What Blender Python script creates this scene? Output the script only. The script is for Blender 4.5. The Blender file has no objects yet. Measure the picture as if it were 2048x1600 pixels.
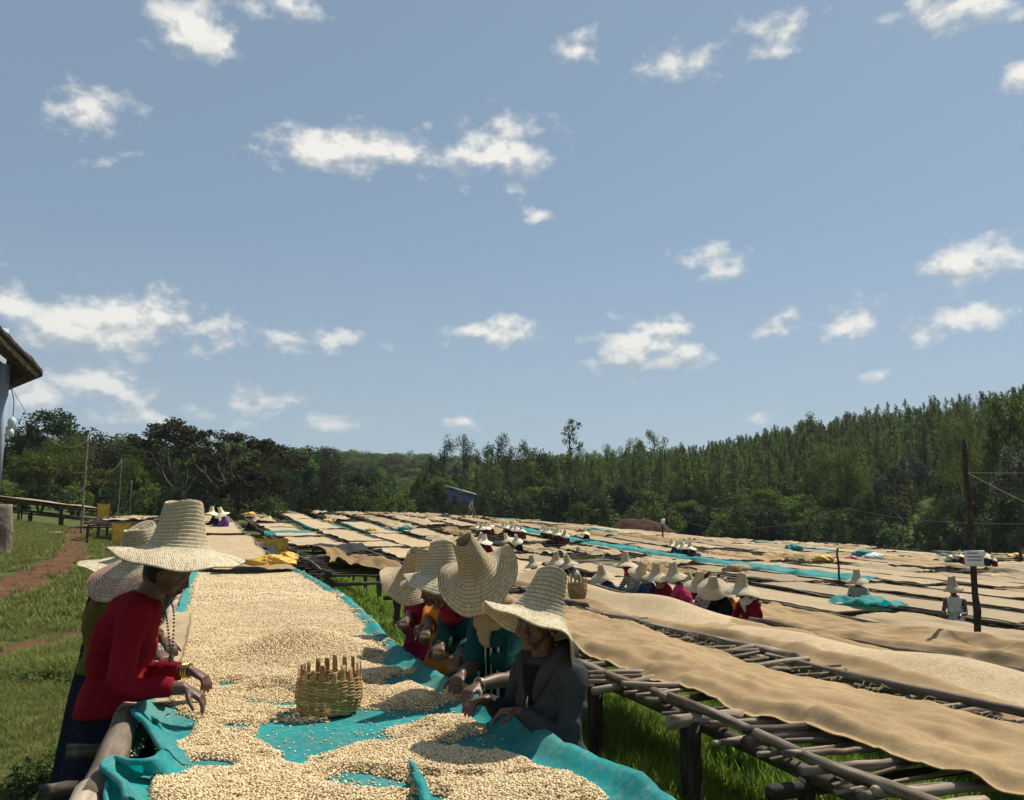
import bpy, bmesh, math, random
import numpy as np
from mathutils import Vector, Matrix
rng = np.random.default_rng(7); random.seed(7)
S = bpy.context.scene
COL = S.collection
R = math.radians

# ------------------------------------------------------------------ camera
F = 1664.0; PIT = R(8.0); CZ = 1.65
cam_d = bpy.data.cameras.new('camera'); cam = bpy.data.objects.new('camera', cam_d)
COL.objects.link(cam); S.camera = cam
cam.location = (0, 0, CZ); cam.rotation_euler = (R(90) + PIT, 0, 0)
cam_d.sensor_width = 36.0; cam_d.lens = F / 2048 * 36; cam_d.clip_end = 4000; cam_d.clip_start = .05

# ------------------------------------------------------------------ node helper
class NT:
    def __init__(s, tree): s.t = tree; s.nd = tree.nodes; s.lk = tree.links
    def __call__(s, typ, *ins, out=0, **kw):
        n = s.nd.new(typ)
        sock = {k[2:]: v for k, v in kw.items() if k.startswith('i_')}
        for k, v in kw.items():
            if not k.startswith('i_'): setattr(n, k, v)
        for i, v in enumerate(ins): s.set(n, i, v)
        for k, v in sock.items(): s.set(n, k.replace('_', ' '), v)
        n['o'] = 0
        return n
    def set(s, n, key, v):
        if v is None: return
        sk = n.inputs[key]
        if isinstance(v, bpy.types.Node): s.lk.new(v.outputs[0], sk)
        elif isinstance(v, bpy.types.NodeSocket): s.lk.new(v, sk)
        else:
            if hasattr(sk, 'default_value'):
                try:
                    if len(sk.default_value) == 4 and len(v) == 3: v = (*v, 1)
                except TypeError: pass
                sk.default_value = v
    def math(s, op, a, b=None, c=None, clamp=False):
        return s('ShaderNodeMath', a, b, c, operation=op, use_clamp=clamp)
    def vm(s, op, a, b=None): return s('ShaderNodeVectorMath', a, b, operation=op)
    def mix(s, f, a, b, mode='MIX'):
        n = s.nd.new('ShaderNodeMix'); n.data_type = 'RGBA'; n.blend_type = mode
        s.set(n, 0, f); s.set(n, 6, a); s.set(n, 7, b)
        return n.outputs[2]
    def ramp(s, f, stops, interp='LINEAR'):
        n = s.nd.new('ShaderNodeValToRGB'); cr = n.color_ramp; cr.interpolation = interp
        while len(cr.elements) < len(stops): cr.elements.new(.5)
        for e, (p, c) in zip(cr.elements, stops):
            e.position = p; e.color = (*c, 1) if len(c) == 3 else c
        s.set(n, 0, f); return n.outputs[0]
    def noise(s, vec, scale, detail=3, rough=.55, dist=0):
        return s('ShaderNodeTexNoise', vec, i_Scale=scale, i_Detail=detail, i_Roughness=rough, i_Distortion=dist)
    def mapr(s, v, a, b, c=0., d=1., smooth=False):
        n = s('ShaderNodeMapRange', v, a, b, c, d); n.clamp = True
        if smooth: n.interpolation_type = 'SMOOTHSTEP'
        return n

def pray(px, py):
    x = (px - 1024) / F; v = -(py - 800) / F
    return np.array([x, math.cos(PIT) - v * math.sin(PIT), math.sin(PIT) + v * math.cos(PIT)])

# ------------------------------------------------------------------ sun and sky
SUN_AZ, SUN_EL = R(46), R(55)          # to the right of straight ahead, high
sd = np.array([math.sin(SUN_AZ) * math.cos(SUN_EL), math.cos(SUN_AZ) * math.cos(SUN_EL), math.sin(SUN_EL)])
sun_d = bpy.data.lights.new('sun', 'SUN'); sun = bpy.data.objects.new('sun', sun_d); COL.objects.link(sun)
sun_d.energy = 5.0; sun_d.angle = R(.53); sun_d.color = (1, .94, .84)
sun.rotation_euler = Vector(-sd).to_track_quat('-Z', 'Y').to_euler()
sun.location = (20, 20, 40)

W = bpy.data.worlds.new('World'); S.world = W; W.use_nodes = True
W.node_tree.nodes.clear(); w = NT(W.node_tree)
sky = w('ShaderNodeTexSky', sky_type='NISHITA', sun_disc=False, sun_elevation=SUN_EL, sun_rotation=SUN_AZ,
        altitude=1800, air_density=1.0, dust_density=1.6, ozone_density=2.0)
tc = w('ShaderNodeTexCoord'); D = tc.outputs['Generated']
# cumulus: (centre x, y, half width, half height, weight), the ones in view, then more all round the sky
CL = [(400,62,95,66,1),(560,15,80,40,.65),(175,225,75,65,.55),(690,305,150,46,1),(830,318,90,40,1),(985,300,125,64,1.05),(1080,425,34,20,.85),
 (1145,100,36,28,.55),(1355,112,62,32,.48),(1560,72,95,38,.52),(1910,12,130,48,.95),(2040,150,34,36,.95),(1420,528,68,38,.66),
 (1945,512,108,46,1.),(210,652,250,72,.98),(600,682,130,28,.85),(40,612,70,48,.9),(190,770,95,52,.9),(985,665,100,34,.95),
 (1285,690,95,62,1.05),(1350,712,80,38,.9),(1570,642,52,24,.6),(1700,652,60,36,.72),(1830,667,50,24,.72),(1938,630,66,28,.66),
 (1735,750,50,18,.8),(510,805,66,28,.85),(700,846,80,18,.72),(930,842,48,16,.7),(1510,830,40,18,.75),(60,792,95,40,.8),
 (300,830,150,24,.6)]
cl = []
for (x, y, a, b, wt) in CL:
    d = pray(x, y); l = np.linalg.norm(d); cl.append((d / l, a / F / l, b / F / l, wt))
r2 = random.Random(3)
while len(cl) < len(CL) + 12:
    az = r2.uniform(-math.pi, math.pi); el = R(r2.uniform(4, 62))
    if abs(az) < R(38) and el < R(36): continue
    d = np.array([math.sin(az) * math.cos(el), math.cos(az) * math.cos(el), math.sin(el)])
    a = r2.uniform(.05, .13) * (.5 + el); cl.append((d, a, a * r2.uniform(.35, .6), r2.uniform(.75, 1)))
warp = w.noise(D, 9.0, 3, .6)
wv = w.vm('MULTIPLY_ADD', w.vm('SUBTRACT', warp.outputs[1], (.5, .5, .5)), (.03, .03, .03)); w.set(wv, 2, D)
field = None; bases = []
for d, a, b, wt in cl:
    f = Vector(d); r = f.cross(Vector((0, 0, 1))).normalized(); u = r.cross(f)
    rot = Matrix((r, f, u)).transposed().to_euler()
    mp = w('ShaderNodeMapping', wv, vector_type='TEXTURE', i_Location=tuple(d), i_Rotation=tuple(rot), i_Scale=(a * 1.18, .6, b * 1.16))
    ln = w('ShaderNodeVectorMath', mp, operation='LENGTH').outputs['Value']
    v = w.math('MULTIPLY_ADD', ln, -wt, wt)
    field = v if field is None else w.math('MAXIMUM', field, v)
    if wt >= .95 and len(bases) < 12:            # grey flat undersides of the bigger clouds
        lz = w.math('MULTIPLY', w.mapr(w('ShaderNodeSeparateXYZ', mp).outputs[2], .05, -.75, 0., 1., True), w.mapr(ln, 1.25, .7, 0., 1.)); bases.append(lz)
dd = w('ShaderNodeMapping', D, i_Scale=(1, 1, 1.5))
n1 = w.noise(dd, 23, 8, .54, .1)
n2 = w.noise(w.vm('ADD', dd, tuple(sd * .006 + np.array([0, 0, .014]))), 23, 4, .5, .1)
den = w.math('MULTIPLY_ADD', w.math('SUBTRACT', n1.outputs[0], .5), 2.6, field)
alpha = w.mapr(den, -.02, .88, 0, .98, True)
lit = w.math('ADD', w.math('MULTIPLY_ADD', w.math('SUBTRACT', n1.outputs[0], n2.outputs[0]), 3.4, .52), w.math('MULTIPLY', w.math('MAXIMUM', field, 0.), .35), clamp=True)
bs_ = bases[0]
for b_ in bases[1:]: bs_ = w.math('MAXIMUM', bs_, b_)
lit = w.math('MULTIPLY_ADD', bs_, -.55, lit, clamp=True)
ccol = w.ramp(lit, [(.0, (4.3, 4.9, 5.4)), (.42, (6.4, 6.7, 6.7)), (.8, (9.2, 9.0, 8.5))])
SKYK = .078
skyc = w.mix(1., sky, (1.0, 1.13, 1.08, 1), 'MULTIPLY')
veil = w.mix(.55, w('ShaderNodeHueSaturation', i_Color=skyc, i_Saturation=.80, i_Value=1.12).outputs[0], (2.65, 3.65, 4.75, 1))     # thin even high haze over the whole sky
alpha = w.math('MULTIPLY', alpha, w.mapr(w('ShaderNodeSeparateXYZ', D).outputs[2], .02, .24, .55, 1.))     # low clouds sink into the haze
veil = w.mix(w.mapr(w('ShaderNodeSeparateXYZ', D).outputs[2], -.02, .32, .55, 0.), veil, (4.3, 4.85, 5.15, 1))     # paler towards the horizon
skyc2 = w.mix(alpha, veil, ccol)
bg = w('ShaderNodeBackground', skyc2, SKYK)
wo = w('ShaderNodeOutputWorld', bg)
W.cycles.sampling_method = 'MANUAL'; W.cycles.sample_map_resolution = 512

S.view_settings.view_transform = 'Standard'; S.view_settings.look = 'None'
S.view_settings.exposure = 0.34; S.view_settings.gamma = 1; S.view_settings.use_curve_mapping = False
S.render.engine = 'CYCLES'
S.cycles.max_bounces = 5; S.cycles.diffuse_bounces = 2; S.cycles.glossy_bounces = 2; S.cycles.transparent_max_bounces = 8
S.cycles.transmission_bounces = 4; S.cycles.volume_bounces = 0; S.cycles.use_adaptive_sampling = True; S.cycles.adaptive_threshold = .02
S.cycles.use_denoising = True
S.cycles.caustics_reflective = False; S.cycles.caustics_refractive = False

# ------------------------------------------------------------------ geometry helpers
def vnoise(x, y, seed=0):
    x = np.asarray(x, float); y = np.asarray(y, float)
    xi = np.floor(x).astype(np.int64); yi = np.floor(y).astype(np.int64)
    fx = x - xi; fy = y - yi; fx = fx * fx * (3 - 2 * fx); fy = fy * fy * (3 - 2 * fy)
    def h(a, b):
        n = (a * 374761393 + b * 668265263 + seed * 974634777) & 0xffffffff
        n = ((n ^ (n >> 13)) * 1274126177) & 0xffffffff
        return ((n ^ (n >> 16)) & 0xffff) / 65535.0
    return (h(xi, yi) * (1 - fx) + h(xi + 1, yi) * fx) * (1 - fy) + (h(xi, yi + 1) * (1 - fx) + h(xi + 1, yi + 1) * fx) * fy
def fbm(x, y, seed=0, o=4):
    a = .5; s = 0; t = 0
    for i in range(o):
        s = s + a * vnoise(np.asarray(x) * 2 ** i, np.asarray(y) * 2 ** i, seed + i * 17); t += a; a *= .5
    return s / t - .5
def sm(x, a, b):
    t = np.clip((np.asarray(x, float) - a) / (b - a), 0, 1); return t * t * (3 - 2 * t)

def mesh(name, V, Fc, uv=None, smooth=True):
    me = bpy.data.meshes.new(name); V = np.asarray(V, np.float32)
    if isinstance(Fc, np.ndarray): groups = [Fc]
    else: groups = [np.asarray(f) for f in Fc] if len(Fc) and isinstance(Fc[0], np.ndarray) and np.asarray(Fc[0]).ndim == 2 else None
    if groups is None:
        me.from_pydata(V.tolist(), [], [list(map(int, f)) for f in Fc])
    else:
        me.vertices.add(len(V)); me.vertices.foreach_set('co', V.ravel())
        tot = np.concatenate([np.full(len(gp), gp.shape[1]) for gp in groups]).astype(np.int32)
        loops = np.concatenate([gp.ravel() for gp in groups]).astype(np.int32)
        me.loops.add(len(loops)); me.loops.foreach_set('vertex_index', loops)
        me.polygons.add(len(tot)); me.polygons.foreach_set('loop_start', np.concatenate([[0], np.cumsum(tot)[:-1]]).astype(np.int32))
        me.polygons.foreach_set('loop_total', tot)
    me.update(calc_edges=True)
    if uv is not None:
        ul = me.uv_layers.new(name='UVMap'); li = np.empty(len(me.loops), np.int32); me.loops.foreach_get('vertex_index', li)
        ul.data.foreach_set('uv', np.asarray(uv, np.float32)[li].ravel())
    if smooth: me.polygons.foreach_set('use_smooth', np.ones(len(me.polygons), bool))
    me.update(); return me
def link(name, me, mat=None, parent=None, loc=None, rot=None, scale=None):
    o = bpy.data.objects.new(name, me); COL.objects.link(o)
    if mat is not None and me is not None:
        if not me.materials: me.materials.append(mat)
        elif me.materials[0] is not mat:
            o.material_slots[0].link = 'OBJECT'; o.material_slots[0].material = mat
    if parent is not None: o.parent = parent
    if loc is not None: o.location = loc
    if rot is not None: o.rotation_euler = rot
    if scale is not None: o.scale = scale
    return o
def obj(name, V, Fc, mat, parent=None, uv=None, smooth=True):
    """vertices in world space; stored relative to the parent's base"""
    V = np.asarray(V, float)
    if parent is not None: return link(name, mesh(name, V - np.array(parent.location), Fc, uv, smooth), mat, parent)
    c = np.array([V[:, 0].mean(), V[:, 1].mean(), V[:, 2].min()])
    return link(name, mesh(name, V - c, Fc, uv, smooth), mat, None, c)
def objrot(name, V, Fc, mat, parent, ang):
    """like obj, but the mesh's own X axis points along ang, so that wood grain follows it"""
    V = np.asarray(V, float) - np.array(parent.location); c, s_ = math.cos(ang), math.sin(ang)
    Vl = np.stack([V[:, 0] * c + V[:, 1] * s_, -V[:, 0] * s_ + V[:, 1] * c, V[:, 2]], 1)
    return link(name, mesh(name, Vl, Fc), mat, parent, None, (0, 0, ang))
def empty(name, loc, rz=0):
    o = bpy.data.objects.new(name, None); COL.objects.link(o); o.location = loc; o.rotation_euler = (0, 0, rz)
    o.empty_display_size = .2; return o
def tag(o, label=None, cat=None, group=None, kind=None):
    if label: o['label'] = label
    if cat: o['category'] = cat
    if group: o['group'] = group
    if kind: o['kind'] = kind
    return o
class MB:
    def __init__(s): s.V = []; s.F = []; s.n = 0
    def add(s, V, Fc):
        V = np.asarray(V, float)
        for f in (Fc if isinstance(Fc, list) else [Fc]): s.F.append(np.asarray(f) + s.n)
        s.V.append(V); s.n += len(V); return s
    def get(s):
        V = np.concatenate(s.V); out = {}
        for f in s.F: out.setdefault(f.shape[1], []).append(f)
        return V, [np.concatenate(v) for v in out.values()]
    def obj(s, name, mat, parent=None, smooth=True):
        V, Fc = s.get(); return obj(name, V, Fc, mat, parent, smooth=smooth)
    def mesh(s, name, smooth=True):
        V, Fc = s.get(); return mesh(name, V, Fc, smooth=smooth)

def tube(P, rad, k=8, flat=None, caps=True, twist=0):
    """tube round a polyline; rad scalar, (n,) or (n,2)"""
    P = np.asarray(P, float); n = len(P); rad = np.asarray(rad, float)
    if rad.ndim == 0: rad = np.full((n, 2), float(rad))
    elif rad.ndim == 1: rad = np.stack([rad, rad], 1)
    T = np.gradient(P, axis=0); T /= np.linalg.norm(T, axis=1)[:, None] + 1e-12
    ref = np.array([0, 0, 1.]) if abs(T[0, 2]) < .9 else np.array([0, 1., 0])
    if flat is not None: ref = np.asarray(flat, float)
    A = np.zeros((n, 3)); a = np.cross(T[0], ref); a /= np.linalg.norm(a) + 1e-12
    for i in range(n):
        a = a - T[i] * a.dot(T[i]); a /= np.linalg.norm(a) + 1e-12; A[i] = a
    B = np.cross(A, T)
    th = np.linspace(0, 2 * np.pi, k, endpoint=False) + twist
    V = P[:, None] + A[:, None] * (np.cos(th)[None, :, None] * rad[:, 0][:, None, None]) + B[:, None] * (np.sin(th)[None, :, None] * rad[:, 1][:, None, None])
    V = V.reshape(-1, 3)
    i = np.arange(n - 1)[:, None] * k; j = np.arange(k)[None]; j2 = (j + 1) % k
    Q = np.stack([i + j, i + k + j, i + k + j2, i + j2], -1).reshape(-1, 4)
    Fs = [Q]
    if caps:
        V = np.concatenate([V, P[:1], P[-1:]]); c0 = n * k
        jj = np.arange(k); j2 = (jj + 1) % k
        Fs.append(np.concatenate([np.stack([jj, j2, np.full(k, c0)], 1), np.stack([(n - 1) * k + j2, (n - 1) * k + jj, np.full(k, c0 + 1)], 1)]))
    return V, Fs
def box(c, s, M=None):
    c = np.asarray(c, float); s = np.asarray(s, float) / 2
    V = np.array([[x, y, z] for x in (-1, 1) for y in (-1, 1) for z in (-1, 1)], float) * s
    if M is not None: V = V @ np.asarray(M).T
    return V + c, np.array([[0, 1, 3, 2], [4, 6, 7, 5], [0, 4, 5, 1], [2, 3, 7, 6], [0, 2, 6, 4], [1, 5, 7, 3]])
def gridf(nu, nv, wrap=False):
    i = np.arange(nu - 1)[:, None]; j = np.arange(nv if wrap else nv - 1)[None]; j2 = (j + 1) % nv
    return np.stack([i * nv + j, (i + 1) * nv + j, (i + 1) * nv + j2, i * nv + j2], -1).reshape(-1, 4)
def ball(c, r, M=None, nu=10, nv=14):
    u = np.linspace(0, np.pi, nu); v = np.linspace(0, 2 * np.pi, nv, endpoint=False)
    V = np.stack([np.sin(u)[:, None] * np.cos(v)[None], np.sin(u)[:, None] * np.sin(v)[None], np.cos(u)[:, None] + 0 * v[None]], -1).reshape(-1, 3)
    V = V * np.asarray(r, float)
    if M is not None: V = V @ np.asarray(M).T
    return V + np.asarray(c, float), gridf(nu, nv, True)

def spline(P, n):
    P = np.asarray(P, float); u = np.linspace(0, len(P) - 1, n); i = np.clip(np.floor(u).astype(int), 0, len(P) - 2); f = (u - i)[:, None]
    p0 = P[np.maximum(i - 1, 0)]; p1 = P[i]; p2 = P[i + 1]; p3 = P[np.minimum(i + 2, len(P) - 1)]
    return .5 * (2 * p1 + (p2 - p0) * f + (2 * p0 - 5 * p1 + 4 * p2 - p3) * f ** 2 + (3 * p1 - p0 - 3 * p2 + p3) * f ** 3)

# ------------------------------------------------------------------ terrain
AX = R(19.5); SA, CA = math.sin(AX), math.cos(AX); SA0, CA0 = SA, CA
def ST(x, y): return -SA0 * x + CA0 * y, CA0 * x + SA0 * y
def XY(s, t): return -SA * s + CA * t, CA * s + SA * t
def field_z(x, y):
    s, t = ST(x, y)
    near = np.interp(t, [-60, 1., 1.6, 7, 12.5, 48, 90], [0, 0, -.06, -.75, -1.15, -2.7, -3.2])
    far = np.interp(t, [-60, 1, 7, 21, 32, 45, 60, 90], [0, 0, 0, -.35, -1.15, -2.4, -3., -3.5])
    k = sm(s, 30, 75); ri = np.interp(s, [-20, 11, 80, 200], [0, 0, 1.35, 1.6])
    le = np.interp(t, [-40, -12, -1.5, 200], [1.3, 1.3, 0, 0]) * np.clip((s - 8) / 14, 0, 1)
    return near * (1 - k) + far * k + ri + le
def G(x, y):
    x = np.asarray(x, float); y = np.asarray(y, float)
    r = np.hypot(x, y); az = np.degrees(np.arctan2(x, y))
    z = field_z(x, y)
    zr = np.interp(az, [-180, -90, -6, -1, 5, 13, 20, 31.6, 45, 90, 180], [6, 2, 0, 3, 7, 10.5, 14, 19, 24, 16, 6])
    hill = zr * sm(r, 88, 185)
    val = -3.5 * sm(r, 92, 150) * np.interp(az, [-70, -50, -4, 3], [0, 1, 1, 0])
    hl = 20.5 * sm(r, 170, 345) * np.interp(az, [-90, -30, -19, -13, -6, 4], [.45, .5, .55, .95, 1, 0.3])
    k = sm(r, 95, 130); z = z * (1 - k) + k * np.clip(z, -3, 2)
    return z + hill + val + hl + .05 * fbm(x * .35, y * .35, 5) * sm(r, 1, 8)
def hit(px, py, h=.85, near=1):
    d = pray(px, py); ts = np.linspace(near, 150, 20000); P = np.array([0, 0, CZ]) + ts[:, None] * d
    f = P[:, 2] - (G(P[:, 0], P[:, 1]) + h); i = int(np.argmax(f < 0)); return P[i]
def hitz(px, py, z):
    d = pray(px, py); t = (z - CZ) / d[2]; return np.array([0, 0, CZ]) + d * t
def at(px, py, dist):
    """point on the sight line of a pixel at ground distance dist"""
    d = pray(px, py); return np.array([0, 0, CZ]) + d * dist / math.hypot(d[0], d[1])
def gz(x, y): return float(G(x, y))
# ------------------------------------------------------------------ materials
def newmat(name):
    m = bpy.data.materials.new(name); m.use_nodes = True; m.node_tree.nodes.clear(); t = NT(m.node_tree)
    return m, t
def finish(t, col, rough=.8, bump=None, bstr=.3, bdist=.01, spec=.25, trans=0., tcol=None, alpha=None, sheen=0):
    b = t('ShaderNodeBsdfPrincipled', i_Roughness=rough)
    t.set(b, 'Base Color', col); t.set(b, 'Specular IOR Level', spec)
    if sheen: t.set(b, 'Sheen Weight', sheen)
    if bump is not None:
        bp = t('ShaderNodeBump', i_Strength=bstr, i_Distance=bdist); t.set(bp, 'Height', bump); t.set(b, 'Normal', bp)
    sh = b
    if trans:
        tr = t('ShaderNodeBsdfTranslucent'); t.set(tr, 0, tcol if tcol is not None else col)
        sh = t('ShaderNodeMixShader', trans, b, tr)
    if alpha is not None:
        sh = t('ShaderNodeMixShader', alpha, t('ShaderNodeBsdfTransparent'), sh)
    t('ShaderNodeOutputMaterial', sh); return b
def simple(name, c, var=.25, scale=8., stretch=(1, 1, 1), rough=.8, bs=60., bstr=.25, bdist=.005, spec=.2, orand=0., sheen=0, detail=4, c2=None):
    m, t = newmat(name); tc = t('ShaderNodeTexCoord')
    mp = t('ShaderNodeMapping', tc.outputs['Object'], i_Scale=stretch)
    n = t.noise(mp, scale, detail); c = np.array(c); lo = c * (1 - var); hi = np.clip(c * (1 + var), 0, 1)
    if c2 is not None: lo, hi = np.array(c2), c
    col = t.ramp(n, [(.3, tuple(lo)), (.7, tuple(hi))])
    if orand:
        oi = t('ShaderNodeObjectInfo'); v = t.mapr(oi.outputs['Random'], 0, 1, 1 - orand, 1 + orand)
        col = t('ShaderNodeHueSaturation', i_Value=v, i_Color=col).outputs[0]
    nb = t.noise(mp, bs, 3)
    finish(t, col, rough, nb, bstr, bdist, spec, sheen=sheen); return m

def wood_mat(name, c1, c2, c3):
    m, t = newmat(name); tc = t('ShaderNodeTexCoord'); oi = t('ShaderNodeObjectInfo')
    v = t.vm('ADD', tc.outputs['Object'], t('ShaderNodeCombineXYZ', t.math('MULTIPLY', oi.outputs['Random'], 37.), 0., 0.))
    mp = t('ShaderNodeMapping', v, i_Scale=(1.2, 14, 14))
    n = t.noise(mp, 2.2, 6, .6); big = t.noise(v, 3., 3)
    col = t.ramp(n, [(.28, c1), (.5, c2), (.72, c3)])
    col = t.mix(t.mapr(big, .35, .7, 0., .55), col, c1)
    vv = t.mapr(oi.outputs['Random'], 0, 1, .6, 1.35)
    col = t('ShaderNodeHueSaturation', i_Value=vv, i_Color=col).outputs[0]
    cr = t.noise(t('ShaderNodeMapping', v, i_Scale=(.8, 30, 30)), 3., 4, .7)
    finish(t, col, .85, cr, .6, .004, .15); return m
M = {}
# slat and rail meshes run along their own X axis, so the grain does too
M['pole'] = wood_mat('weathered_pole', (.06, .042, .03), (.20, .152, .11), (.44, .37, .29))
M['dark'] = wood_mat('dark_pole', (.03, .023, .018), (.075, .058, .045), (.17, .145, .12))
M['log'] = wood_mat('bleached_log', (.10, .072, .05), (.30, .235, .17), (.46, .38, .29))

def burlap(name, c, dark):
    m, t = newmat(name); tc = t('ShaderNodeTexCoord'); oi = t('ShaderNodeObjectInfo'); O = tc.outputs['Object']
    n = t.noise(O, 1.6, 5, .6); n2 = t.noise(O, 14., 3)
    col = t.ramp(n, [(.3, dark), (.62, c)])
    col = t.mix(t.mapr(n2, .35, .7, 0., .35), col, tuple(np.array(c) * .75))
    v = t.mapr(oi.outputs['Random'], 0, 1, .82, 1.12); col = t('ShaderNodeHueSaturation', i_Value=v, i_Color=col).outputs[0]
    wx = t('ShaderNodeTexWave', O, bands_direction='X', i_Scale=60., i_Distortion=1.2, i_Detail=2.)
    wy = t('ShaderNodeTexWave', O, bands_direction='Y', i_Scale=60., i_Distortion=1.2, i_Detail=2.)
    weave = t.math('ADD', wx.outputs[1], wy.outputs[1])
    col = t.mix(t.mapr(weave, .3, 1.6, .22, 0.), col, tuple(np.array(dark) * .6))
    st = t.noise(O, 3.2, 6, .72); col = t.mix(t.mapr(st, .48, .70, 0., .62), col, tuple(np.array(dark) * .7))
    cr = t.noise(t('ShaderNodeMapping', O, i_Rotation=(0, 0, .6), i_Scale=(1, 2.6, 1)), 7., 5, .65, .6)
    fb = t.noise(O, 55., 3, .8); col = t.mix(t.mapr(fb, .42, .68, 0., .38), col, tuple(np.array(dark) * .62))
    h = t.math('MULTIPLY_ADD', cr, 9., t.math('MULTIPLY_ADD', n2, 1.5, weave))
    finish(t, col, .95, h, .35, .004, .05, trans=.08); return m
M['burlap'] = burlap('burlap_weave', (.55, .39, .215), (.38, .255, .13))
M['burlap2'] = burlap('pale_burlap_weave', (.58, .45, .285), (.42, .31, .18))
M['burlap3'] = burlap('brown_burlap_weave', (.46, .31, .16), (.30, .195, .095))

def net(name, c, c2):
    m, t = newmat(name); tc = t('ShaderNodeTexCoord'); O = tc.outputs['Object']
    n = t.noise(O, 3., 4); col = t.ramp(n, [(.3, c2), (.7, c)])
    st = t.noise(t('ShaderNodeMapping', O, i_Scale=(1, 1, 1)), 34., 4, .65)
    col = t.mix(t.mapr(st, .48, .72, 0., .5), col, (.26, .36, .30))
    du = t.noise(O, 2.2, 5, .7); col = t.mix(t.mapr(du, .48, .75, 0., .45), col, (.30, .30, .22))
    wx = t('ShaderNodeTexWave', O, bands_direction='X', i_Scale=70., i_Distortion=2.)
    wy = t('ShaderNodeTexWave', O, bands_direction='Y', i_Scale=70., i_Distortion=2.)
    wv = t.math('ADD', wx.outputs[1], wy.outputs[1])
    finish(t, col, .7, wv, .35, .003, .2, trans=.25, tcol=(.0, .40, .38, 1)); return m
M['teal'] = net('teal_shade_net', (.008, .34, .33), (.018, .22, .225))
M['blacknet'] = simple('black_net', (.022, .024, .024), .5, 9, rough=.9)
M['yellow'] = simple('yellow_plastic', (.66, .38, .05), .35, 10, rough=.5, bs=22, bstr=.8, bdist=.03, spec=.25)

def bean_mat(name, fine, vr=(.60, .98)):
    m, t = newmat(name); tc = t('ShaderNodeTexCoord'); O = tc.outputs['Object']
    if fine:
        oi = t('ShaderNodeObjectInfo')
        col = t.ramp(oi.outputs['Random'], [(0, (.34, .21, .09)), (.12, (.56, .40, .205)), (.5, (.69, .525, .29)), (1, (.79, .64, .395))])
        finish(t, col, .55, t.noise(O, 300., 2), .1, .001, .3)
    else:
        vo = t('ShaderNodeTexVoronoi', O, i_Scale=85., i_Randomness=1.); vo.feature = 'F1'
        n = t.noise(O, 1.3, 4); nn = t.noise(O, 26., 3, .7); n5 = t.noise(O, 7., 4, .7)
        col = t.mix(.4, t.ramp(t('ShaderNodeSeparateColor', vo.outputs['Color']).outputs[0], [(0, (.32, .22, .11)), (.3, (.50, .37, .21)), (1, (.68, .54, .34))]), t.ramp(nn, [(.3, (.34, .24, .13)), (.65, (.66, .52, .32))]))
        col = t.mix(t.mapr(n, .35, .65, 0., .5), col, (.42, .31, .18))
        col = t.mix(t.mapr(n5, .38, .66, .45, 0.), col, (.34, .24, .13))
        oi = t('ShaderNodeObjectInfo'); vv = t.mapr(oi.outputs['Random'], 0, 1, *vr); col = t('ShaderNodeHueSaturation', i_Value=vv, i_Color=col).outputs[0]
        h = t.math('MULTIPLY_ADD', nn, 1.2, t.math('MULTIPLY', vo.outputs['Distance'], -1.4))
        finish(t, col, .75, h, .6, .010, .15)
    return m
M['bean'] = bean_mat('parchment_bean', True); M['beans'] = bean_mat('parchment_layer', False); M['beans_pale'] = bean_mat('pale_parchment_layer', False, (.98, 1.04))

def ground_mat():
    m, t = newmat('grass_soil'); tc = t('ShaderNodeTexCoord'); O = tc.outputs['Object']
    n = t.noise(O, .35, 5, .6); n2 = t.noise(O, 5., 4, .65); n3 = t.noise(O, 40., 3)
    g1 = t.ramp(n2, [(.3, (.035, .055, .014)), (.55, (.075, .10, .026)), (.75, (.13, .135, .045))])
    g2 = t.mix(t.mapr(n, .42, .66, 0., .75), g1, (.115, .095, .045))
    finish(t, g2, .95, n3, .8, .03, .05); return m
M['ground'] = ground_mat()
M['bed_floor'] = simple('packed_beans', (.46, .345, .20), .3, 60, rough=.8, bs=110, bstr=.5, bdist=.006)
M['soil'] = simple('red_soil', (.135, .068, .042), .45, 3.5, rough=.95, bs=35, bstr=.7, bdist=.02, spec=.05, c2=(.085, .042, .024))
M['mound'] = simple('dug_soil', (.085, .045, .028), .5, 2., rough=.95, bs=9, bstr=.9, bdist=.15, spec=.05)

def leaf(name, c1, c2, c3, rough=.45, tr=.36, dry=None):
    m, t = newmat(name); ge = t('ShaderNodeNewGeometry'); oi = t('ShaderNodeObjectInfo')
    r = ge.outputs['Random Per Island']
    col = t.ramp(r, [(0, c1), (.5, c2), (1, c3)] if dry is None else [(0, c1), (.45, c2), (.88, c3), (1, dry)])
    v = t.mapr(oi.outputs['Random'], 0, 1, .7, 1.3); h = t.mapr(oi.outputs['Random'], 0, 1, .485, .515)
    col = t('ShaderNodeHueSaturation', i_Hue=h, i_Value=v, i_Color=col).outputs[0]
    b = finish(t, col, max(rough, .6), None, spec=.06, trans=tr); return m
M['lf_euc'] = leaf('eucalyptus_leaf', (.050, .082, .016), (.105, .155, .030), (.195, .235, .048))
M['lf_dark'] = leaf('dark_leaf', (.018, .032, .013), (.036, .058, .022), (.066, .092, .034), tr=.25)
M['lf_olive'] = leaf('olive_leaf', (.046, .066, .015), (.095, .125, .028), (.175, .195, .045))
M['lf_brown'] = leaf('dusky_leaf', (.022, .024, .012), (.042, .044, .020), (.075, .070, .034), tr=.2)
M['lf_bright'] = leaf('bright_leaf', (.045, .075, .014), (.085, .13, .026), (.15, .19, .045), tr=.35)
M['lf_silver'] = leaf('silver_leaf', (.05, .058, .04), (.11, .12, .085), (.2, .205, .155), tr=.15, rough=.35)
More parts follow.
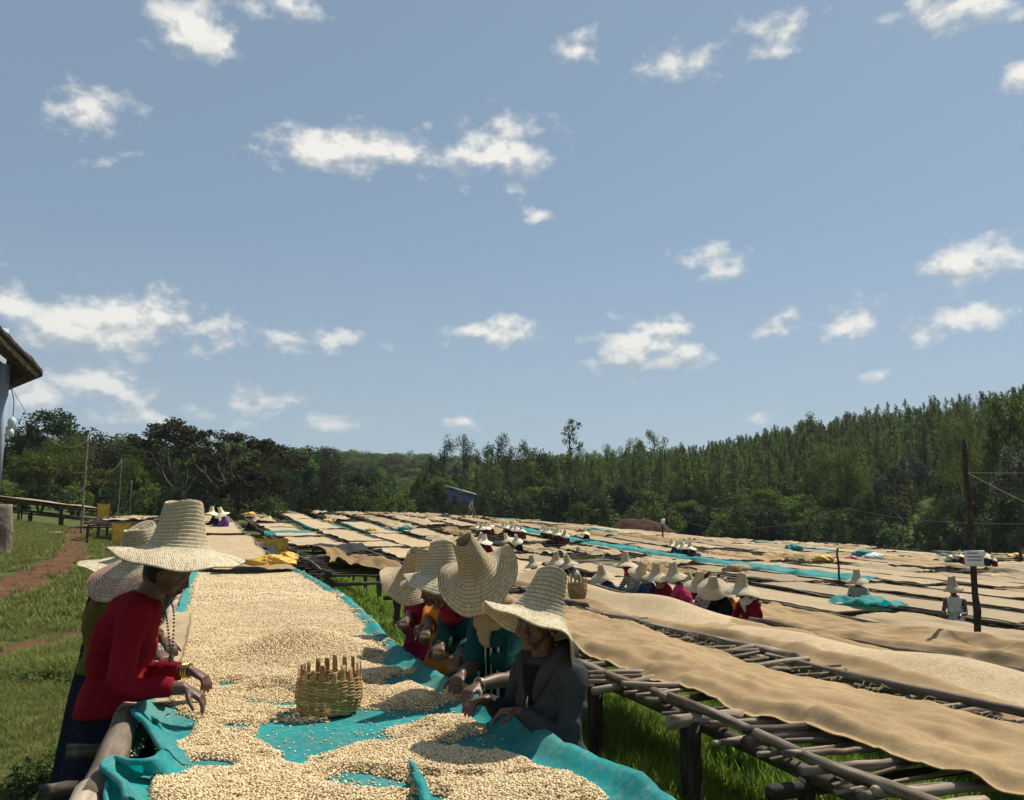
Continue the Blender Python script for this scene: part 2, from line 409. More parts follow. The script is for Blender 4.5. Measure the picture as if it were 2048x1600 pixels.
M['lf_gloss'] = leaf('glossy_leaf', (.030, .055, .015), (.065, .105, .028), (.13, .17, .05), rough=.3, tr=.25)
M['gr_left'] = leaf('dry_meadow_grass', (.052, .092, .016), (.118, .165, .032), (.225, .24, .07), rough=.6, tr=.35, dry=(.30, .24, .10))
M['gr_right'] = leaf('lush_grass', (.07, .135, .014), (.15, .26, .028), (.25, .36, .06), rough=.5, tr=.5, dry=(.22, .19, .07))
M['bark'] = simple('bark', (.085, .068, .052), .5, 2., (6, 6, 1), rough=.95, bs=12, bstr=.8, bdist=.05)

def straw_mat(name, c1, c2, c3, stripe=None):
    m, t = newmat(name); tc = t('ShaderNodeTexCoord'); uv = tc.outputs['UV']; oi = t('ShaderNodeObjectInfo')
    sep = t('ShaderNodeSeparateXYZ', uv)                    # u: round the hat in straw widths, v: braid rows
    row = t.math('FLOOR', sep.outputs[1]); fr = t.math('FRACT', sep.outputs[1])
    rn = t('ShaderNodeTexWhiteNoise', t.math('ADD', row, t.math('MULTIPLY', oi.outputs['Random'], 91.)), noise_dimensions='1D')
    # herringbone: straws slant one way in half of a row and back in the other
    sl = t.math('ABSOLUTE', t.math('SUBTRACT', fr, .5))
    ph = t.math('ADD', sep.outputs[0], t.math('MULTIPLY', sl, 1.6))
    cell = t('ShaderNodeTexWhiteNoise', t('ShaderNodeCombineXYZ', t.math('FLOOR', ph), row, 0.), noise_dimensions='2D')
    hump = t.math('SINE', t.math('MULTIPLY', t.math('FRACT', ph), math.pi))
    col = t.ramp(cell, [(0, c1), (.35, c2), (1, c3)])
    col = t.mix(t.mapr(rn, .0, 1., 0., .45), col, tuple(np.array(c1) * 1.0))
    big = t.noise(tc.outputs['Object'], 9., 3); col = t.mix(t.mapr(big, .4, .75, 0., .35), col, c1)
    edge = t.mapr(fr, .70, .95, 0., .8); col = t.mix(edge, col, tuple(np.array(c1) * .33))
    gap = t.mapr(hump, 0., .35, .45, 0.); col = t.mix(gap, col, tuple(np.array(c1) * .5))
    if stripe:
        k = t.mapr(sep.outputs[1], stripe[0], stripe[0] + .3, 0., 1.); k2 = t.math('MULTIPLY', k, t.mapr(cell, .35, .55, 0., .7))
        col = t.mix(k2, col, stripe[1])
    finish(t, col, .65, t.math('ADD', hump, t.math('MULTIPLY', fr, .6)), .75, .003, .25, trans=.10, tcol=(.5, .33, .12, 1)); return m
M['straw'] = straw_mat('pale_straw', (.52, .41, .235), (.75, .63, .415), (.89, .79, .58))
M['straw2'] = straw_mat('warm_straw', (.48, .35, .19), (.70, .55, .335), (.85, .72, .50))
M['straw_pink'] = straw_mat('straw_with_pink_rim', (.46, .36, .20), (.66, .56, .36), (.80, .73, .53), (20., (.45, .12, .13)))
M['straw_far'] = simple('far_straw', (.70, .60, .40), .2, 30, rough=.7, orand=.15)
M['cane'] = simple('split_cane', (.46, .31, .13), .4, 9, (1, 1, 4), rough=.5, bs=70, bstr=.4, orand=.3, c2=(.30, .18, .06))
M['cane_red'] = simple('red_brown_cane', (.34, .17, .07), .4, 9, (1, 1, 4), rough=.5, bs=70, bstr=.4, orand=.3)

def skin_mat():
    m, t = newmat('skin'); tc = t('ShaderNodeTexCoord'); a = t('ShaderNodeAttribute', attribute_name='paint')
    n = t.noise(tc.outputs['Object'], 18., 4)
    base = t.ramp(n, [(.3, (.082, .038, .023)), (.7, (.12, .06, .037))])
    col = t.mix(t.math('MULTIPLY', a.outputs['Alpha'], 1.), base, a.outputs['Color'])
    b = finish(t, col, .48, t.noise(tc.outputs['Object'], 160., 3), .12, .002, .35)
    t.set(b, 'Subsurface Weight', 0.); return m
M['skin'] = skin_mat()
M['hair'] = simple('black_hair', (.012, .009, .008), .4, 40, rough=.55, bs=120, bstr=.7)
def knit(name, c, sc=160., bstr=.5, var=.18, rough=.9, pattern=None):
    m, t = newmat(name); tc = t('ShaderNodeTexCoord'); O = tc.outputs['Object']
    c = np.array(c); n = t.noise(O, 6., 5, .6); col = t.ramp(n, [(.3, tuple(c * (1 - var))), (.7, tuple(np.clip(c * (1 + var), 0, 1)))])
    h = t.noise(O, sc, 3, .6)
    if pattern == 'lace':
        vo = t('ShaderNodeTexVoronoi', t('ShaderNodeMapping', O, i_Scale=(1, 1, .8)), i_Scale=58., i_Randomness=.15)
        k = t.mapr(vo.outputs['Distance'], .28, .42, 0., .75); col = t.mix(k, col, tuple(c * .22)); h = t.math('MULTIPLY', vo.outputs['Distance'], -3.)
    elif pattern == 'stripe':
        wv = t('ShaderNodeTexWave', O, bands_direction='Z', i_Scale=9.); k = t.mapr(wv.outputs[1], .45, .55, 0., 1.)
        col = t.mix(k, col, (.55, .52, .48))
    elif pattern == 'squiggle':
        wv = t('ShaderNodeTexWave', t('ShaderNodeMapping', O, i_Scale=(1, 1, .12)), bands_direction='X', i_Scale=10., i_Distortion=6., i_Detail=2.)
        k = t.mapr(wv.outputs[1], .74, .86, 0., .9); col = t.mix(k, col, (.36, .50, .34))
    elif pattern == 'floral':
        vo = t('ShaderNodeTexVoronoi', O, i_Scale=16.); k = t.mapr(vo.outputs['Distance'], .25, .4, .9, 0.); col = t.mix(k, col, (.10, .05, .09))
    elif pattern == 'check':
        wv = t('ShaderNodeTexWave', O, bands_direction='Z', i_Scale=12.); wx = t('ShaderNodeTexWave', O, bands_direction='X', i_Scale=12.)
        k = t.math('MULTIPLY', t.mapr(wv.outputs[1], .6, .7, 0., 1.), 1.); col = t.mix(k, col, (.06, .07, .11))
        col = t.mix(t.mapr(wx.outputs[1], .7, .8, 0., .7), col, (.10, .10, .14))
    finish(t, col, rough, h, bstr, .004, .08, sheen=0.); return m
CLOTH = dict(red=(.20, .007, .014), olive=(.115, .088, .018), grey=(.045, .045, .047), teal=(.012, .10, .10), green=(.010, .055, .048),
 orange=(.50, .17, .022), navy=(.010, .012, .022), black=(.010, .010, .011), beige=(.34, .25, .145), white=(.62, .60, .55),
 maroon=(.17, .012, .025), purple=(.13, .05, .26), blue=(.045, .075, .16), pale=(.38, .36, .33), brown=(.10, .055, .03), skyblue=(.16, .38, .46))
for k, v in CLOTH.items(): M['c_' + k] = knit('cloth_' + k, v)
M['c_lace'] = knit('cloth_pink_lace', (.38, .022, .065), pattern='lace')
M['c_pink'] = knit('cloth_pink', (.48, .04, .12))
M['c_stripe'] = knit('cloth_striped', (.02, .018, .018), pattern='stripe')
M['c_squig'] = knit('cloth_squiggle', (.008, .010, .010), pattern='squiggle')
M['c_floral'] = knit('cloth_floral', (.42, .33, .32), pattern='floral')
M['c_check'] = knit('cloth_check', (.42, .42, .42), pattern='check')
M['gold'] = simple('brass', (.62, .42, .14), .2, 20, rough=.3); 
b_ = [n for n in M['gold'].node_tree.nodes if n.type == 'BSDF_PRINCIPLED'][0]; b_.inputs['Metallic'].default_value = 1.
M['silver'] = simple('steel', (.6, .6, .6), .2, 20, rough=.3)
b_ = [n for n in M['silver'].node_tree.nodes if n.type == 'BSDF_PRINCIPLED'][0]; b_.inputs['Metallic'].default_value = 1.
M['bead'] = simple('dark_beads', (.03, .02, .015), .5, 200, rough=.4, c2=(.25, .2, .12))
M['paintblue'] = simple('blue_limewash', (.42, .49, .56), .2, 2.5, (1, 1, .35), rough=.85, bs=30, bstr=.35, c2=(.30, .36, .43))
M['paintpale'] = simple('pale_limewash', (.46, .53, .60), .2, 2.5, (1, 1, .35), rough=.85, bs=30, bstr=.35)
M['mud'] = simple('mud_plaster', (.26, .20, .15), .4, 3, (1, 1, .5), rough=.95, bs=14, bstr=.9, bdist=.04, c2=(.15, .115, .085))
M['thatch'] = simple('weathered_thatch', (.14, .105, .075), .5, 4, (3, 3, 1), rough=.95, bs=26, bstr=1., bdist=.05, c2=(.05, .04, .03))
M['tarp'] = simple('blue_tarp', (.085, .13, .23), .35, 2.2, rough=.5, bs=5, bstr=.6, bdist=.05)
M['tin'] = simple('grey_tin', (.36, .38, .40), .3, 3, (1, 8, 1), rough=.4, spec=.5)
M['paper'] = simple('white_paper', (.72, .72, .73), .05, 4, rough=.7, bs=5, bstr=.1)
M['ink'] = simple('grey_ink', (.12, .12, .13), .2, 90, rough=.8)
M['cable'] = simple('cable', (.15, .135, .07), .2, 4, rough=.6)
M['glass'] = simple('lamp_glass', (.55, .62, .66), .15, 10, rough=.15, spec=.6)
M['dwhite'] = simple('white_plastic', (.6, .6, .58), .15, 6, rough=.5)
M['pinkpl'] = simple('pink_plastic', (.6, .18, .16), .15, 6, rough=.5)
# ------------------------------------------------------------------ the ground
rr = np.concatenate([np.linspace(.4, 30, 75), np.geomspace(31, 420, 70), np.geomspace(460, 2200, 14)])
azs = np.concatenate([np.linspace(-45, 45, 260), np.linspace(47, 313, 110)]); azs = np.radians(azs)
X = rr[:, None] * np.sin(azs); Y = rr[:, None] * np.cos(azs)
Zg = G(X, Y)
V = np.stack([X, Y, Zg], -1).reshape(-1, 3)
gf = gridf(len(rr), len(azs), True)[:, ::-1]
V = np.concatenate([V, [[0, 0, gz(0, 0)]]]); n = len(azs); jj = np.arange(n)
cap = np.stack([jj, (jj + 1) % n, np.full(n, len(V) - 1)], 1)[:, ::-1]
gob = link('ground', mesh('ground', V, [gf, cap]), M['ground']); tag(gob, 'rough grass ground rising from the drying field to the wooded hills', 'ground', kind='structure')

def ribbon(name, pts, wid, mat, lab, lift=.012, seed=1):
    pts = np.array(pts); d = np.r_[0, np.cumsum(np.hypot(*np.diff(pts, axis=0).T))]
    u = np.arange(0, d[-1], .10); P = np.stack([np.interp(u, d, pts[:, 0]), np.interp(u, d, pts[:, 1])], 1)
    k = np.ones(15) / 15; P = np.stack([np.convolve(np.pad(P[:, i], 7, 'edge'), k, 'valid') for i in (0, 1)], 1)
    T = np.gradient(P, axis=0); T /= np.linalg.norm(T, axis=1)[:, None]; N = np.stack([T[:, 1], -T[:, 0]], 1)
    nv = 11; vs = np.linspace(-1, 1, nv)
    wl = wid * (1 + .9 * fbm(u * 1.3, 0 * u, seed, 4)); wr_ = wid * (1 + .9 * fbm(u * 1.3, 0 * u + 9, seed, 4))
    q = P[:, None] + N[:, None] * np.where(vs < 0, vs[None] * wl[:, None], vs[None] * wr_[:, None])[..., None]
    z = G(q[..., 0], q[..., 1]) + lift * (1 - 1.6 * np.abs(vs)[None] ** 3) + .012 * fbm(q[..., 0] * 5, q[..., 1] * 5, seed)
    V = np.concatenate([q, z[..., None]], -1).reshape(-1, 3)
    o = obj(name, V, gridf(len(u), nv), mat); tag(o, lab, 'path', kind='structure'); return q
pathA = [hit(x, y, 0)[:2] for x, y in ((640, 1010), (165, 1052), (140, 1075), (150, 1092), (150, 1105), (110, 1130), (60, 1155), (0, 1180), (-90, 1215), (-200, 1260))][1:]
pathB = [hit(x, y, 0)[:2] for x, y in ((190, 1265), (120, 1280), (60, 1292), (0, 1310), (-120, 1345))]
qA = ribbon('dirt_path', pathA, .46, M['soil'], 'red earth footpath winding across the grass towards the far beds', .03, 3)
qB = ribbon('dirt_path', pathB, .34, M['soil'], 'narrow red earth track behind the red sweater worker', .03, 8)
pathpts = np.concatenate([qA.reshape(-1, 2), qB.reshape(-1, 2)])

# ------------------------------------------------------------------ geometry-node scatter of a real object over points
def gn_scatter(name, P, rotz, scl, src, lab, cat, tilt=None, kind='stuff', mat=None):
    """one object whose points carry instances of src (an object or a list of them)"""
    me = bpy.data.meshes.new(name); n = len(P); me.vertices.add(n); me.vertices.foreach_set('co', np.asarray(P, np.float32).ravel())
    rot = np.zeros((n, 3), np.float32)
    if tilt is not None: rot[:] = tilt
    rot[:, 2] = rotz
    a = me.attributes.new('rot', 'FLOAT_VECTOR', 'POINT'); a.data.foreach_set('vector', rot.ravel())
    a = me.attributes.new('scl', 'FLOAT_VECTOR', 'POINT')
    sc = np.asarray(scl, np.float32); sc = np.repeat(sc[:, None], 3, 1) if sc.ndim == 1 else sc
    a.data.foreach_set('vector', np.ascontiguousarray(sc).ravel())
    srcs = src if isinstance(src, list) else [src]
    a = me.attributes.new('idx', 'INT', 'POINT'); a.data.foreach_set('value', rng.integers(0, len(srcs), n).astype(np.int32))
    o = bpy.data.objects.new(name, me); COL.objects.link(o)
    ng = bpy.data.node_groups.new('scatter_' + name, 'GeometryNodeTree')
    ng.interface.new_socket('Geometry', in_out='INPUT', socket_type='NodeSocketGeometry')
    ng.interface.new_socket('Geometry', in_out='OUTPUT', socket_type='NodeSocketGeometry')
    N = ng.nodes; L = ng.links; gi = N.new('NodeGroupInput'); go = N.new('NodeGroupOutput')
    jn = N.new('GeometryNodeJoinGeometry')
    def attr(nm, ty):
        k = N.new('GeometryNodeInputNamedAttribute'); k.data_type = ty; k.inputs[0].default_value = nm; return k.outputs[0]
    ra, sa, ia = attr('rot', 'FLOAT_VECTOR'), attr('scl', 'FLOAT_VECTOR'), attr('idx', 'INT')
    for i, s in enumerate(srcs):
        oi = N.new('GeometryNodeObjectInfo'); oi.inputs['Object'].default_value = s; oi.inputs['As Instance'].default_value = True
        ip = N.new('GeometryNodeInstanceOnPoints'); cmp = N.new('FunctionNodeCompare'); cmp.data_type = 'INT'; cmp.operation = 'EQUAL'
        L.new(ia, cmp.inputs['A'] if False else cmp.inputs[2]); cmp.inputs[3].default_value = i
        L.new(gi.outputs[0], ip.inputs['Points']); L.new(cmp.outputs[0], ip.inputs['Selection']); L.new(oi.outputs['Geometry'], ip.inputs['Instance'])
        e2r = N.new('FunctionNodeEulerToRotation'); L.new(ra, e2r.inputs[0]); L.new(e2r.outputs[0], ip.inputs['Rotation']); L.new(sa, ip.inputs['Scale'])
        L.new(ip.outputs[0], jn.inputs[0])
    L.new(jn.outputs[0], go.inputs[0])
    md = o.modifiers.new('scatter', 'NODES'); md.node_group = ng
    if mat: me.materials.append(mat)
    return tag(o, lab, cat, kind=kind)
def hide_src(o):
    """a source for scattering: it lives in no scene collection, only its instances are seen"""
    for c in list(o.users_collection): c.objects.unlink(o)
    return o
# ------------------------------------------------------------------ grass
def tuft(name, nb, h, spread, wdt, mat, lean=.6, seed=0):
    r = np.random.default_rng(seed); V = []; Q = []; 
    for i in range(nb):
        a = r.uniform(0, 6.28); b = r.uniform(0, 6.28); p = np.array([math.cos(a), math.sin(a), 0]) * r.uniform(0, spread)
        hh = h * r.uniform(.5, 1.1); ln = lean * r.uniform(.2, 1) * hh; dr = np.array([math.cos(b), math.sin(b), 0]); sd_ = np.array([-dr[1], dr[0], 0]) * wdt
        k = len(V) * 1
        p1 = p + dr * ln * .35 + [0, 0, hh * .6]; p2 = p + dr * ln + [0, 0, hh]
        V += [p - sd_, p + sd_, p1 + sd_ * .75, p1 - sd_ * .75, p2]
        Q.append((k, k + 1, k + 2, k + 3)); Q.append((k + 3, k + 2, k + 4))
    q = np.array([f for f in Q if len(f) == 4]); t3 = np.array([f for f in Q if len(f) == 3])
    return hide_src(link(name, mesh(name, V, [q, t3], smooth=False), mat))
TL = [tuft('grass_blades', 16, .075, .07, .0035, M['gr_left'], 1.0, i) for i in range(4)]
TLf = [tuft('grass_blades', 16, .11, .16, .009, M['gr_left'], 1.0, i + 20) for i in range(3)]
TR = [tuft('grass_blades', 16, .20, .07, .0045, M['gr_right'], .75, i + 40) for i in range(4)]
TRf = [tuft('grass_blades', 14, .20, .16, .012, M['gr_right'], .8, i + 60) for i in range(3)]
def spread(n, s0, s1, t0, t1, keep=None, clear=True, power=1.):
    s = s0 + (s1 - s0) * rng.random(n) ** power; t = rng.uniform(t0, t1, n); x, y = XY(s, t)
    az = np.degrees(np.arctan2(x, y)); k = (np.abs(az) < 36) & (y > .5)
    x, y = x[k], y[k]
    if clear:
        # keep the worn paths mostly bare
        cell = set(map(tuple, np.round(pathpts / .18).astype(int)))
        m = np.array([tuple(v) not in cell for v in np.round(np.stack([x, y], 1) / .18).astype(int)]) | (rng.random(len(x)) < .06)
        x, y = x[m], y[m]
    return np.stack([x, y, G(x, y) - .004], 1)
P = spread(60000, 4, 14, -6.5, -.75, power=.8); dn = fbm(P[:, 0] * .6, P[:, 1] * .6, 11)
P = P[rng.random(len(P)) < np.clip(.75 + 1.3 * dn, .25, 1)]
gs = (.45 + 1.1 * np.clip(vnoise(P[:, 0] * 1.3, P[:, 1] * 1.3, 61) * vnoise(P[:, 0] * .4, P[:, 1] * .4, 62) * 2, 0, 1.4)); gn_scatter('meadow_grass', P, rng.uniform(0, 6.28, len(P)), gs * rng.uniform(.6, 1.35, len(P)), TL, 'short grass on the open ground left of the main drying bed', 'grass')
P = spread(42000, 13, 42, -16, -1.0, power=.8)
gn_scatter('far_meadow_grass', P, rng.uniform(0, 6.28, len(P)), rng.uniform(.6, 1.3, len(P)), TLf, 'grass of the open ground further back beside the footpath', 'grass')
P = spread(32000, .8, 13, 1.25, 6.2, clear=False); d = fbm(P[:, 0] * .9, P[:, 1] * .9, 12); P = P[rng.random(len(P)) < np.clip(.8 + 1.6 * d, .2, 1)]
gs = (.4 + 1.2 * vnoise(P[:, 0] * 2.2, P[:, 1] * 2.2, 63)); gn_scatter('lush_grass', P, rng.uniform(0, 6.28, len(P)), gs * rng.uniform(.5, 1.3, len(P)), TR, 'lush green grass growing in the aisle between the nearest drying beds', 'grass')
P = spread(22000, 9, 40, 1.2, 14, clear=False)
gn_scatter('aisle_grass', P, rng.uniform(0, 6.28, len(P)), rng.uniform(.5, 1.2, len(P)), TRf, 'green grass under and between the rows of drying beds', 'grass')

def weed(name, seed, mat):
    r = np.random.default_rng(seed); n = 16; a = r.uniform(0, 6.28, n); rad = r.uniform(.01, .09, n); C = np.stack([np.cos(a) * rad, np.sin(a) * rad, r.uniform(.02, .12, n)], 1)
    V, Q = leaves(C, .06, r, .55, .0, 1.2); return hide_src(link(name, mesh(name, V, Q, smooth=False), mat))
# ------------------------------------------------------------------ trees
def leaves(C, size, r, asp=.5, drop=0., upb=.3):
    """leaf quads at points C"""
    n = len(C); d = r.normal(size=(n, 3)); d[:, 2] = d[:, 2] * .6 - drop; d /= np.linalg.norm(d, axis=1)[:, None]
    q = r.normal(size=(n, 3)); q[:, 2] += upb; nrm = np.cross(d, q); nrm /= np.linalg.norm(nrm, axis=1)[:, None] + 1e-9
    L = (size * r.uniform(.6, 1.3, n))[:, None]; w_ = L * asp
    V = np.stack([C - d * L * .5, C + nrm * w_ * .5, C + d * L * .5, C - nrm * w_ * .5], 1).reshape(-1, 3)
    return V, np.arange(4 * n).reshape(-1, 4)
WD = [weed('weed_leaves', i + 80, M['lf_bright'] if i % 2 else M['lf_gloss']) for i in range(3)]
P = np.concatenate([spread(5200, 4, 13, -6, -.75), spread(3600, .8, 13, 1.3, 5.6, clear=False)]); wn = vnoise(P[:, 0] * .8, P[:, 1] * .8, 71); P = P[wn > .52]
gn_scatter('low_weeds', P, rng.uniform(0, 6.28, len(P)), rng.uniform(.4, 1.0, len(P)), WD, 'small broad leaved weeds growing through the grass', 'weeds')
def branch(mb, p0, d, L, r0, r, depth, tips, spreadA=.6, up=.15, nseg=4, kids=3, shrink=.68):
    P = [p0]; dd = d.copy()
    for i in range(nseg):
        dd = dd + r.normal(size=3) * .13 + np.array([0, 0, up * .25]); dd /= np.linalg.norm(dd); P.append(P[-1] + dd * L / nseg)
    P = np.array(P); mb.add(*tube(P, np.linspace(r0, r0 * .55, nseg + 1), 6 if r0 > .04 else 4, caps=False))
    if depth == 0: tips.append((P[-1], dd)); tips.append((P[-2], dd)); return
    for k in range(kids):
        a = 2 * np.pi * (k + r.random() * .7) / kids; e1 = np.cross(dd, [0, 0, 1.]); e1 /= np.linalg.norm(e1) + 1e-6; e2 = np.cross(dd, e1)
        nd = dd + (e1 * math.cos(a) + e2 * math.sin(a)) * spreadA * r.uniform(.7, 1.3) + np.array([0, 0, up]); nd /= np.linalg.norm(nd)
        branch(mb, P[-1] if k else P[-1], nd, L * shrink * r.uniform(.8, 1.2), r0 * .58, r, depth - 1, tips, spreadA, up, nseg, kids, shrink)
def tree_mesh(kind, seed):
    """unit tree 1 m tall: (trunk mesh, crown mesh)"""
    r = np.random.default_rng(seed); tb = MB(); C = []
    def clump(c, rad, n, flat=.8):
        p = r.normal(size=(n, 3)); p /= np.linalg.norm(p, axis=1)[:, None] + 1e-9; p *= (r.random(n) ** .42)[:, None] * np.asarray(rad); p[:, 2] *= flat; C.append(c + p)
    if kind == 'cone':        # young eucalyptus, feathery and pointed
        ax = np.array([[0, 0, 0], [r.normal() * .01, r.normal() * .01, .5], [r.normal() * .015, r.normal() * .015, 1.]]); tb.add(*tube(ax, [.014, .009, .002], 6))
        for i in range(34):
            z = .16 + .83 * (i + r.random()) / 34; w_ = .19 * (1 - ((z - .16) / .86) ** 1.25) * r.uniform(.5, 1.25) + .004; a = r.uniform(0, 6.28)
            c = np.array([math.cos(a) * w_ * .7, math.sin(a) * w_ * .7, z]); tb.add(*tube([[0, 0, z - .06], c], [.004, .001], 4, caps=False)); clump(c, .012 + .45 * w_, int(14 + 420 * w_), 1.5)
        C = np.concatenate(C); LV = leaves(C, .027, r, .36, .4)
    elif kind == 'tall':      # mature eucalyptus, bare stem and separate leaf clumps
        bend = r.normal(size=2) * .03; ax = np.array([[0, 0, 0], [bend[0] * .4, bend[1] * .4, .4], [bend[0], bend[1], .75], [bend[0] * 1.2, bend[1] * 1.2, .98]]); tb.add(*tube(ax, [.016, .012, .007, .002], 7))
        for i in range(20):
            z = .40 + .58 * (i + r.random()) / 20; w_ = (.05 + .12 * math.sin(math.pi * min(1, (z - .34) / .72))) * r.uniform(.5, 1.3); a = r.uniform(0, 6.28)
            b = np.array([np.interp(z, ax[:, 2], ax[:, 0]), np.interp(z, ax[:, 2], ax[:, 1]), 0]); c = b + [math.cos(a) * w_, math.sin(a) * w_, z]
            tb.add(*tube([b + [0, 0, z - .07], c], [.006, .002], 4, caps=False)); clump(c, .075 * r.uniform(.7, 1.3), 125, 1.1)
        C = np.concatenate(C); LV = leaves(C, .026, r, .42, .5)
    elif kind == 'sparse':
        ax = np.array([[0, 0, 0], [.012, 0, .35], [-.005, .01, .7], [.02, 0, 1.]]); tb.add(*tube(ax, [.011, .009, .006, .002], 7))
        for i in range(22):
            z = .52 + .47 * (i + r.random()) / 22; w_ = .15 * r.uniform(.25, 1.15) * (1.1 - .5 * abs(z - .78) / .25); a = r.uniform(0, 6.28)
            c = np.array([math.cos(a) * w_, math.sin(a) * w_, z]); tb.add(*tube([[.01, 0, z - .10], c * [.5, .5, 1] - [0, 0, .035], c], [.005, .003, .001], 4, caps=False)); clump(c, .045 * r.uniform(.6, 1.3), 48)
        C = np.concatenate(C); LV = leaves(C, .026, r, .5, .3)
    elif kind == 'spread':    # wide flat-topped tree with forking limbs
        tips = []; tb.add(*tube([[0, 0, 0], [.01, 0, .15], [.0, .01, .3]], [.03, .024, .02], 8))
        for k in range(5):
            a = 6.28 * k / 5 + r.random(); d = np.array([math.cos(a) * 1.0, math.sin(a) * 1.0, .62]); d /= np.linalg.norm(d)
            branch(tb, np.array([0, 0.01, .26 + .03 * r.random()]), d, .30, .014, r, 3, tips, .62, .16, 3, 3, .64)
        for p, d in tips: clump(p, .05, 26, .55)
        C = np.concatenate(C); LV = leaves(C, .034, r, .42, .1)
    elif kind == 'round':     # broad-leaved crown of many lobes
        tips = []; tb.add(*tube([[0, 0, 0], [.01, .0, .2], [0, .01, .36]], [.03, .022, .016], 8))
        for k in range(5):
            a = 6.28 * k / 5 + r.random(); d = np.array([math.cos(a) * .6, math.sin(a) * .6, .8]); d /= np.linalg.norm(d)
            branch(tb, np.array([0, 0, .30]), d, .22, .012, r, 1, tips, .6, .1, 3, 3)
        for i in range(46):
            u = r.normal(size=3); u /= np.linalg.norm(u); u[2] = abs(u[2]) * 1.0 - .25 * r.random(); c = np.array([0, 0, .56]) + u * np.array([.30, .30, .38]) * r.uniform(.55, 1.02); clump(c, .095 * r.uniform(.6, 1.25), 78, .8)
        C = np.concatenate(C); LV = leaves(C, .036, r, .55, .1)
    elif kind == 'willow':    # dense fine drooping crown
        tb.add(*tube([[0, 0, 0], [.01, .0, .25], [0, .01, .6]], [.03, .022, .01], 8))
        for i in range(60):
            u = r.normal(size=3); u /= np.linalg.norm(u); u[2] = abs(u[2]); c = np.array([0, 0, .50]) + u * np.array([.36, .36, .46]) * r.uniform(.5, 1.0); clump(c, .085 * r.uniform(.6, 1.2), 95, 1.25)
        for i in range(22):
            a = r.uniform(0, 6.28); clump(np.array([math.cos(a) * .27, math.sin(a) * .27, r.uniform(.18, .5)]), .08, 60, 1.4)
        C = np.concatenate(C); LV = leaves(C, .030, r, .25, .9)
    else:                     # bush: leafy to the ground, big glossy leaves
        for k in range(5):
            a = r.uniform(0, 6.28); tb.add(*tube([[0, 0, 0], [math.cos(a) * .12, math.sin(a) * .12, .35], [math.cos(a) * .25, math.sin(a) * .25, .75]], [.02, .014, .005], 5))
        for i in range(40):
            u = r.normal(size=3); u /= np.linalg.norm(u); u[2] = abs(u[2]); c = np.array([0, 0, .18]) + u * np.array([.52, .52, .74]) * r.uniform(.5, 1.02); clump(c, .14 * r.uniform(.6, 1.2), 42, .9)
        C = np.concatenate(C); LV = leaves(C, .075, r, .45, .0)
    V, Q = LV; top = V[:, 2].max(); V = V / top; tv, tf = tb.get(); tv = tv / top
    return mesh('trunk', tv, tf), mesh('crown', V, Q, smooth=False)
TREES = {}
for kind, nvar in (('cone', 4), ('tall', 4), ('sparse', 1), ('spread', 2), ('round', 4), ('willow', 2), ('bush', 4)):
    TREES[kind] = [tree_mesh(kind, 100 + 7 * i + len(kind)) for i in range(nvar)]
NAMES = dict(cone='eucalyptus_tree', tall='eucalyptus_tree', sparse='eucalyptus_tree', spread='spreading_tree', round='broadleaf_tree', willow='drooping_tree', bush='bush')
def place_tree(kind, x, y, H, Wd=1., lf='lf_euc', label='', group=None, var=None, rz=None, cat=None):
    tm, cm = TREES[kind][var if var is not None else random.randrange(len(TREES[kind]))]
    e = empty(NAMES[kind], (x, y, gz(x, y) - .05), random.uniform(0, 6.28) if rz is None else rz); e.scale = (H * Wd, H * Wd, H)
    link('trunk', tm, M['bark'], e); link('crown', cm, M[lf], e)
    tag(e, label, cat or ('bush' if kind == 'bush' else 'tree'), group); return e
def tree_px(kind, px, ptop, dist, wpx, lf, label, group=None, var=None, rz=None):
    """tree whose tip stands at a picture point, dist metres off, wpx wide"""
    p = at(px, ptop, dist); H = p[2] - gz(p[0], p[1])
    cw = dict(cone=.36, tall=.40, sparse=.36, spread=1.25, round=.78, willow=.86, bush=1.3)[kind]
    return place_tree(kind, p[0], p[1], H, wpx / F * dist / (cw * H), lf, label, group, var, rz)
T = tree_px
ONES = ['first', 'second', 'third', 'fourth', 'fifth', 'sixth', 'seventh', 'eighth', 'ninth', 'tenth', 'eleventh', 'twelfth', 'thirteenth', 'fourteenth', 'fifteenth', 'sixteenth', 'seventeenth', 'eighteenth', 'nineteenth', 'twentieth']
def ordw(i): return ONES[i] if i < 20 else ('twenty-' if i < 29 else 'thirty-') + ONES[(i - 20) % 10] if i not in (29,) else 'thirtieth'
# the tree belt on the left, behind the field
T('round', 112, 812, 78, 130, 'lf_dark', 'tall dark tree with layered crown, highest on the left behind the house')
T('round', 28, 836, 82, 90, 'lf_dark', 'dark tree partly behind the corner of the house')
T('willow', 128, 852, 64, 150, 'lf_olive', 'big rounded olive green tree right of the house')
T('round', 60, 905, 60, 110, 'lf_olive', 'low olive tree next to the house wall')
T('round', 205, 878, 72, 90, 'lf_brown', 'dusky tree behind the tall wire pole')
T('willow', 268, 893, 62, 110, 'lf_euc', 'bushy green tree between the wire pole and the spreading tree')
T('spread', 372, 836, 66, 265, 'lf_brown', 'wide flat-topped tree with forking limbs on the left skyline', None, 0, .4)
T('spread', 465, 850, 64, 250, 'lf_brown', 'spreading tree with bare lower branches, right one of the flat-topped pair', None, 1, 2.)
T('round', 318, 884, 80, 100, 'lf_dark', 'dark round tree behind the flat-topped trees')
T('round', 505, 935, 58, 140, 'lf_brown', 'low dusky tree with tangled branches under the flat-topped pair')
T('round', 165, 905, 58, 100, 'lf_olive', 'leafy tree left of the wire pole above the long far bed')
T('round', 560, 925, 70, 90, 'lf_dark', 'dark leafy tree right of the spreading trees')
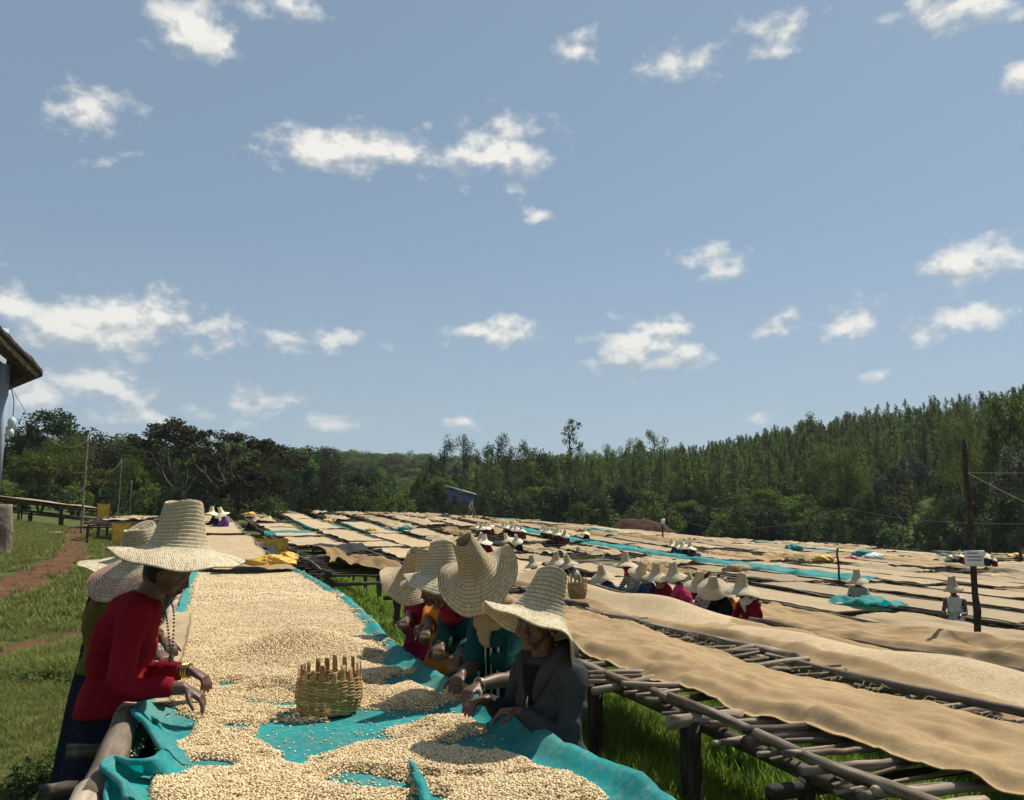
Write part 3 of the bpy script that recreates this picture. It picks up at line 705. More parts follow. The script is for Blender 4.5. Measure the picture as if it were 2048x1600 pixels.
T('tall', 664, 893, 74, 62, 'lf_brown', 'lone slim brownish tree rising from the bushes behind the netted beds', None, 1)
for i, (x, y, d, wd, lf) in enumerate([(15,955,55,90,'lf_olive'),(85,960,54,95,'lf_dark'),(150,958,55,90,'lf_olive'),(225,955,56,85,'lf_dark'),(300,950,60,90,'lf_euc'),(350,965,58,80,'lf_dark'),(410,955,60,90,'lf_dark'),(455,975,62,80,'lf_olive'),(540,975,66,90,'lf_gloss'),(590,960,75,90,'lf_dark'),(630,965,76,80,'lf_dark'),(700,960,80,90,'lf_gloss'),(745,965,84,85,'lf_olive'),(770,945,88,80,'lf_gloss'),(800,975,86,80,'lf_euc'),(850,980,88,70,'lf_dark'),(735,990,80,70,'lf_gloss'),(965,975,88,60,'lf_dark'),(905,990,90,60,'lf_dark')]):
    T('bush', x, y, d, wd, lf, 'leafy bush, %s from the left in the belt behind the left half of the field' % ordw(i), 'bushes behind the left half of the field')
# eucalyptus grove in the middle
for i, (x, y, d, wd) in enumerate([(886,868,112,52),(930,866,118,50),(955,880,110,48),(994,862,112,56),(1038,878,115,50),(1018,888,108,46),(868,905,105,46)]):
    T('tall', x, y, d, wd, 'lf_dark', ['tall dark eucalyptus, left edge of the grove above the blue hut', 'tall eucalyptus second from the left in the grove', 'eucalyptus with slightly lower tip in the middle of the grove', 'tall eucalyptus with rounded double crown above the blue hut', 'tall eucalyptus at the right of the grove above the hut', 'shorter eucalyptus between the two tall right ones of the grove', 'short dark eucalyptus at the left foot of the grove'][i])
T('round', 1078, 893, 110, 70, 'lf_dark', 'dark broad tree just left of the lone sparse eucalyptus')
T('sparse', 1138, 836, 88, 58, 'lf_euc', 'lone tall sparse eucalyptus with thin bare stem on the skyline')
for i, (x, y, d, wd) in enumerate(sorted([(1180,905,128,40),(1222,886,140,42),(1240,878,142,38),(1268,872,145,44),(1312,857,150,56),(1290,878,140,40),(1345,882,140,40),(1205,900,130,40),(1100,905,125,44),(1160,890,135,36)])):
    T('tall', x, y, d, wd, 'lf_euc', 'tall eucalyptus on the low skyline, %s counted from the lone sparse tree side' % ordw(i), 'eucalyptus on the low skyline')
T('round', 1625, 818, 165, 60, 'lf_euc', 'round-topped tree standing out of the plantation on the ridge')
T('round', 1628, 835, 150, 64, 'lf_dark', 'dark tree below the round-topped tree on the ridge')
T('willow', 1678, 866, 100, 142, 'lf_olive', 'big rounded drooping tree at the foot of the plantation')
T('spread', 1805, 908, 92, 120, 'lf_silver', 'small silvery flat-topped tree on the grassy slope', None, 0, 1.)
T('willow', 1915, 800, 84, 100, 'lf_olive', 'tall drooping tree right behind the sign pole')
T('round', 2018, 772, 88, 120, 'lf_bright', 'bright green tree at the upper right corner of the wood')
T('round', 2045, 880, 70, 120, 'lf_silver', 'greyish tree at the right edge behind the wires')
T('round', 1965, 930, 76, 90, 'lf_dark', 'dark tree right of the sign pole below the wires')
T('round', 2030, 985, 66, 90, 'lf_dark', 'dark tree low at the right edge under the wires')
# belt of bushes and small trees at the right end of the field
k = 0
for x in range(1010, 2110, 36):
    yy = np.interp(x, [1010, 1200, 1400, 1700, 2100], [985, 1000, 1010, 1030, 1040]) + random.uniform(-16, 16); d = np.interp(x, [1010, 1500, 2100], [96, 90, 76]) + random.uniform(-3, 5)
    T('bush', x + random.uniform(-10, 10), yy, d, random.uniform(70, 105), random.choice(['lf_gloss', 'lf_gloss', 'lf_euc', 'lf_dark']), 'glossy leaved bush, %s from the left in the belt along the right field edge' % ordw(k), 'bushes along the right edge of the field'); k += 1
for i, (x, y, d, wd, lf) in enumerate(sorted([(1240,965,100,80,'lf_dark'),(1300,975,98,70,'lf_olive'),(1420,960,104,80,'lf_olive'),(1530,975,100,80,'lf_euc'),(1580,960,104,70,'lf_dark'),(1490,935,112,80,'lf_dark'),(1120,960,104,70,'lf_olive'),(1060,970,100,70,'lf_euc'),(1360,940,112,76,'lf_euc'),(1740,975,90,80,'lf_gloss'),(1850,1000,84,70,'lf_bright'),(1900,985,84,70,'lf_gloss'),(985,965,104,60,'lf_dark'),(1180,975,98,70,'lf_dark')])):
    T('round', x, y, d, wd, lf, 'small leafy tree, %s from the left in front of the plantation slope' % ordw(i), 'small trees in front of the plantation')
# ------------------------------------------------------------------ woods on the hills (one mass each)
def merged(name, kind, var, lf):
    tm, cm = TREES[kind][var]
    def arr(me):
        v = np.empty(len(me.vertices) * 3, np.float32); me.vertices.foreach_get('co', v); return v.reshape(-1, 3), [list(p.vertices) for p in me.polygons]
    v1, f1 = arr(tm); v2, f2 = arr(cm); n1 = len(v1)
    me = bpy.data.meshes.new(name); me.from_pydata(np.concatenate([v1, v2]).tolist(), [], f1 + [[i + n1 for i in f] for f in f2])
    me.materials.append(M['bark']); me.materials.append(M[lf])
    mi = np.r_[np.zeros(len(f1), np.int32), np.ones(len(f2), np.int32)]; me.polygons.foreach_set('material_index', mi); me.update()
    return hide_src(link(name, me))
def wood(n, az0, az1, r0, r1, hm, seed, srcs, name, lab, wd=(1.0, 1.35), gap=None):
    r = np.random.default_rng(seed); az = np.radians(r.uniform(az0, az1, n)); rad = np.sqrt(r.uniform(r0 ** 2, r1 ** 2, n)); x, y = rad * np.sin(az), rad * np.cos(az)
    if gap is not None: k = gap(np.degrees(az), rad) ; x, y = x[k], y[k]
    H = r.uniform(*hm, len(x)) * (1 + .5 * fbm(x * .03, y * .03, seed)); s = r.uniform(*wd, len(x)) * H
    return gn_scatter(name, np.stack([x, y, G(x, y) - .1], 1), r.uniform(0, 6.28, len(x)), np.stack([s, s, H], 1).astype(np.float32), srcs, lab, 'woodland')
cones = [merged('eucalyptus_source', 'cone', i, lf) for i, lf in ((0, 'lf_euc'), (1, 'lf_olive'), (2, 'lf_olive'), (3, 'lf_euc'))]
mixed = [merged('woodland_source', 'round', i, lf) for i, lf in ((0, 'lf_dark'), (1, 'lf_euc'), (2, 'lf_olive'), (3, 'lf_dark'))] + [merged('woodland_source', 'tall', 0, 'lf_euc')]
clear = lambda a, r: ~((a > 23) & (a < 29) & (r < 132) & (r > 84) & (fbm(a * .8, r * .12, 4) > -.12))
wood(2500, -3, 42, 100, 200, (5.5, 10.), 5, cones, 'plantation_wood', 'young eucalyptus plantation covering the hillside on the right', (1.0, 1.4), clear)
wood(520, 2, 42, 94, 128, (3.5, 6.5), 6, mixed, 'undergrowth_wood', 'mixed trees and undergrowth at the foot of the plantation', (1.1, 1.5), clear)
wood(1500, -46, 3, 150, 390, (8, 13), 8, mixed, 'valley_wood', 'hazy mixed forest on the far hill across the valley', (1.0, 1.3))
wood(500, -46, -12, 88, 150, (5, 8.5), 9, mixed, 'left_wood', 'dark mixed wood behind the left tree belt', (1.0, 1.3))
wood(260, -14, 3, 100, 150, (4, 7), 10, mixed + cones[:2], 'slope_wood', 'mixed trees on the slope beyond the middle of the field', (1.0, 1.4))

# ------------------------------------------------------------------ drying beds
def pole_mesh(name, L, r, seed, k=7, n=10, wob=.03, taper=.8):
    q = np.random.default_rng(seed); u = np.linspace(-.5, .5, n); P = np.stack([u * L, wob * q.normal(size=n).cumsum() * .4, wob * q.normal(size=n).cumsum() * .4], 1); P[:, 1:] -= P[:, 1:].mean(0)
    rad = r * np.linspace(1, taper, n) * (1 + .09 * q.normal(size=n)); return mesh(name, *tube(P, rad, k))
SLATS = [pole_mesh('slat', 1.0, .019, 200 + i, 7, 9, .016, .75) for i in range(8)]
POSTS = [pole_mesh('post', 1.0, .045, 300 + i, 8, 6, .006, .9) for i in range(5)]
BEAMS = [pole_mesh('crossbeam', 1.0, .032, 330 + i, 7, 6, .006, .9) for i in range(3)]
ROT = AX      # beds run along s: local X is across (t), local Y along (s)
def rail_tube(s0, s1, t, h, r, seed, base, k=7, wob=.03, step=.35, dz=None):
    """a pole along the bed, following the ground"""
    q = np.random.default_rng(seed); n = max(4, int((s1 - s0) / step)); s = np.linspace(s0, s1, n)
    tt = t + wob * 2.5 * fbm(s * .5, s * 0 + seed * 1.7, seed, 3); x, y = XY(s, tt)
    xs, ys = XY(s, np.full(n, base)); z = G(xs, ys) + h + wob * fbm(s * .6, s * 0 + seed * 3.1 + 50, seed + 3, 3)
    rad = r * np.interp(s, [s0, s1], [1.15, .8]) * (1 + .10 * (q.random(n) - .5))
    P = np.stack([x, y, z], 1); return P, rad
def grain(V, P):   # nothing: kept for clarity of the pole's own coordinates
    return V
ORD = ['first', 'second', 'third', 'fourth', 'fifth', 'sixth', 'seventh', 'eighth', 'ninth', 'tenth', 'eleventh', 'twelfth', 'thirteenth', 'fourteenth', 'fifteenth', 'sixteenth', 'seventeenth', 'eighteenth', 'nineteenth', 'twentieth']
def bed(s0, s1, t0, t1, label, h=.85, detail=2, slat_gap=.15, post_gap=2.3, seed=0, mat='pole', group='raised drying beds', under=True, slat_over=.12, extra_rail=False, slat_s=None, rough=.3):
    """raised bed of poles: posts, crossbeams, long rails and cross slats"""
    tm = (t0 + t1) / 2; sm_ = (s0 + s1) / 2; x, y = XY(sm_, tm); q = np.random.default_rng(seed + 900)
    e = empty('drying_bed', (x, y, gz(x, y))); tag(e, label, 'drying bed', group)
    wd = t1 - t0
    def gl(s, t): xx, yy = XY(s, t); return gz(xx, yy)
    k = 8 if detail == 2 else 5
    for i, t in enumerate((t0 + .03, t1 - .03)):
        a = s0 - .2; j = 0
        while a < s1:                                    # poles laid end over end
            b = min(a + q.uniform(3.2, 5.), s1 + .2) if detail == 2 else s1 + .2
            P, rad = rail_tube(a, b + (.25 if b < s1 else 0), t + q.normal() * .02, h + q.normal() * .012, .029 * q.uniform(.85, 1.2), seed * 5 + i + j * 31, tm, k, .10, .22 if detail == 2 else .9)
            V_, F_ = tube(P, rad, 10 if detail == 2 else k)
            if detail == 2: kk = 10; cen = np.repeat(P, kk, 0); dv = V_[:len(cen)] - cen; ph_ = np.tile(np.arange(kk), len(P)); lon = np.repeat(np.arange(len(P)), kk); V_[:len(cen)] = cen + dv * (1 + .5 * fbm(ph_ * .9 + j * 7, lon * .7 + i * 9, seed + 3, 3) + .35 * (vnoise(lon * .55, ph_ * .3, seed + 8) > .86))[:, None]
            objrot('rail', V_, F_, M[mat], e, ROT + R(90)); a = b; j += 1
    if under:
        for i, t in enumerate((t0 + .12, t1 - .12)):
            P, rad = rail_tube(s0, s1, t, h - .125, .038, seed * 5 + 2 + i, tm, k, .04, .4 if detail == 2 else 1.5)
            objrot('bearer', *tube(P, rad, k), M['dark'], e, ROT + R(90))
    if detail >= 1:
        n = max(2, int(round((s1 - s0) / post_gap)) + 1)
        for i in range(n):
            s = s0 + .1 + (s1 - s0 - .2) * i / (n - 1)
            for t in (t0 + .1, t1 - .1):
                xx, yy = XY(s, t); xs, ys = XY(s, tm); zt = gz(xs, ys) + h - .14; zb = gz(xx, yy) - .05
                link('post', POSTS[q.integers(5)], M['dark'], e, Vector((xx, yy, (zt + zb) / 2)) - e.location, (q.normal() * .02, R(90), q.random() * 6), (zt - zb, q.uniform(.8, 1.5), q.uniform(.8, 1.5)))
            xx, yy = XY(s, tm); link('crossbeam', BEAMS[q.integers(3)], M['dark'], e, Vector((xx, yy, gz(xx, yy) + h - .19)) - e.location, (0, 0, ROT), (wd + .25, 1, 1))
    zs = h - .055
    if slat_s is None: slat_s = np.arange(s0 + .05, s1 - .02, slat_gap)
    if detail == 2:
        for s in slat_s:
            if q.random() < rough * .12: continue
            part = q.random() < rough * .45; ln = (wd * q.uniform(.3, .7)) if part else wd + slat_over + q.uniform(-.14, .14); dt = (q.choice([-1, 1]) * (wd + .12 - ln) / 2) if part else q.normal() * .05
            s = s + q.normal() * (.02 + .05 * rough); xx, yy = XY(s, tm + dt); sc = q.uniform(.45, 1.25) if q.random() < .8 or rough < .9 else q.uniform(1.2, 1.9); xb, yb = XY(s, tm)
            link('slat', SLATS[q.integers(8)], M['log'] if q.random() < rough * .35 else M[mat], e, Vector((xx, yy, gz(xb, yb) + zs + q.normal() * (.006 + .012 * rough))) - e.location, (q.random() * 6, q.normal() * (.012 + .02 * rough), ROT + q.normal() * (.03 + .09 * rough)), (ln, sc, sc))
    else:
        mb = MB()
        for s in slat_s:
            a = np.array(XY(s + q.normal() * .03, t0 - .05 + q.normal() * .05)); b = np.array(XY(s + q.normal() * .03, t1 + .05 + q.normal() * .05)); z = gz(*XY(s, tm)) + zs + q.normal() * .008
            if q.random() < .85: mb.add(*tube([[a[0], a[1], z], [b[0], b[1], z + q.normal() * .02]], .026 * q.uniform(.6, 1.5), 5, caps=True))
        tag(objrot('slats', *mb.get(), M[mat], e, ROT), kind='stuff')
    return e
def sheet(name, s0, s1, tl, tr, mat, label, cat, h=.87, ds=.08, nt=16, rip=.02, fold=.03, edge=.05, seed=0, zf=None, group=None, kind=None, hang=(0, 0), base=None, thick=0., parent=None, sag=0.):
    """cloth or layer laid over a bed between t = tl(s) and tr(s)"""
    n = max(6, int((s1 - s0) / ds)); s = np.linspace(s0, s1, n); f = lambda v: v(s) if callable(v) else np.full(n, float(v))
    L = f(tl) + edge * 2 * fbm(s * 1.1, s * 0 + seed, seed, 4); Rr = f(tr) + edge * 2 * fbm(s * 1.1, s * 0 + seed + 7, seed + 5, 4)
    u = np.linspace(0, 1, nt); t = L[:, None] + (Rr - L)[:, None] * u; ss = s[:, None] + edge * 1.5 * fbm(t * 2.5, t * 0 + np.array([0, 9.])[0], seed + 2, 3) * ((np.arange(n) < 3) | (np.arange(n) > n - 4))[:, None]
    x, y = XY(ss, t); bt = base if base is not None else (f(tl) + f(tr)).mean() / 2; xb, yb = XY(ss, np.full_like(t, bt)); z = G(xb, yb) + h
    z = z + rip * 2 * fbm(ss * 3.1 + seed, t * 3.1, seed + 9, 4) + fold * np.abs(fbm(ss * .8 + seed, t * 2.2 + ss * .3, seed + 4, 3)) * 3
    if zf is not None: z = z + zf(ss, t)
    z = z - sag * np.sin(np.pi * u)[None]
    if hang[0]: z = z - hang[0] * sm(u, .12, 0)[None]
    if hang[1]: z = z - hang[1] * sm(u, .88, 1)[None]
    V = np.stack([x, y, z], -1).reshape(-1, 3); Q = gridf(n, nt)[:, ::-1]
    if thick:
        m = len(V); V2 = V.copy(); V2[:, 2] -= thick; rim = []
        idx = np.arange(m).reshape(n, nt); loop = np.concatenate([idx[0], idx[1:, -1], idx[-1, ::-1][1:], idx[::-1, 0][1:-1]])
        l2 = np.roll(loop, -1); rim = np.stack([loop, l2, l2 + m, loop + m], 1)
        V = np.concatenate([V, V2]); Q = np.concatenate([Q, Q[:, ::-1] + m, rim])
    o = obj(name, V, Q, M[mat], parent); tag(o, label, cat, group, kind); return o

def norm3(v): return v / (np.linalg.norm(v, axis=1)[:, None] + 1e-9)
# --- the main bed under the teal net
MB_S0, MB_S1 = 1.0, 13.5
main = bed(MB_S0, MB_S1, -.30, 1.16, 'long main drying bed in the foreground lined with teal net', .735, 2, .2, 2.2, 1, 'pole', None, slat_s=np.arange(1.1, 13.4, .34))
for i, (sa, sb) in enumerate(((1.0, 2.93), (2.80, 4.55), (4.5, 7.6), (7.5, 10.6), (10.5, 13.5))):     # thick bleached edge log on the left
    s = np.linspace(sa, sb, 14); tt = -.30 - .018 * i % 2 + .012 * np.sin(s * 3 + i); x, y = XY(s, tt)
    P = np.stack([x, y, .835 + .006 * np.sin(s * 4 + i * 2) + G(x, y) * 0], 1)
    V_, F_ = tube(np.zeros((14, 3)) + np.stack([np.linspace(-.5, .5, 14) * (sb - sa), .012 * np.sin(s * 3 + i), .006 * np.sin(s * 4)], 1), .05 * (1 + .12 * vnoise(s * 3, s * 0, 5 + i) - .04), 14)
    V_ += (.004 * (vnoise(V_[:, 0] * 9, np.arctan2(V_[:, 1], V_[:, 2]) * 3, 3) - .5))[:, None] * 1.5
    xm, ym = XY((sa + sb) / 2, -.305); o = link('edge_log', mesh('edge_log', V_, F_), M['log'], main, Vector((xm, ym, .828)) - main.location, (0, 0, R(90) + AX))
for s, t_ in ((2.62, -.42), (3.22, -.43), (3.7, -.42)):       # stub ends of cross poles beside the log
    x, y = XY(s, t_ + .03); link('crossbeam', BEAMS[int(s * 10) % 3], M['dark'], main, Vector((x, y, .76)) - main.location, (0, 0, ROT + .05), (.2, .85, .85))

# right edge and left edge of the net, the height of the net, the depth of the beans
def netR(s): return np.interp(s, [1, 2.3, 2.7, 3.1, 4, 5.5, 7, 8.6, 11, 13.5], [1.20, 1.22, 1.17, 1.16, 1.10, 1.09, 1.2, 1.27, 1.24, 1.20])
LE = np.array([(160,1640),(150,1610),(250,1595),(245,1560),(198,1528),(225,1512),(255,1524),(300,1522),(325,1500),(292,1440),(262,1420),(280,1400),(298,1392)])
lep = np.array([ST(*hitz(a, b, .875)[:2]) for a, b in LE])
def netz(s, t):
    r = netR(s); q = t - r
    z = .835 - .022 * np.sin(np.pi * np.clip((t + .3) / 1.4, 0, 1)) + .012 * fbm(s * 2.1, t * 2.1, 31, 3) * 2 + .010 * fbm(s * 6.5, t * 9, 37, 3)
    lip = (.035 + .022 * sm(s, 4.6, 3.2)) * np.exp(-((q + .0) / .05) ** 2) - .10 * sm(q, .02, .14)
    wr = .022 * fbm(s * 9, t * 11, 33, 3) * np.exp(-(q / .14) ** 2) * 2
    return z + lip + wr + .018 * np.exp(-((t + .3) / .08) ** 2)
BARE = [(535,1385,75,16,1),(455,1362,30,8,.6),(620,1462,105,36,1.15),(560,1447,45,14,1),(690,1415,36,14,.7),(790,1425,110,26,1.1),(770,1460,80,22,1.),(905,1408,60,14,.8),(800,1318,85,17,1.05),(825,1350,80,13,1.),(735,1552,110,26,1.15),(850,1592,60,18,1.1),
        (430,1519,48,11,.95),(590,1505,26,10,.7),(330,1445,62,38,1.2),(300,1490,40,45,1.2),(275,1570,30,45,1.1),(975,1478,70,20,1.05),(1060,1475,50,36,1.1),(1040,1556,36,8,.8),(945,1548,34,6,.8),(860,1545,30,8,.7),(880,1482,30,10,.6),(1160,1530,70,22,1.1),(470,1445,34,7,.7),(760,1365,46,8,.8)]
bare = []
for (x, y, a, b, k) in BARE:
    c = np.array(ST(*hitz(x, y, .84)[:2])); e1 = np.array(ST(*hitz(x + a, y, .84)[:2])) - c; e2 = np.array(ST(*hitz(x, y + b, .84)[:2])) - c
    bare.append((c, np.linalg.inv(np.stack([e1, e2], 1)), k))
def pxst(x, y, z=.85): return np.array(ST(*hitz(x, y, z)[:2]))
PILES = [(pxst(600, 1300), .42, .34, .15), (pxst(600, 1360), .3, .3, .05), (pxst(850, 1448), .15, .19, .032), (pxst(830, 1388), .22, .12, .03), (pxst(920, 1385), .12, .1, .03), (pxst(925, 1505), .16, .24, .018), (pxst(480, 1590), .3, .4, .03), (pxst(1080, 1575), .2, .2, .025), (np.array([8.2, .5]), 1.2, .5, .05), (np.array([10.8, .4]), 1.2, .5, .05), (pxst(810, 1335), .1, .1, .02)]
def beanh(s, t):
    m = np.full_like(s, .46) + .7 * fbm(s * 3.2, t * 3.2, 21, 4) + 1.1 * fbm(s * 9, t * 9, 23, 4)
    for c, Mi, k in bare:
        k = k * .95; Mi = Mi * 1.1; q1 = Mi[0, 0] * (s - c[0]) + Mi[0, 1] * (t - c[1]); q2 = Mi[1, 0] * (s - c[0]) + Mi[1, 1] * (t - c[1])
        m = m - 1.15 * k * np.exp(-(q1 * q1 + q2 * q2) ** 1.6 * .9)
    m = m + .45 * sm(s, 4.6, 6.0)
    m = m - 1.6 * sm(t, netR(s) - .17, netR(s) - .03) * (1 - .25 * sm(s, 4, 6)) - 1.4 * sm(t, -.10, -.27) * (1 - .0 * s)
    h = .016 * np.clip(m * 3, -1, 1)
    for c, a, b, hh in PILES:
        pk = hh * np.exp(-((s - c[0]) / a) ** 2 - ((t - c[1]) / b) ** 2); h = h + pk
    h = h + .012 * fbm(s * 1.7, t * 2.6, 77, 4) * sm(s, 5, 7) * 2
    h = h - .2 * sm(s, 13.1, 13.3)
    return h
# the net itself
ss = np.arange(1.0, 13.45, .035); L_ = np.full(len(ss), -.27) + .05 * fbm(ss * 1.6, ss * 0, 41, 3)
L_ = np.where(ss < 4.4, -.20 + .10 * np.exp(-((ss - lep[8, 0]) / .16) ** 2) - .06 * np.sin(ss * 5), L_)
nt = 60; u = np.linspace(0, 1, nt); R_ = netR(ss) + .13 + .03 * fbm(ss * 3, ss * 0 + 4, 42, 3)
tt = L_[:, None] + (R_ - L_)[:, None] * u; s2 = np.repeat(ss[:, None], nt, 1)
zz = netz(s2, tt); x, y = XY(s2, tt)
zz += (.030 * sm(u, .10, 0)[None] + .03 * (fbm(s2 * 6, tt * 6, 44, 3)) * sm(u, .25, 0)[None] * 2) * sm(tt, -.02, -.3)
# over the log the net rides on the log
lg = .882 - 6 * (tt + .305) ** 2; zz = np.maximum(zz, np.where(np.abs(tt + .305) < .07, lg, 0))
netV = np.stack([x, y, zz], -1)
net_o = obj('shade_net', netV.reshape(-1, 3), gridf(len(ss), nt)[:, ::-1], M['teal']); tag(net_o, 'teal shade net lining the main drying bed under the beans', 'net')
hem = netV[:, 0]; obj('hem', *tube(hem[::2], .009, 7), M['teal'], net_o)
# hanging folds of the near left corner
for pts, lab in (([(252, 1600), (246, 1568), (200, 1531), (226, 1513), (262, 1526), (305, 1522), (326, 1503)], 0), ([(326, 1503), (292, 1446), (264, 1424), (282, 1402), (300, 1394)], 1)):
    P = np.array([hitz(a, b, .90) for a, b in pts]); d = np.r_[0, np.cumsum(np.linalg.norm(np.diff(P, axis=0), axis=1))]; uu = np.linspace(0, d[-1], 50)
    P = np.stack([np.interp(uu, d, P[:, i]) for i in range(3)], 1); kk = np.ones(5) / 5; P = np.stack([np.convolve(np.pad(P[:, i], 2, 'edge'), kk, 'valid') for i in range(3)], 1)
    nx = np.array([CA, SA, 0]); rows = [P + nx * a + np.array([0, 0, b]) for a, b in ((0, 0), (.008, .006), (.02, .0), (.035, -.02), (.06, -.045), (.10, -.058))]
    V = np.stack(rows, 1); V[..., 2] += .006 * fbm(V[..., 0] * 20, V[..., 1] * 20, 3)
    obj('fold', V.reshape(-1, 3), gridf(50, 6), M['teal'], net_o); obj('hem', *tube(P, .010, 7), M['teal'], net_o)
# twists of net sticking out of the beans
for pts, r_, lft in (([(858, 1640), (852, 1600), (842, 1575), (832, 1556), (820, 1548)], .013, .010), ([(838, 1562), (832, 1545), (824, 1530), (812, 1518)], .008, .006)):
    P = np.array([hitz(a, b, .845) for a, b in pts]); P = spline(P, 26); uu = np.linspace(0, 1, 26); P[:, 2] += lft * np.sin(np.pi * uu) + .006 * fbm(uu * 6, uu * 0, 3)
    V_, F_ = tube(P, np.stack([r_ * (.25 + np.sin(np.pi * uu) ** .6 * (1 + .5 * fbm(uu * 7, uu * 0 + 3, 5))), r_ * .55 * (.2 + np.sin(np.pi * uu) ** .5)], 1), 14)
    nn_ = len(P) * 14; ang = np.tile(np.arange(14), len(P)); V_[:nn_] += ((np.sin(ang * 2.7 + np.repeat(uu * 9, 14)) * .22 * r_)[:, None]) * norm3(V_[:nn_] - np.repeat(P, 14, 0))
    obj('fold', V_, F_, M['teal'], net_o)
# the mass of beans
ss = np.arange(1.05, 13.3, .03); tt = np.arange(-.26, 1.30, .02); s2, t2 = np.meshgrid(ss, tt, indexing='ij')
hz_ = beanh(s2, t2); x, y = XY(s2, t2); z = netz(s2, t2) + hz_ - .006 + .004 * fbm(s2 * 40, t2 * 40, 5, 2)
Vb = np.stack([x, y, z], -1); Qb = gridf(len(ss), len(tt))[:, ::-1]
keep = (hz_.ravel()[Qb] > -.004).any(1)
bl = obj('coffee_beans', Vb.reshape(-1, 3), Qb[keep], M['bed_floor']); tag(bl, 'pale parchment coffee beans spread on the teal net of the main bed', 'coffee beans', kind='stuff')
def ico(name, r):
    bm = bmesh.new(); bmesh.ops.create_icosphere(bm, subdivisions=2, radius=1); me = bpy.data.meshes.new(name)
    for v in bm.verts:
        v.co = Vector((v.co.x * r[0], v.co.y * r[1], v.co.z * r[2] if v.co.z > 0 else v.co.z * r[2] * .55))
    bm.to_mesh(me); bm.free(); me.polygons.foreach_set('use_smooth', np.ones(len(me.polygons), bool)); return hide_src(link(name, me, M['bean']))
BEAN = ico('bean', (.0062, .0046, .0036))
def scatter_beans(s0, s1, sp, sc, seed, thr=.0):
    r = np.random.default_rng(seed); s = np.arange(s0, s1, sp); t = np.arange(-.26, 1.24, sp); S2, T2 = np.meshgrid(s, t, indexing='ij'); S2 = (S2 + r.uniform(-.5, .5, S2.shape) * sp).ravel(); T2 = (T2 + r.uniform(-.5, .5, T2.shape) * sp).ravel()
    hh = beanh(S2, T2); k = hh > thr - .004 + .008 * r.random(len(hh)); 
    strag = (hh > -.03) & (T2 < netR(S2) - .12) & (r.random(len(hh)) < .012 + .12 * np.exp(hh * 260)) & ~k
    k |= strag; S2, T2, hh = S2[k], T2[k], hh[k]; z = netz(S2, T2) + np.maximum(hh, 0) + .002 + r.normal(size=len(hh)) * .0014; x, y = XY(S2, T2)
    tl = r.normal(size=(len(x), 3)).astype(np.float32) * .45
    return np.stack([x, y, z], 1), r.uniform(0, 6.28, len(x)), (sc * r.uniform(.82, 1.15, len(x))).astype(np.float32), tl
A_ = scatter_beans(1.6, 5.0, .0074, .86, 1); B_ = scatter_beans(5.0, 8.2, .0100, 1.06, 2); C_ = scatter_beans(8.2, 13.2, .0175, 1.7, 3)
PP, RZ, SC, TL_ = [np.concatenate(v) for v in zip(A_, B_, C_)]
print('beans', len(PP))
gn_scatter('loose_beans', PP, RZ, SC, BEAN, 'individual parchment beans on top of the main drying bed', 'coffee beans', tilt=TL_)
# ------------------------------------------------------------------ near beds on the right
def label_row(k): return ORD[k]
bed2 = bed(1.0, 13.2, 2.65, 4.35, 'bare pole drying bed with a long burlap strip, nearest on the right', .85, 2, .078, 2.3, 2, 'pole', None, slat_over=.2, rough=1.)
for i, (s, t_) in enumerate(((4.35, 2.62), (2.75, 2.66))):     # thick corner posts under the front rail
    xx, yy = XY(s, t_); xb, yb = XY(s, 3.5); zt_ = gz(xb, yb) + .80; zb_ = gz(xx, yy) - .05; link('post', POSTS[i], M['dark'], bed2, Vector((xx, yy, (zt_ + zb_) / 2)) - bed2.location, (0, R(90), i * 2.), (zt_ - zb_, 1.35, 1.35))
    link('crossbeam', BEAMS[i], M['log'], bed2, Vector((*XY(s - .02, t_ + .1), zt_ + .0)) - bed2.location, (0, 0, ROT), (.5, 1.2, 1.2))
q = np.random.default_rng(5)
def mid2(s): return 3.55 + .12 * np.sin(s * .7)
sheet('burlap_strip', 1.4, 11.0, lambda s: 2.98 + .10 * np.sin(s * .9) + .08 * np.sin(s * .31 + 1), lambda s: 3.98 + .10 * np.sin(s * .6 + 2) + .12 * sm(s, 5, 2), 'burlap',
      'long tan burlap strip lying on the nearest right hand bed', 'burlap', .872, .035, 44, .022, .045, .06, 11,
      lambda s, t: .05 * np.exp(-((t - 3.45 - .15 * np.sin(s)) / .16) ** 2) * (.5 + .5 * np.sin(s * 1.3)) + .16 * np.exp(-((t - 3.93) / .10) ** 2) * np.exp(-((s - 2.75) / .35) ** 2) + .07 * fbm(s * .9 + t * .8, t * 4.5, 13, 3) + .035 * np.abs(fbm(s * 3.4 + t * 2, t * 5.5 - s, 15, 3)) + .03 * np.abs(fbm(s * 8, t * 8, 16, 3)) + .045 * np.abs(fbm(s * 1.7, t * 7 + s * .8, 17, 2)) - .008 * np.abs(np.sin(s * 3.14 / .24)), hang=(.05, .02), thick=.006)
def fray(name, s0, s1, tf, h, seed, label, n=260, base=3.5, L=.05):
    r = np.random.default_rng(seed); mb = MB()
    for i in range(n):
        s = r.uniform(s0, s1); t = tf(s) + r.normal() * .015; x, y = XY(s, t); z = gz(*XY(s, base)) + h + r.normal() * .01; a = r.uniform(-.6, 2.2)
        d = np.array([*XY(math.cos(a) * .0 + r.normal() * .5, abs(r.normal()) * .8 + .2), r.normal() * .5 + .2]) * L * r.uniform(.4, 1.4)
        mb.add(*tube([[x, y, z], [x + d[0] * .5, y + d[1] * .5, z + d[2] * .6 + .008], [x + d[0], y + d[1], z + d[2] * .5]], [.0022, .0018, .0012], 3, caps=False))
    return mb
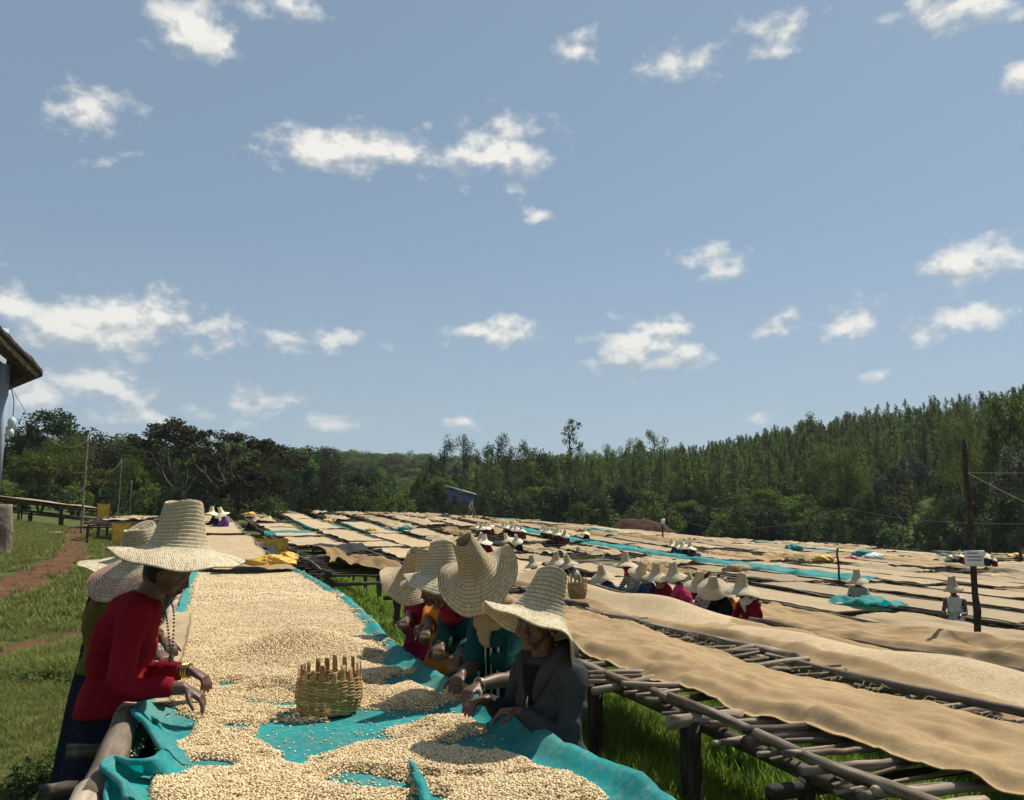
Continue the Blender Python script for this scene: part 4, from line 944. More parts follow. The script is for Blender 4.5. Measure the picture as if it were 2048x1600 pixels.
fr = fray('fringe', 2., 10, lambda s: 3.98 + .10 * math.sin(s * .6 + 2) + .12 * float(sm(s, 5, 2)), .878, 3, '')
tag(fr.obj('loose_fibres', M['burlap2']), 'frayed fibres along the far edge of the long burlap strip', 'fibres', kind='stuff')

bed3 = bed(1.6, 19.0, 5.45, 7.10, 'drying bed heaped with a ridge of beans, second to the right of the main bed', .85, 2, .14, 2.4, 3, 'pole', None, slat_over=.2, rough=1.)
sheet('burlap_sheet', 1.8, 18.6, lambda s: 5.56 + .07 * np.sin(s * .8), lambda s: 7.02 + .05 * np.sin(s * .5), 'burlap', 'folded burlap lying under the ridge of beans on the second bed', 'burlap', .872, .05, 36, .022, .04, .06, 21,
      lambda s, t: .05 * np.abs(fbm(s * 2.2, t * 6 + s, 18, 3)) + .10 * np.exp(-((t - 5.80 - .08 * np.sin(s * 1.1)) / .11) ** 2) * (.6 + .4 * np.sin(s * .9 + 1)) + .05 * np.exp(-((t - 6.8) / .1) ** 2) * (.5 + .5 * np.sin(s * 1.7)), hang=(.06, .05), thick=.006)
def ridge3(s, t):
    c = 6.42 + .10 * np.sin(s * .8); w_ = .42 + .07 * np.sin(s * 1.3); hh = .11 + .05 * np.sin(s * 1.15 + .6) + .04 * np.sin(s * 2.4) + .20 * np.exp(-((s - 15.3) / 1.5) ** 2) + .10 * np.exp(-((s - 12.0) / 1.2) ** 2)
    return hh * np.exp(-((t - c) / w_) ** 2) - .045
sheet('bean_ridge', 2.4, 18.4, 5.75, 7.0, 'beans_pale', 'long wavy ridge of pale beans on the second bed', 'coffee beans', .90, .06, 40, .006, 0, .05, 22, ridge3, kind='stuff', base=6.275)
bed4 = bed(3.0, 19.3, 8.45, 10.05, 'drying bed under crumpled tan burlap, third to the right of the main bed', .85, 2, .15, 2.5, 4, 'pole', None, slat_over=.2, rough=.9)
sheet('burlap_sheet', 3.2, 13.4, lambda s: 8.62 + .1 * np.sin(s), lambda s: 9.98 + .04 * np.sin(s), 'burlap', 'crumpled tan burlap on the third bed near the sign pole', 'burlap', .875, .05, 40, .035, .07, .08, 31,
      lambda s, t: .09 * np.abs(fbm(s * 1.8, t * 5 + s, 19, 3)) + .14 * np.exp(-((t - 9.3 - .2 * np.sin(s * .9)) / .13) ** 2) * np.clip(np.sin(s * .8 + 1), 0, 1) + .10 * np.exp(-((t - 8.9) / .1) ** 2) * np.exp(-((s - 7.6) / .6) ** 2), hang=(.08, .04), thick=.006)
sheet('bean_layer', 13.7, 19.2, 8.6, 9.95, 'beans', 'flat spread of beans at the far end of the third bed', 'coffee beans', .90, .12, 20, .01, .02, .05, 33, kind='stuff', thick=.03)
bed5 = bed(4.6, 19.8, 11.4, 13.0, 'drying bed under tan burlap, fourth to the right of the main bed', .85, 2, .2, 3., 5, 'pole', None)
sheet('burlap_sheet', 5, 13.2, 11.5, 12.9, 'burlap2', 'pale burlap covering the fourth bed right of the sign pole', 'burlap', .885, .08, 26, .03, .06, .06, 41, lambda s, t: .10 * np.exp(-((t - 12.2 - .2 * np.sin(s * .7)) / .15) ** 2) * np.clip(np.sin(s * .9), 0, 1), hang=(.06, .04), thick=.006)
c = pxst(1735, 1212, 0); pz = hit(1735, 1216, .9); ps, pt = ST(pz[0], pz[1])
sheet('teal_net_bundle', ps - .55, ps + .6, pt - .5, pt + .45, 'teal', 'bunched teal net thrown on the fourth bed in front of the white shirt worker', 'net', .86, .04, 30, .10, .22, .16, 43, lambda s, t: .16 * np.exp(-((s - ps) / .5) ** 2 - ((t - pt) / .35) ** 2), base=12.2)
sheet('bean_layer', 13.6, 19.6, 11.5, 12.9, 'beans', 'flat spread of beans at the far end of the fourth bed', 'coffee beans', .90, .15, 18, .01, .02, .05, 44, kind='stuff', thick=.03)
for k, (t0, s0) in enumerate(((14.3, 6.5), (17.2, 8.5), (20.1, 11.5), (23.0, 14.5))):
    rw = ORD[k + 4]
    bed(s0, 20.2, t0, t0 + 1.6, 'low pole drying bed in the %s row right of the main bed, near block' % rw, .85, 1, .24, 3.5, 6 + k, 'pole', 'drying beds of the near block')
    sheet('bean_layer', s0 + 5.5, 20, t0 + .08, t0 + 1.5, 'beans', 'flat bean layer on the far part of the %s near bed' % rw, 'coffee beans', .91, .2, 14, .015, .03, .06, 50 + k, kind='stuff', thick=.03)
    sheet('burlap_sheet', s0 + .1, s0 + 5.2, t0 + .06, t0 + 1.54, 'burlap2' if k % 2 else 'burlap', 'burlap cover on the near part of the %s near bed' % rw, 'burlap', .89, .12, 20, .03, .06, .06, 60 + k, hang=(.05, .05), thick=.006)

# ------------------------------------------------------------------ the row behind the main bed and the far field
main2 = bed(14.0, 25.4, -.62, 1.02, 'bean covered drying bed directly behind the main bed', .85, 1, .24, 2.6, 20, 'pole', None)
sheet('bean_layer', 14.3, 25.2, -.56, .92, 'beans_pale', 'wide bean layer on the bed directly behind the main bed', 'coffee beans', .89, .1, 22, .015, .02, .05, 71, lambda s, t: .03 * np.sin(s * 1.2), kind='stuff', thick=.03)
sheet('black_net', 13.75, 14.5, -.60, .98, 'blacknet', 'dark net hanging over the near end of the bed behind the main bed', 'net', .90, .05, 24, .03, .03, .05, 72, lambda s, t: -.6 * sm(s, 14.12, 13.8), base=.2)
sheet('black_net', 14.4, 19.5, 1.0, 1.2, 'blacknet', 'dark net sagging along the right side of the bed behind the main bed', 'net', .86, .1, 10, .04, .05, .05, 73, hang=(0, .5), base=.2)
main3 = bed(25.9, 38.5, -.75, .9, 'bean covered bed far along the main row where two workers stand', .85, 1, .3, 3., 21, 'pole', None)
sheet('bean_layer', 26.1, 38.2, -.68, .82, 'beans_pale', 'bean layer on the far bed of the main row', 'coffee beans', .89, .2, 16, .015, .02, .05, 74, kind='stuff', thick=.03)
main4 = bed(39.5, 58, -.9, .8, 'last drying bed of the main row near the trees', .85, 0, .4, 5., 22, 'pole', None, under=False)
sheet('bean_layer', 39.7, 57.5, -.8, .7, 'beans', 'bean layer on the last bed of the main row', 'coffee beans', .89, .3, 12, .015, .02, .05, 75, kind='stuff', thick=.03)

rowB = bed(14.3, 21.4, 1.75, 3.45, 'bare slatted drying bed with a crumpled burlap heap, behind the near right bed', .85, 2, .15, 2.0, 23, 'dark', None, slat_over=.25)
sheet('burlap_heap', 14.5, 19.0, lambda s: 2.30 - .05 * (s - 14.5) + .1 * np.sin(s * 1.5), lambda s: 3.30 - .16 * (s - 14.5) + .1 * np.sin(s * 2), 'burlap3', 'crumpled tan burlap lying along the bare slatted bed', 'burlap', .88, .045, 26, .05, .10, .10, 81,
      lambda s, t: .16 * np.exp(-((s - 15.2) / .5) ** 2) * (.5 + .5 * np.sin(t * 9 + s * 3)) + .14 * np.exp(-((s - 18.5) / .4) ** 2), base=2.6, thick=.006)
sheet('black_net', 19.2, 21.5, 2.2, 3.4, 'blacknet', 'heap of dark net at the far end of the bare slatted bed', 'net', .88, .07, 18, .05, .08, .1, 82, lambda s, t: .1 * np.exp(-((s - 20.3) / .7) ** 2), base=2.6)
COVERS = ['beans'] * 3 + ['burlap'] * 2 + ['mixed'] * 4 + ['heap'] * 4
qq = random.Random(12); nb = 0
SEGS = [(20.8, 31), (31.6, 42), (42.6, 54), (54.6, 66), (66.6, 80)]
SEGN = ['nearest', 'second', 'middle', 'fourth', 'farthest']
special = {(0, 1): 'beans', (0, 2): 'tealend', (0, 3): 'heap', (1, 0): 'beans', (1, 1): 'beans', (2, 0): 'beans', (2, 1): 'beans', (1, 2): 'netbeans', (2, 2): 'netbeans', (6, 0): 'net', (6, 1): 'net', (6, 2): 'net', (3, 0): 'beans', (9, 3): 'net2', (14, 3): 'net2', (17, 2): 'net2', (13, 2): 'net2', (5, 3): 'mixed', (8, 4): 'net2', (11, 4): 'heap'}
for k in range(23):
    t0 = 1.75 + 2.8 * k; w_ = 1.65
    segs = list(SEGS)
    if k == 0: segs = [(14.3, 21.4), (22., 30.6), (31.4, 41), (42, 53), (54, 65)]
    for j, (sa, sb) in enumerate(segs):
        if k == 0 and j == 0: continue
        sa2, sb2 = sa + qq.uniform(-.6, .6), sb + qq.uniform(-.6, .4)
        xm, ym = XY((sa2 + sb2) / 2, t0); r_ = math.hypot(xm, ym); az = math.degrees(math.atan2(*XY(sb2, t0)))
        x0_, y0_ = XY(sa2, t0)
        if r_ > 84 or az > 37: continue
        if math.degrees(math.atan2(*XY(sb2, t0))) > 36: continue
        tj = t0 + qq.uniform(-.15, .15); lo = 'the %s segment of the %s field row' % (SEGN[j], ORD[k] if k < 20 else ORD[k - 20] + ' from last')
        if k >= 20: lo = 'the %s segment of the %s row past the twentieth' % (SEGN[j], ORD[k - 20])
        seed = 100 + k * 7 + j
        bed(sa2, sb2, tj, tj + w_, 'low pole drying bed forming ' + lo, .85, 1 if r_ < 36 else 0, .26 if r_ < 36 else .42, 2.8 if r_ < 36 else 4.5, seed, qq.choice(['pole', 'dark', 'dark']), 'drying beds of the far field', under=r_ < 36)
        cv = special.get((k, j), qq.choice(COVERS)); ds = .14 if r_ < 30 else .35; nt_ = 16 if r_ < 36 else 11; nb += 1
        bn = dict(ds=ds, nt=nt_, kind='stuff', thick=.03, rip=.03, fold=.05, edge=.16)
        bu = dict(ds=ds * .6, nt=nt_ + 7, rip=.06, fold=.16, edge=.24, hang=(.12, .10), thick=.006)
        bm = qq.choice(['burlap', 'burlap2', 'burlap3', 'burlap2'])
        if cv in ('beans', 'netbeans', 'tealend'):
            cut = [] if cv == 'netbeans' or qq.random() < .45 else [sa2 + (sb2 - sa2) * qq.uniform(.35, .75)]
            ends = [sa2 + .1] + [v for c_ in cut for v in (c_, c_ + qq.uniform(.5, 1.8))] + [sb2 - .1]
            for i in range(0, len(ends), 2): sheet('bean_layer', ends[i], ends[i + 1], tj + qq.uniform(.08, .3), tj + w_ - qq.uniform(.08, .25), 'beans_pale' if k < 3 else 'beans', 'pale bean layer drying on ' + ('the %s part of ' % ('near', 'far')[i // 2] if cut else '') + lo, 'coffee beans', .895, seed=seed + i, **bn)
            if cv == 'netbeans':
                for i, tt_ in enumerate((tj - .03, tj + w_ - .12)): sheet('teal_net', sa2, sb2, tt_, tt_ + .16, 'teal', 'teal net edge on the %s side of %s' % (('left', 'right')[i], lo), 'net', .91, ds, 6, .02, .05, .05, seed + i, hang=(.08, .08), base=tj + .8)
            if cv == 'tealend': sheet('teal_net', sa2 - .25, sa2 + .45, tj, tj + w_, 'teal', 'teal net folded over the near end of ' + lo, 'net', .92, .08, 20, .02, .04, .04, seed, lambda s, t: -.16 * sm(s, sa2 + .1, sa2 - .2), base=tj + .8)
        elif cv == 'burlap': sheet('burlap_sheet', sa2 + .1, sb2 - .1, tj + .06, tj + w_ - .06, bm, 'burlap covering ' + lo, 'burlap', .885, seed=seed, **bu)
        elif cv == 'mixed':
            mdl = sa2 + (sb2 - sa2) * qq.uniform(.3, .7)
            sheet('bean_layer', sa2 + .1, mdl, tj + .1, tj + w_ - .1, 'beans', 'bean layer on the near half of ' + lo, 'coffee beans', .895, seed=seed, **bn)
            sheet('burlap_sheet', mdl + .3, sb2 - .1, tj + .06, tj + w_ - .06, bm, 'burlap on the far half of ' + lo, 'burlap', .885, seed=seed + 1, **bu)
        elif cv == 'heap':
            a0 = sa2 + qq.uniform(.5, 3); sheet('burlap_heap', a0, a0 + qq.uniform(4, 6.5), tj + .2, tj + 1.3, bm, 'burlap heaped on the slats of ' + lo, 'burlap', .90, seed=seed, **{**bu, 'rip': .08, 'fold': .18, 'edge': .2})
        elif cv in ('net', 'net2'):
            if cv == 'net': a0, b0 = sa2, sb2
            else: a0 = sa2 + 1; b0 = a0 + 5
            sheet('bean_layer' if cv == 'net2' else 'burlap_sheet', sa2 + .1, sb2 - .1, tj + .1, tj + w_ - .1, 'beans' if cv == 'net2' else 'burlap2', ('beans' if cv == 'net2' else 'burlap') + ' under the teal net on ' + lo, 'coffee beans' if cv == 'net2' else 'burlap', .89, ds, nt_, .02, .02, .05, seed, kind='stuff' if cv == 'net2' else None)
            sheet('teal_net', a0, b0, tj + .3, tj + (w_ - .3 if cv == 'net' else .8), 'teal', 'bright teal net stretched over ' + lo, 'net', .95, ds * .6, nt_, .05, .10, .30, seed + 2, hang=(.1, .1), base=tj + .8)
print('field beds', nb)

# beds on the left behind the grass
tb = bed(32.6, 44, -4.25, -2.05, 'pole table bed with pale burlap rags, left of the main row beyond the path', .85, 2, .28, 3., 31, 'dark', None, slat_over=.2)
for i, (a, b, c1, c2) in enumerate(((34.5, 36.8, -3.9, -2.6), (37.2, 39.2, -3.7, -2.5), (39.8, 41.8, -3.6, -2.4))):
    sheet('burlap_rag', a, b, c1, c2, 'burlap2', ['pale burlap rag nearest on the left table bed', 'middle pale burlap rag on the left table bed', 'farthest pale burlap rag on the left table bed'][i], 'burlap', .88, .12, 14, .04, .06, .25, 90 + i, base=-3.1, thick=.006)
SA_, CA_, ROT_ = SA, CA, ROT
AL = R(19.5 - 84); SA, CA = math.sin(AL), math.cos(AL); ROT = AL
p0 = at(205, 1030, 43.); s_, t_ = -SA * p0[0] + CA * p0[1], CA * p0[0] + SA * p0[1]
lb = bed(s_ - 13, s_, t_ - 1.0, t_ + .6, 'long pole drying bed across the far end of the grass beside the house', .95, 2, .3, 1.6, 33, 'dark', None)
sheet('bean_layer', s_ - 12.8, s_ - .2, t_ - .95, t_ + .55, 'burlap2', 'pale cover on the long far bed beside the house', 'burlap', 1.0, .2, 14, .02, .05, .06, 95, hang=(.05, .05), base=t_ - .2, thick=.02).name = 'burlap_cover'
lb2 = bed(s_ - 13, s_ - .3, t_ - .9, t_ + .5, 'lower shelf of poles under the long far bed beside the house', .52, 1, .35, 1.3, 34, 'dark', None)
SA, CA, ROT = SA_, CA_, ROT_
# ------------------------------------------------------------------ hats
def norm(v): v = np.asarray(v, float); return v / (np.linalg.norm(v) + 1e-12)
def frame(up, fwd=(0, 1, 0)):
    z = norm(up); x = np.cross(fwd, z); x = norm(x) if np.linalg.norm(x) > 1e-4 else np.array([1., 0, 0]); y = np.cross(z, x); return np.stack([x, y, z], 1)
def hat_mesh(Rb=.25, rb=.10, rt=.06, h=.22, hollow=.03, slope=-.12, droop=.05, flare=.06, sad=(.03, 0.), folds=(), seg=80, row=.0165, crush=.05, seed=0, ridge=.0042, lean=(0, 0)):
    """sewn straw braid hat; base of the crown at the origin, axis +Z. returns V, F, uv"""
    prof = []                                              # (r, z) from the top centre down and out
    prof += [(.004, h - hollow), (rt * .55, h - hollow * .9), (rt * .86, h - hollow * .35), (rt * .97, h - .002)]
    for u in np.linspace(0, 1, 14): prof.append((rt + (rb * 1.12 - rt) * (.45 * u + .55 * u ** 4) + .004 * math.sin(u * 3.1), h * (1 - u) + 0.0))
    for u in np.linspace(.10, 1, 22):
        r = rb * 1.12 + (Rb - rb * 1.12) * u; z = -flare * (1 - math.exp(-u * 3.2)) * .55 + slope * (Rb - rb) * u - droop * u ** 3; prof.append((r, z))
    prof = np.array(prof); d = np.r_[0, np.cumsum(np.hypot(*np.diff(prof, axis=0).T))]
    m = int(d[-1] / row * 5); l = np.linspace(0, d[-1], m); r = np.interp(l, d, prof[:, 0]); z = np.interp(l, d, prof[:, 1])
    tr = np.gradient(r); tz = np.gradient(z); nn = np.hypot(tr, tz); nr, nz = -tz / nn, tr / nn; nr, nz = -nr * -1, nz   # outward normal of the profile
    fr = (l / row) % 1; off = ridge * (1 - fr) * np.where(r > rt, 1, .6)
    sgn = 1
    ro = r + nr * off * sgn; zo = z + nz * off * sgn
    thick = .0045; ri = r - nr * thick * sgn; zi = z - nz * thick * sgn
    ri_, zi_ = ri[::-5], zi[::-5]
    lr = np.concatenate([ro, np.maximum(ri_, .003)]); lz = np.concatenate([zo, zi_]); lv = np.concatenate([l / row, l[::-5] / row])
    th = np.linspace(0, 2 * np.pi, seg, endpoint=False); q = np.random.default_rng(seed)
    RR = lr[:, None] * np.ones(seg); ZZ = lz[:, None] * np.ones(seg)
    fz = np.clip((RR - rb) / (Rb - rb), 0, 1)
    ZZ = ZZ + sad[0] * np.sin(2 * th + sad[1])[None] * fz ** 1.6 + .012 * np.sin(3 * th + seed)[None] * fz ** 2 + .006 * np.sin(7 * th + seed * 2)[None] * fz ** 2
    for (t0, w_, a) in folds:
        dt = (th - t0 + np.pi) % (2 * np.pi) - np.pi; k = np.exp(-(dt / w_) ** 2)[None] * fz ** 1.5; ZZ = ZZ + a * k; RR = RR - abs(a) * .45 * k
    cz = np.clip(ZZ / h, 0, 1) * (lr < rb * 1.10)[:, None]
    RR = RR * (1 + crush * cz * (np.sin(2 * th + seed) [None] * .8 + .5 * np.sin(3 * th + 4 * cz + seed * 1.7)))
    ZZ = ZZ + .010 * np.sin(th * 2 + seed)[None] * cz
    Xh = RR * np.cos(th)[None] + lean[0] * cz; Yh = RR * np.sin(th)[None] + lean[1] * cz
    V = np.stack([Xh, Yh, ZZ], -1).reshape(-1, 3); Fq = gridf(len(lr), seg, False)
    wrapq = np.stack([np.arange(len(lr) - 1) * seg + seg - 1, np.arange(1, len(lr)) * seg + seg - 1, np.arange(1, len(lr)) * seg, np.arange(len(lr) - 1) * seg], 1)
    Fq = np.concatenate([Fq, wrapq])
    nst = 2 * np.pi * .16 / .0065
    uv = np.stack([np.repeat((th / (2 * np.pi) * nst)[None], len(lr), 0) + lv[:, None] * .37, np.repeat(lv[:, None], seg, 1)], -1).reshape(-1, 2)
    return V, Fq, uv
def wear_hat(parent, pos, up, mat='straw', fwd=(0, 1, 0), name='hat', **kw):
    V, Fq, uv = hat_mesh(**kw); B = frame(up, fwd); V = V @ B.T + np.asarray(pos)
    return obj(name, V, Fq, M[mat], parent, uv=uv)

# ------------------------------------------------------------------ people
def remesh(name, mb, vox, smooth_it=2, dec=None):
    V, Fc = mb.get(); me = mesh(name, V, Fc, smooth=False); o = bpy.data.objects.new(name, me); COL.objects.link(o)
    m = o.modifiers.new('r', 'REMESH'); m.mode = 'VOXEL'; m.voxel_size = vox; m.use_smooth_shade = True
    if smooth_it: s = o.modifiers.new('s', 'SMOOTH'); s.factor = .5; s.iterations = smooth_it
    if dec: d = o.modifiers.new('d', 'DECIMATE'); d.ratio = dec
    dg = bpy.context.evaluated_depsgraph_get(); dg.update(); ev = o.evaluated_get(dg); out = bpy.data.meshes.new_from_object(ev)
    bpy.data.objects.remove(o); bpy.data.meshes.remove(me)
    out.polygons.foreach_set('use_smooth', np.ones(len(out.polygons), bool)); return out
def mverts(me):
    v = np.empty(len(me.vertices) * 3, np.float32); me.vertices.foreach_get('co', v); return v.reshape(-1, 3).astype(float)
def loft(P, rx, ry, X, Yv, k=20, pw=2.3):
    """closed superellipse loft along P with per-ring side axis X and depth axis Yv"""
    P = np.asarray(P, float); n = len(P); th = np.linspace(0, 2 * np.pi, k, endpoint=False); c, s = np.cos(th), np.sin(th)
    cx = np.sign(c) * np.abs(c) ** (2 / pw); sy = np.sign(s) * np.abs(s) ** (2 / pw)
    X = np.broadcast_to(X, (n, 3)); Yv = np.broadcast_to(Yv, (n, 3)); rx = np.asarray(rx, float); ry = np.asarray(ry, float)
    V = P[:, None] + X[:, None] * (cx[None] * rx[:, None])[..., None] + Yv[:, None] * (sy[None] * ry[:, None])[..., None]
    V = V.reshape(-1, 3); Q = gridf(n, k, True); V = np.concatenate([V, P[:1], P[-1:]]); jj = np.arange(k); j2 = (jj + 1) % k
    return V, [Q, np.concatenate([np.stack([jj, j2, np.full(k, n * k)], 1), np.stack([(n - 1) * k + j2, (n - 1) * k + jj, np.full(k, n * k + 1)], 1)])]
def ik(a, b, l1, l2, pole):
    """elbow of a two-bone limb from a to b, bending towards pole; b is pulled in if out of reach"""
    d = b - a; L = np.linalg.norm(d); mx = (l1 + l2) * .985
    if L > mx: b = a + d / L * mx; L = mx
    dn = (b - a) / np.linalg.norm(b - a); x = (l1 * l1 - l2 * l2 + L * L) / (2 * L); hgt = math.sqrt(max(l1 * l1 - x * x, 1e-6)); p = pole - dn * pole.dot(dn); p = norm(p); return a + dn * x + p * hgt, b
def hand(mb, w, d, nrm, k=1., curl=.8, side=1):
    """hand from the wrist w pointing along d, palm facing nrm, thumb on the given side"""
    d = norm(d); nrm = norm(nrm - d * np.dot(nrm, d)); sx = np.cross(d, nrm) * side
    rings = [w - d * .02 * k, w + d * .01 * k, w + d * .045 * k, w + d * .085 * k]
    mb.add(*loft(rings, np.array([.024, .028, .038, .040]) * k, np.array([.019, .018, .017, .013]) * k, sx, nrm, 14, 2.6))
    for i, (o, L, sp) in enumerate(((-.029, .070, -.10), (-.0095, .080, -.03), (.0105, .076, .04), (.029, .060, .12))):
        p = w + d * .078 * k + sx * o * k; P = [p - d * .02 * k, p]; dd = norm(d + sx * sp); ang = curl * (.8 + .15 * i)
        for j, f in enumerate((.45, .32, .23)):
            ang_j = ang * (.55 if j == 0 else .75); dd = norm(dd * math.cos(ang_j) + nrm * math.sin(ang_j)); nn = norm(nrm - dd * nrm.dot(dd)); p = p + dd * L * f * k; P.append(p)
        mb.add(*tube(np.array(P), np.array([.0095, .0095, .0088, .0080, .0062]) * k, 8))
    p = w + d * .02 * k - sx * .026 * k; P = [p]; dd = norm(d * .75 - sx * .75 + nrm * .45)
    for j, L in enumerate((.038, .034, .026)): p = p + dd * L * k; P.append(p); dd = norm(dd + d * .35 + sx * .18 + nrm * .12)
    mb.add(*tube(np.array(P), np.array([.013, .0115, .0098, .0072]) * k, 8))
def head(mb, c, up, fwd, k=1.):
    """skull, jaw, nose, lips, brow and ears; c is the centre of the head"""
    B = frame(up, fwd); T = lambda x, y, z: c + B @ (np.array([x, y, z]) * k)        # x right, y forward, z up
    V, Q = ball((0, 0, 0), (.074, .094, .112), None, 22, 28)
    x, y, z = V.T; low = sm(-z, .0, .11); V[:, 0] = x * (1 - .22 * low); V[:, 1] = y * (1 - .10 * low) + .016 * low * (y > 0) - .02 * low * (y < 0)
    V[:, 1] = np.where(y > 0, V[:, 1] * (1 - .10 * sm(z, .03, .1)), V[:, 1] * 1.02)
    V[:, 1] -= .010 * np.exp(-((np.abs(x) - .031) / .017) ** 2 - ((z + .002) / .015) ** 2) * (y > 0)           # eye sockets
    mb.add((V * k) @ B.T + c, Q)
    mb.add(*ball(T(0, .072, -.088), (.034 * k, .022 * k, .020 * k), B, 8, 12))                                  # chin
    mb.add(*tube(np.array([T(0, .088, .012), T(0, .098, -.012), T(0, .108, -.030)]), np.array([.008, .010, .013]) * k, 8))
    for s in (-1, 1):
        mb.add(*ball(T(s * .011, .097, -.034), np.array([.010, .010, .008]) * k, B, 6, 8))
        mb.add(*ball(T(s * .030, .0765, .020), np.array([.022, .010, .008]) * k, B, 6, 8))                       # brow
        mb.add(*ball(T(s * .040, .056, -.030), np.array([.030, .026, .030]) * k, B, 8, 10))                      # cheek
        mb.add(*ball(T(s * .031, .0785, .000), np.array([.0135, .0095, .0085]) * k, B, 8, 10))                  # eyelid
        mb.add(*ball(T(s * .077, -.006, -.008), np.array([.008, .017, .028]) * k, B, 8, 10))                    # ear
    mb.add(*ball(T(0, .096, -.0555), np.array([.021, .010, .006]) * k, B, 6, 10)); mb.add(*ball(T(0, .094, -.066), np.array([.018, .010, .0065]) * k, B, 6, 10))
    return T, B
def paint(me, base, T, B, k, eyes=True):
    """colour of lips, eyes and brows on the skin"""
    V = mverts(me) + base; c = T(0, 0, 0); L = ((V - c) @ B) / k; x, y, z = L.T; col = np.zeros((len(V), 4), np.float32)
    def put(m, c_, a): 
        for i in range(3): col[m, i] = c_[i]
        col[m, 3] = a
    f = y > .05
    put(f & (np.hypot(x / .024, (z + .061) / .0115) < 1), (.13, .045, .038), .9)
    if eyes:
        for s in (-1, 1):
            put(f & (np.hypot((x - s * .031) / .021, (z - .0215) / .0032) < 1), (.012, .008, .007), .7)
            put(f & (np.hypot((x - s * .031) / .0165, z / .0078) < 1), (.02, .012, .010), .9)
            put(f & (np.hypot((x - s * .031) / .0125, z / .0046) < 1), (.30, .26, .24), 1)
            put(f & (np.hypot((x - s * .031) / .0062, z / .0062) < 1), (.010, .007, .005), 1)
    a = me.attributes.new('paint', 'FLOAT_COLOR', 'POINT'); a.data.foreach_set('color', col.ravel())

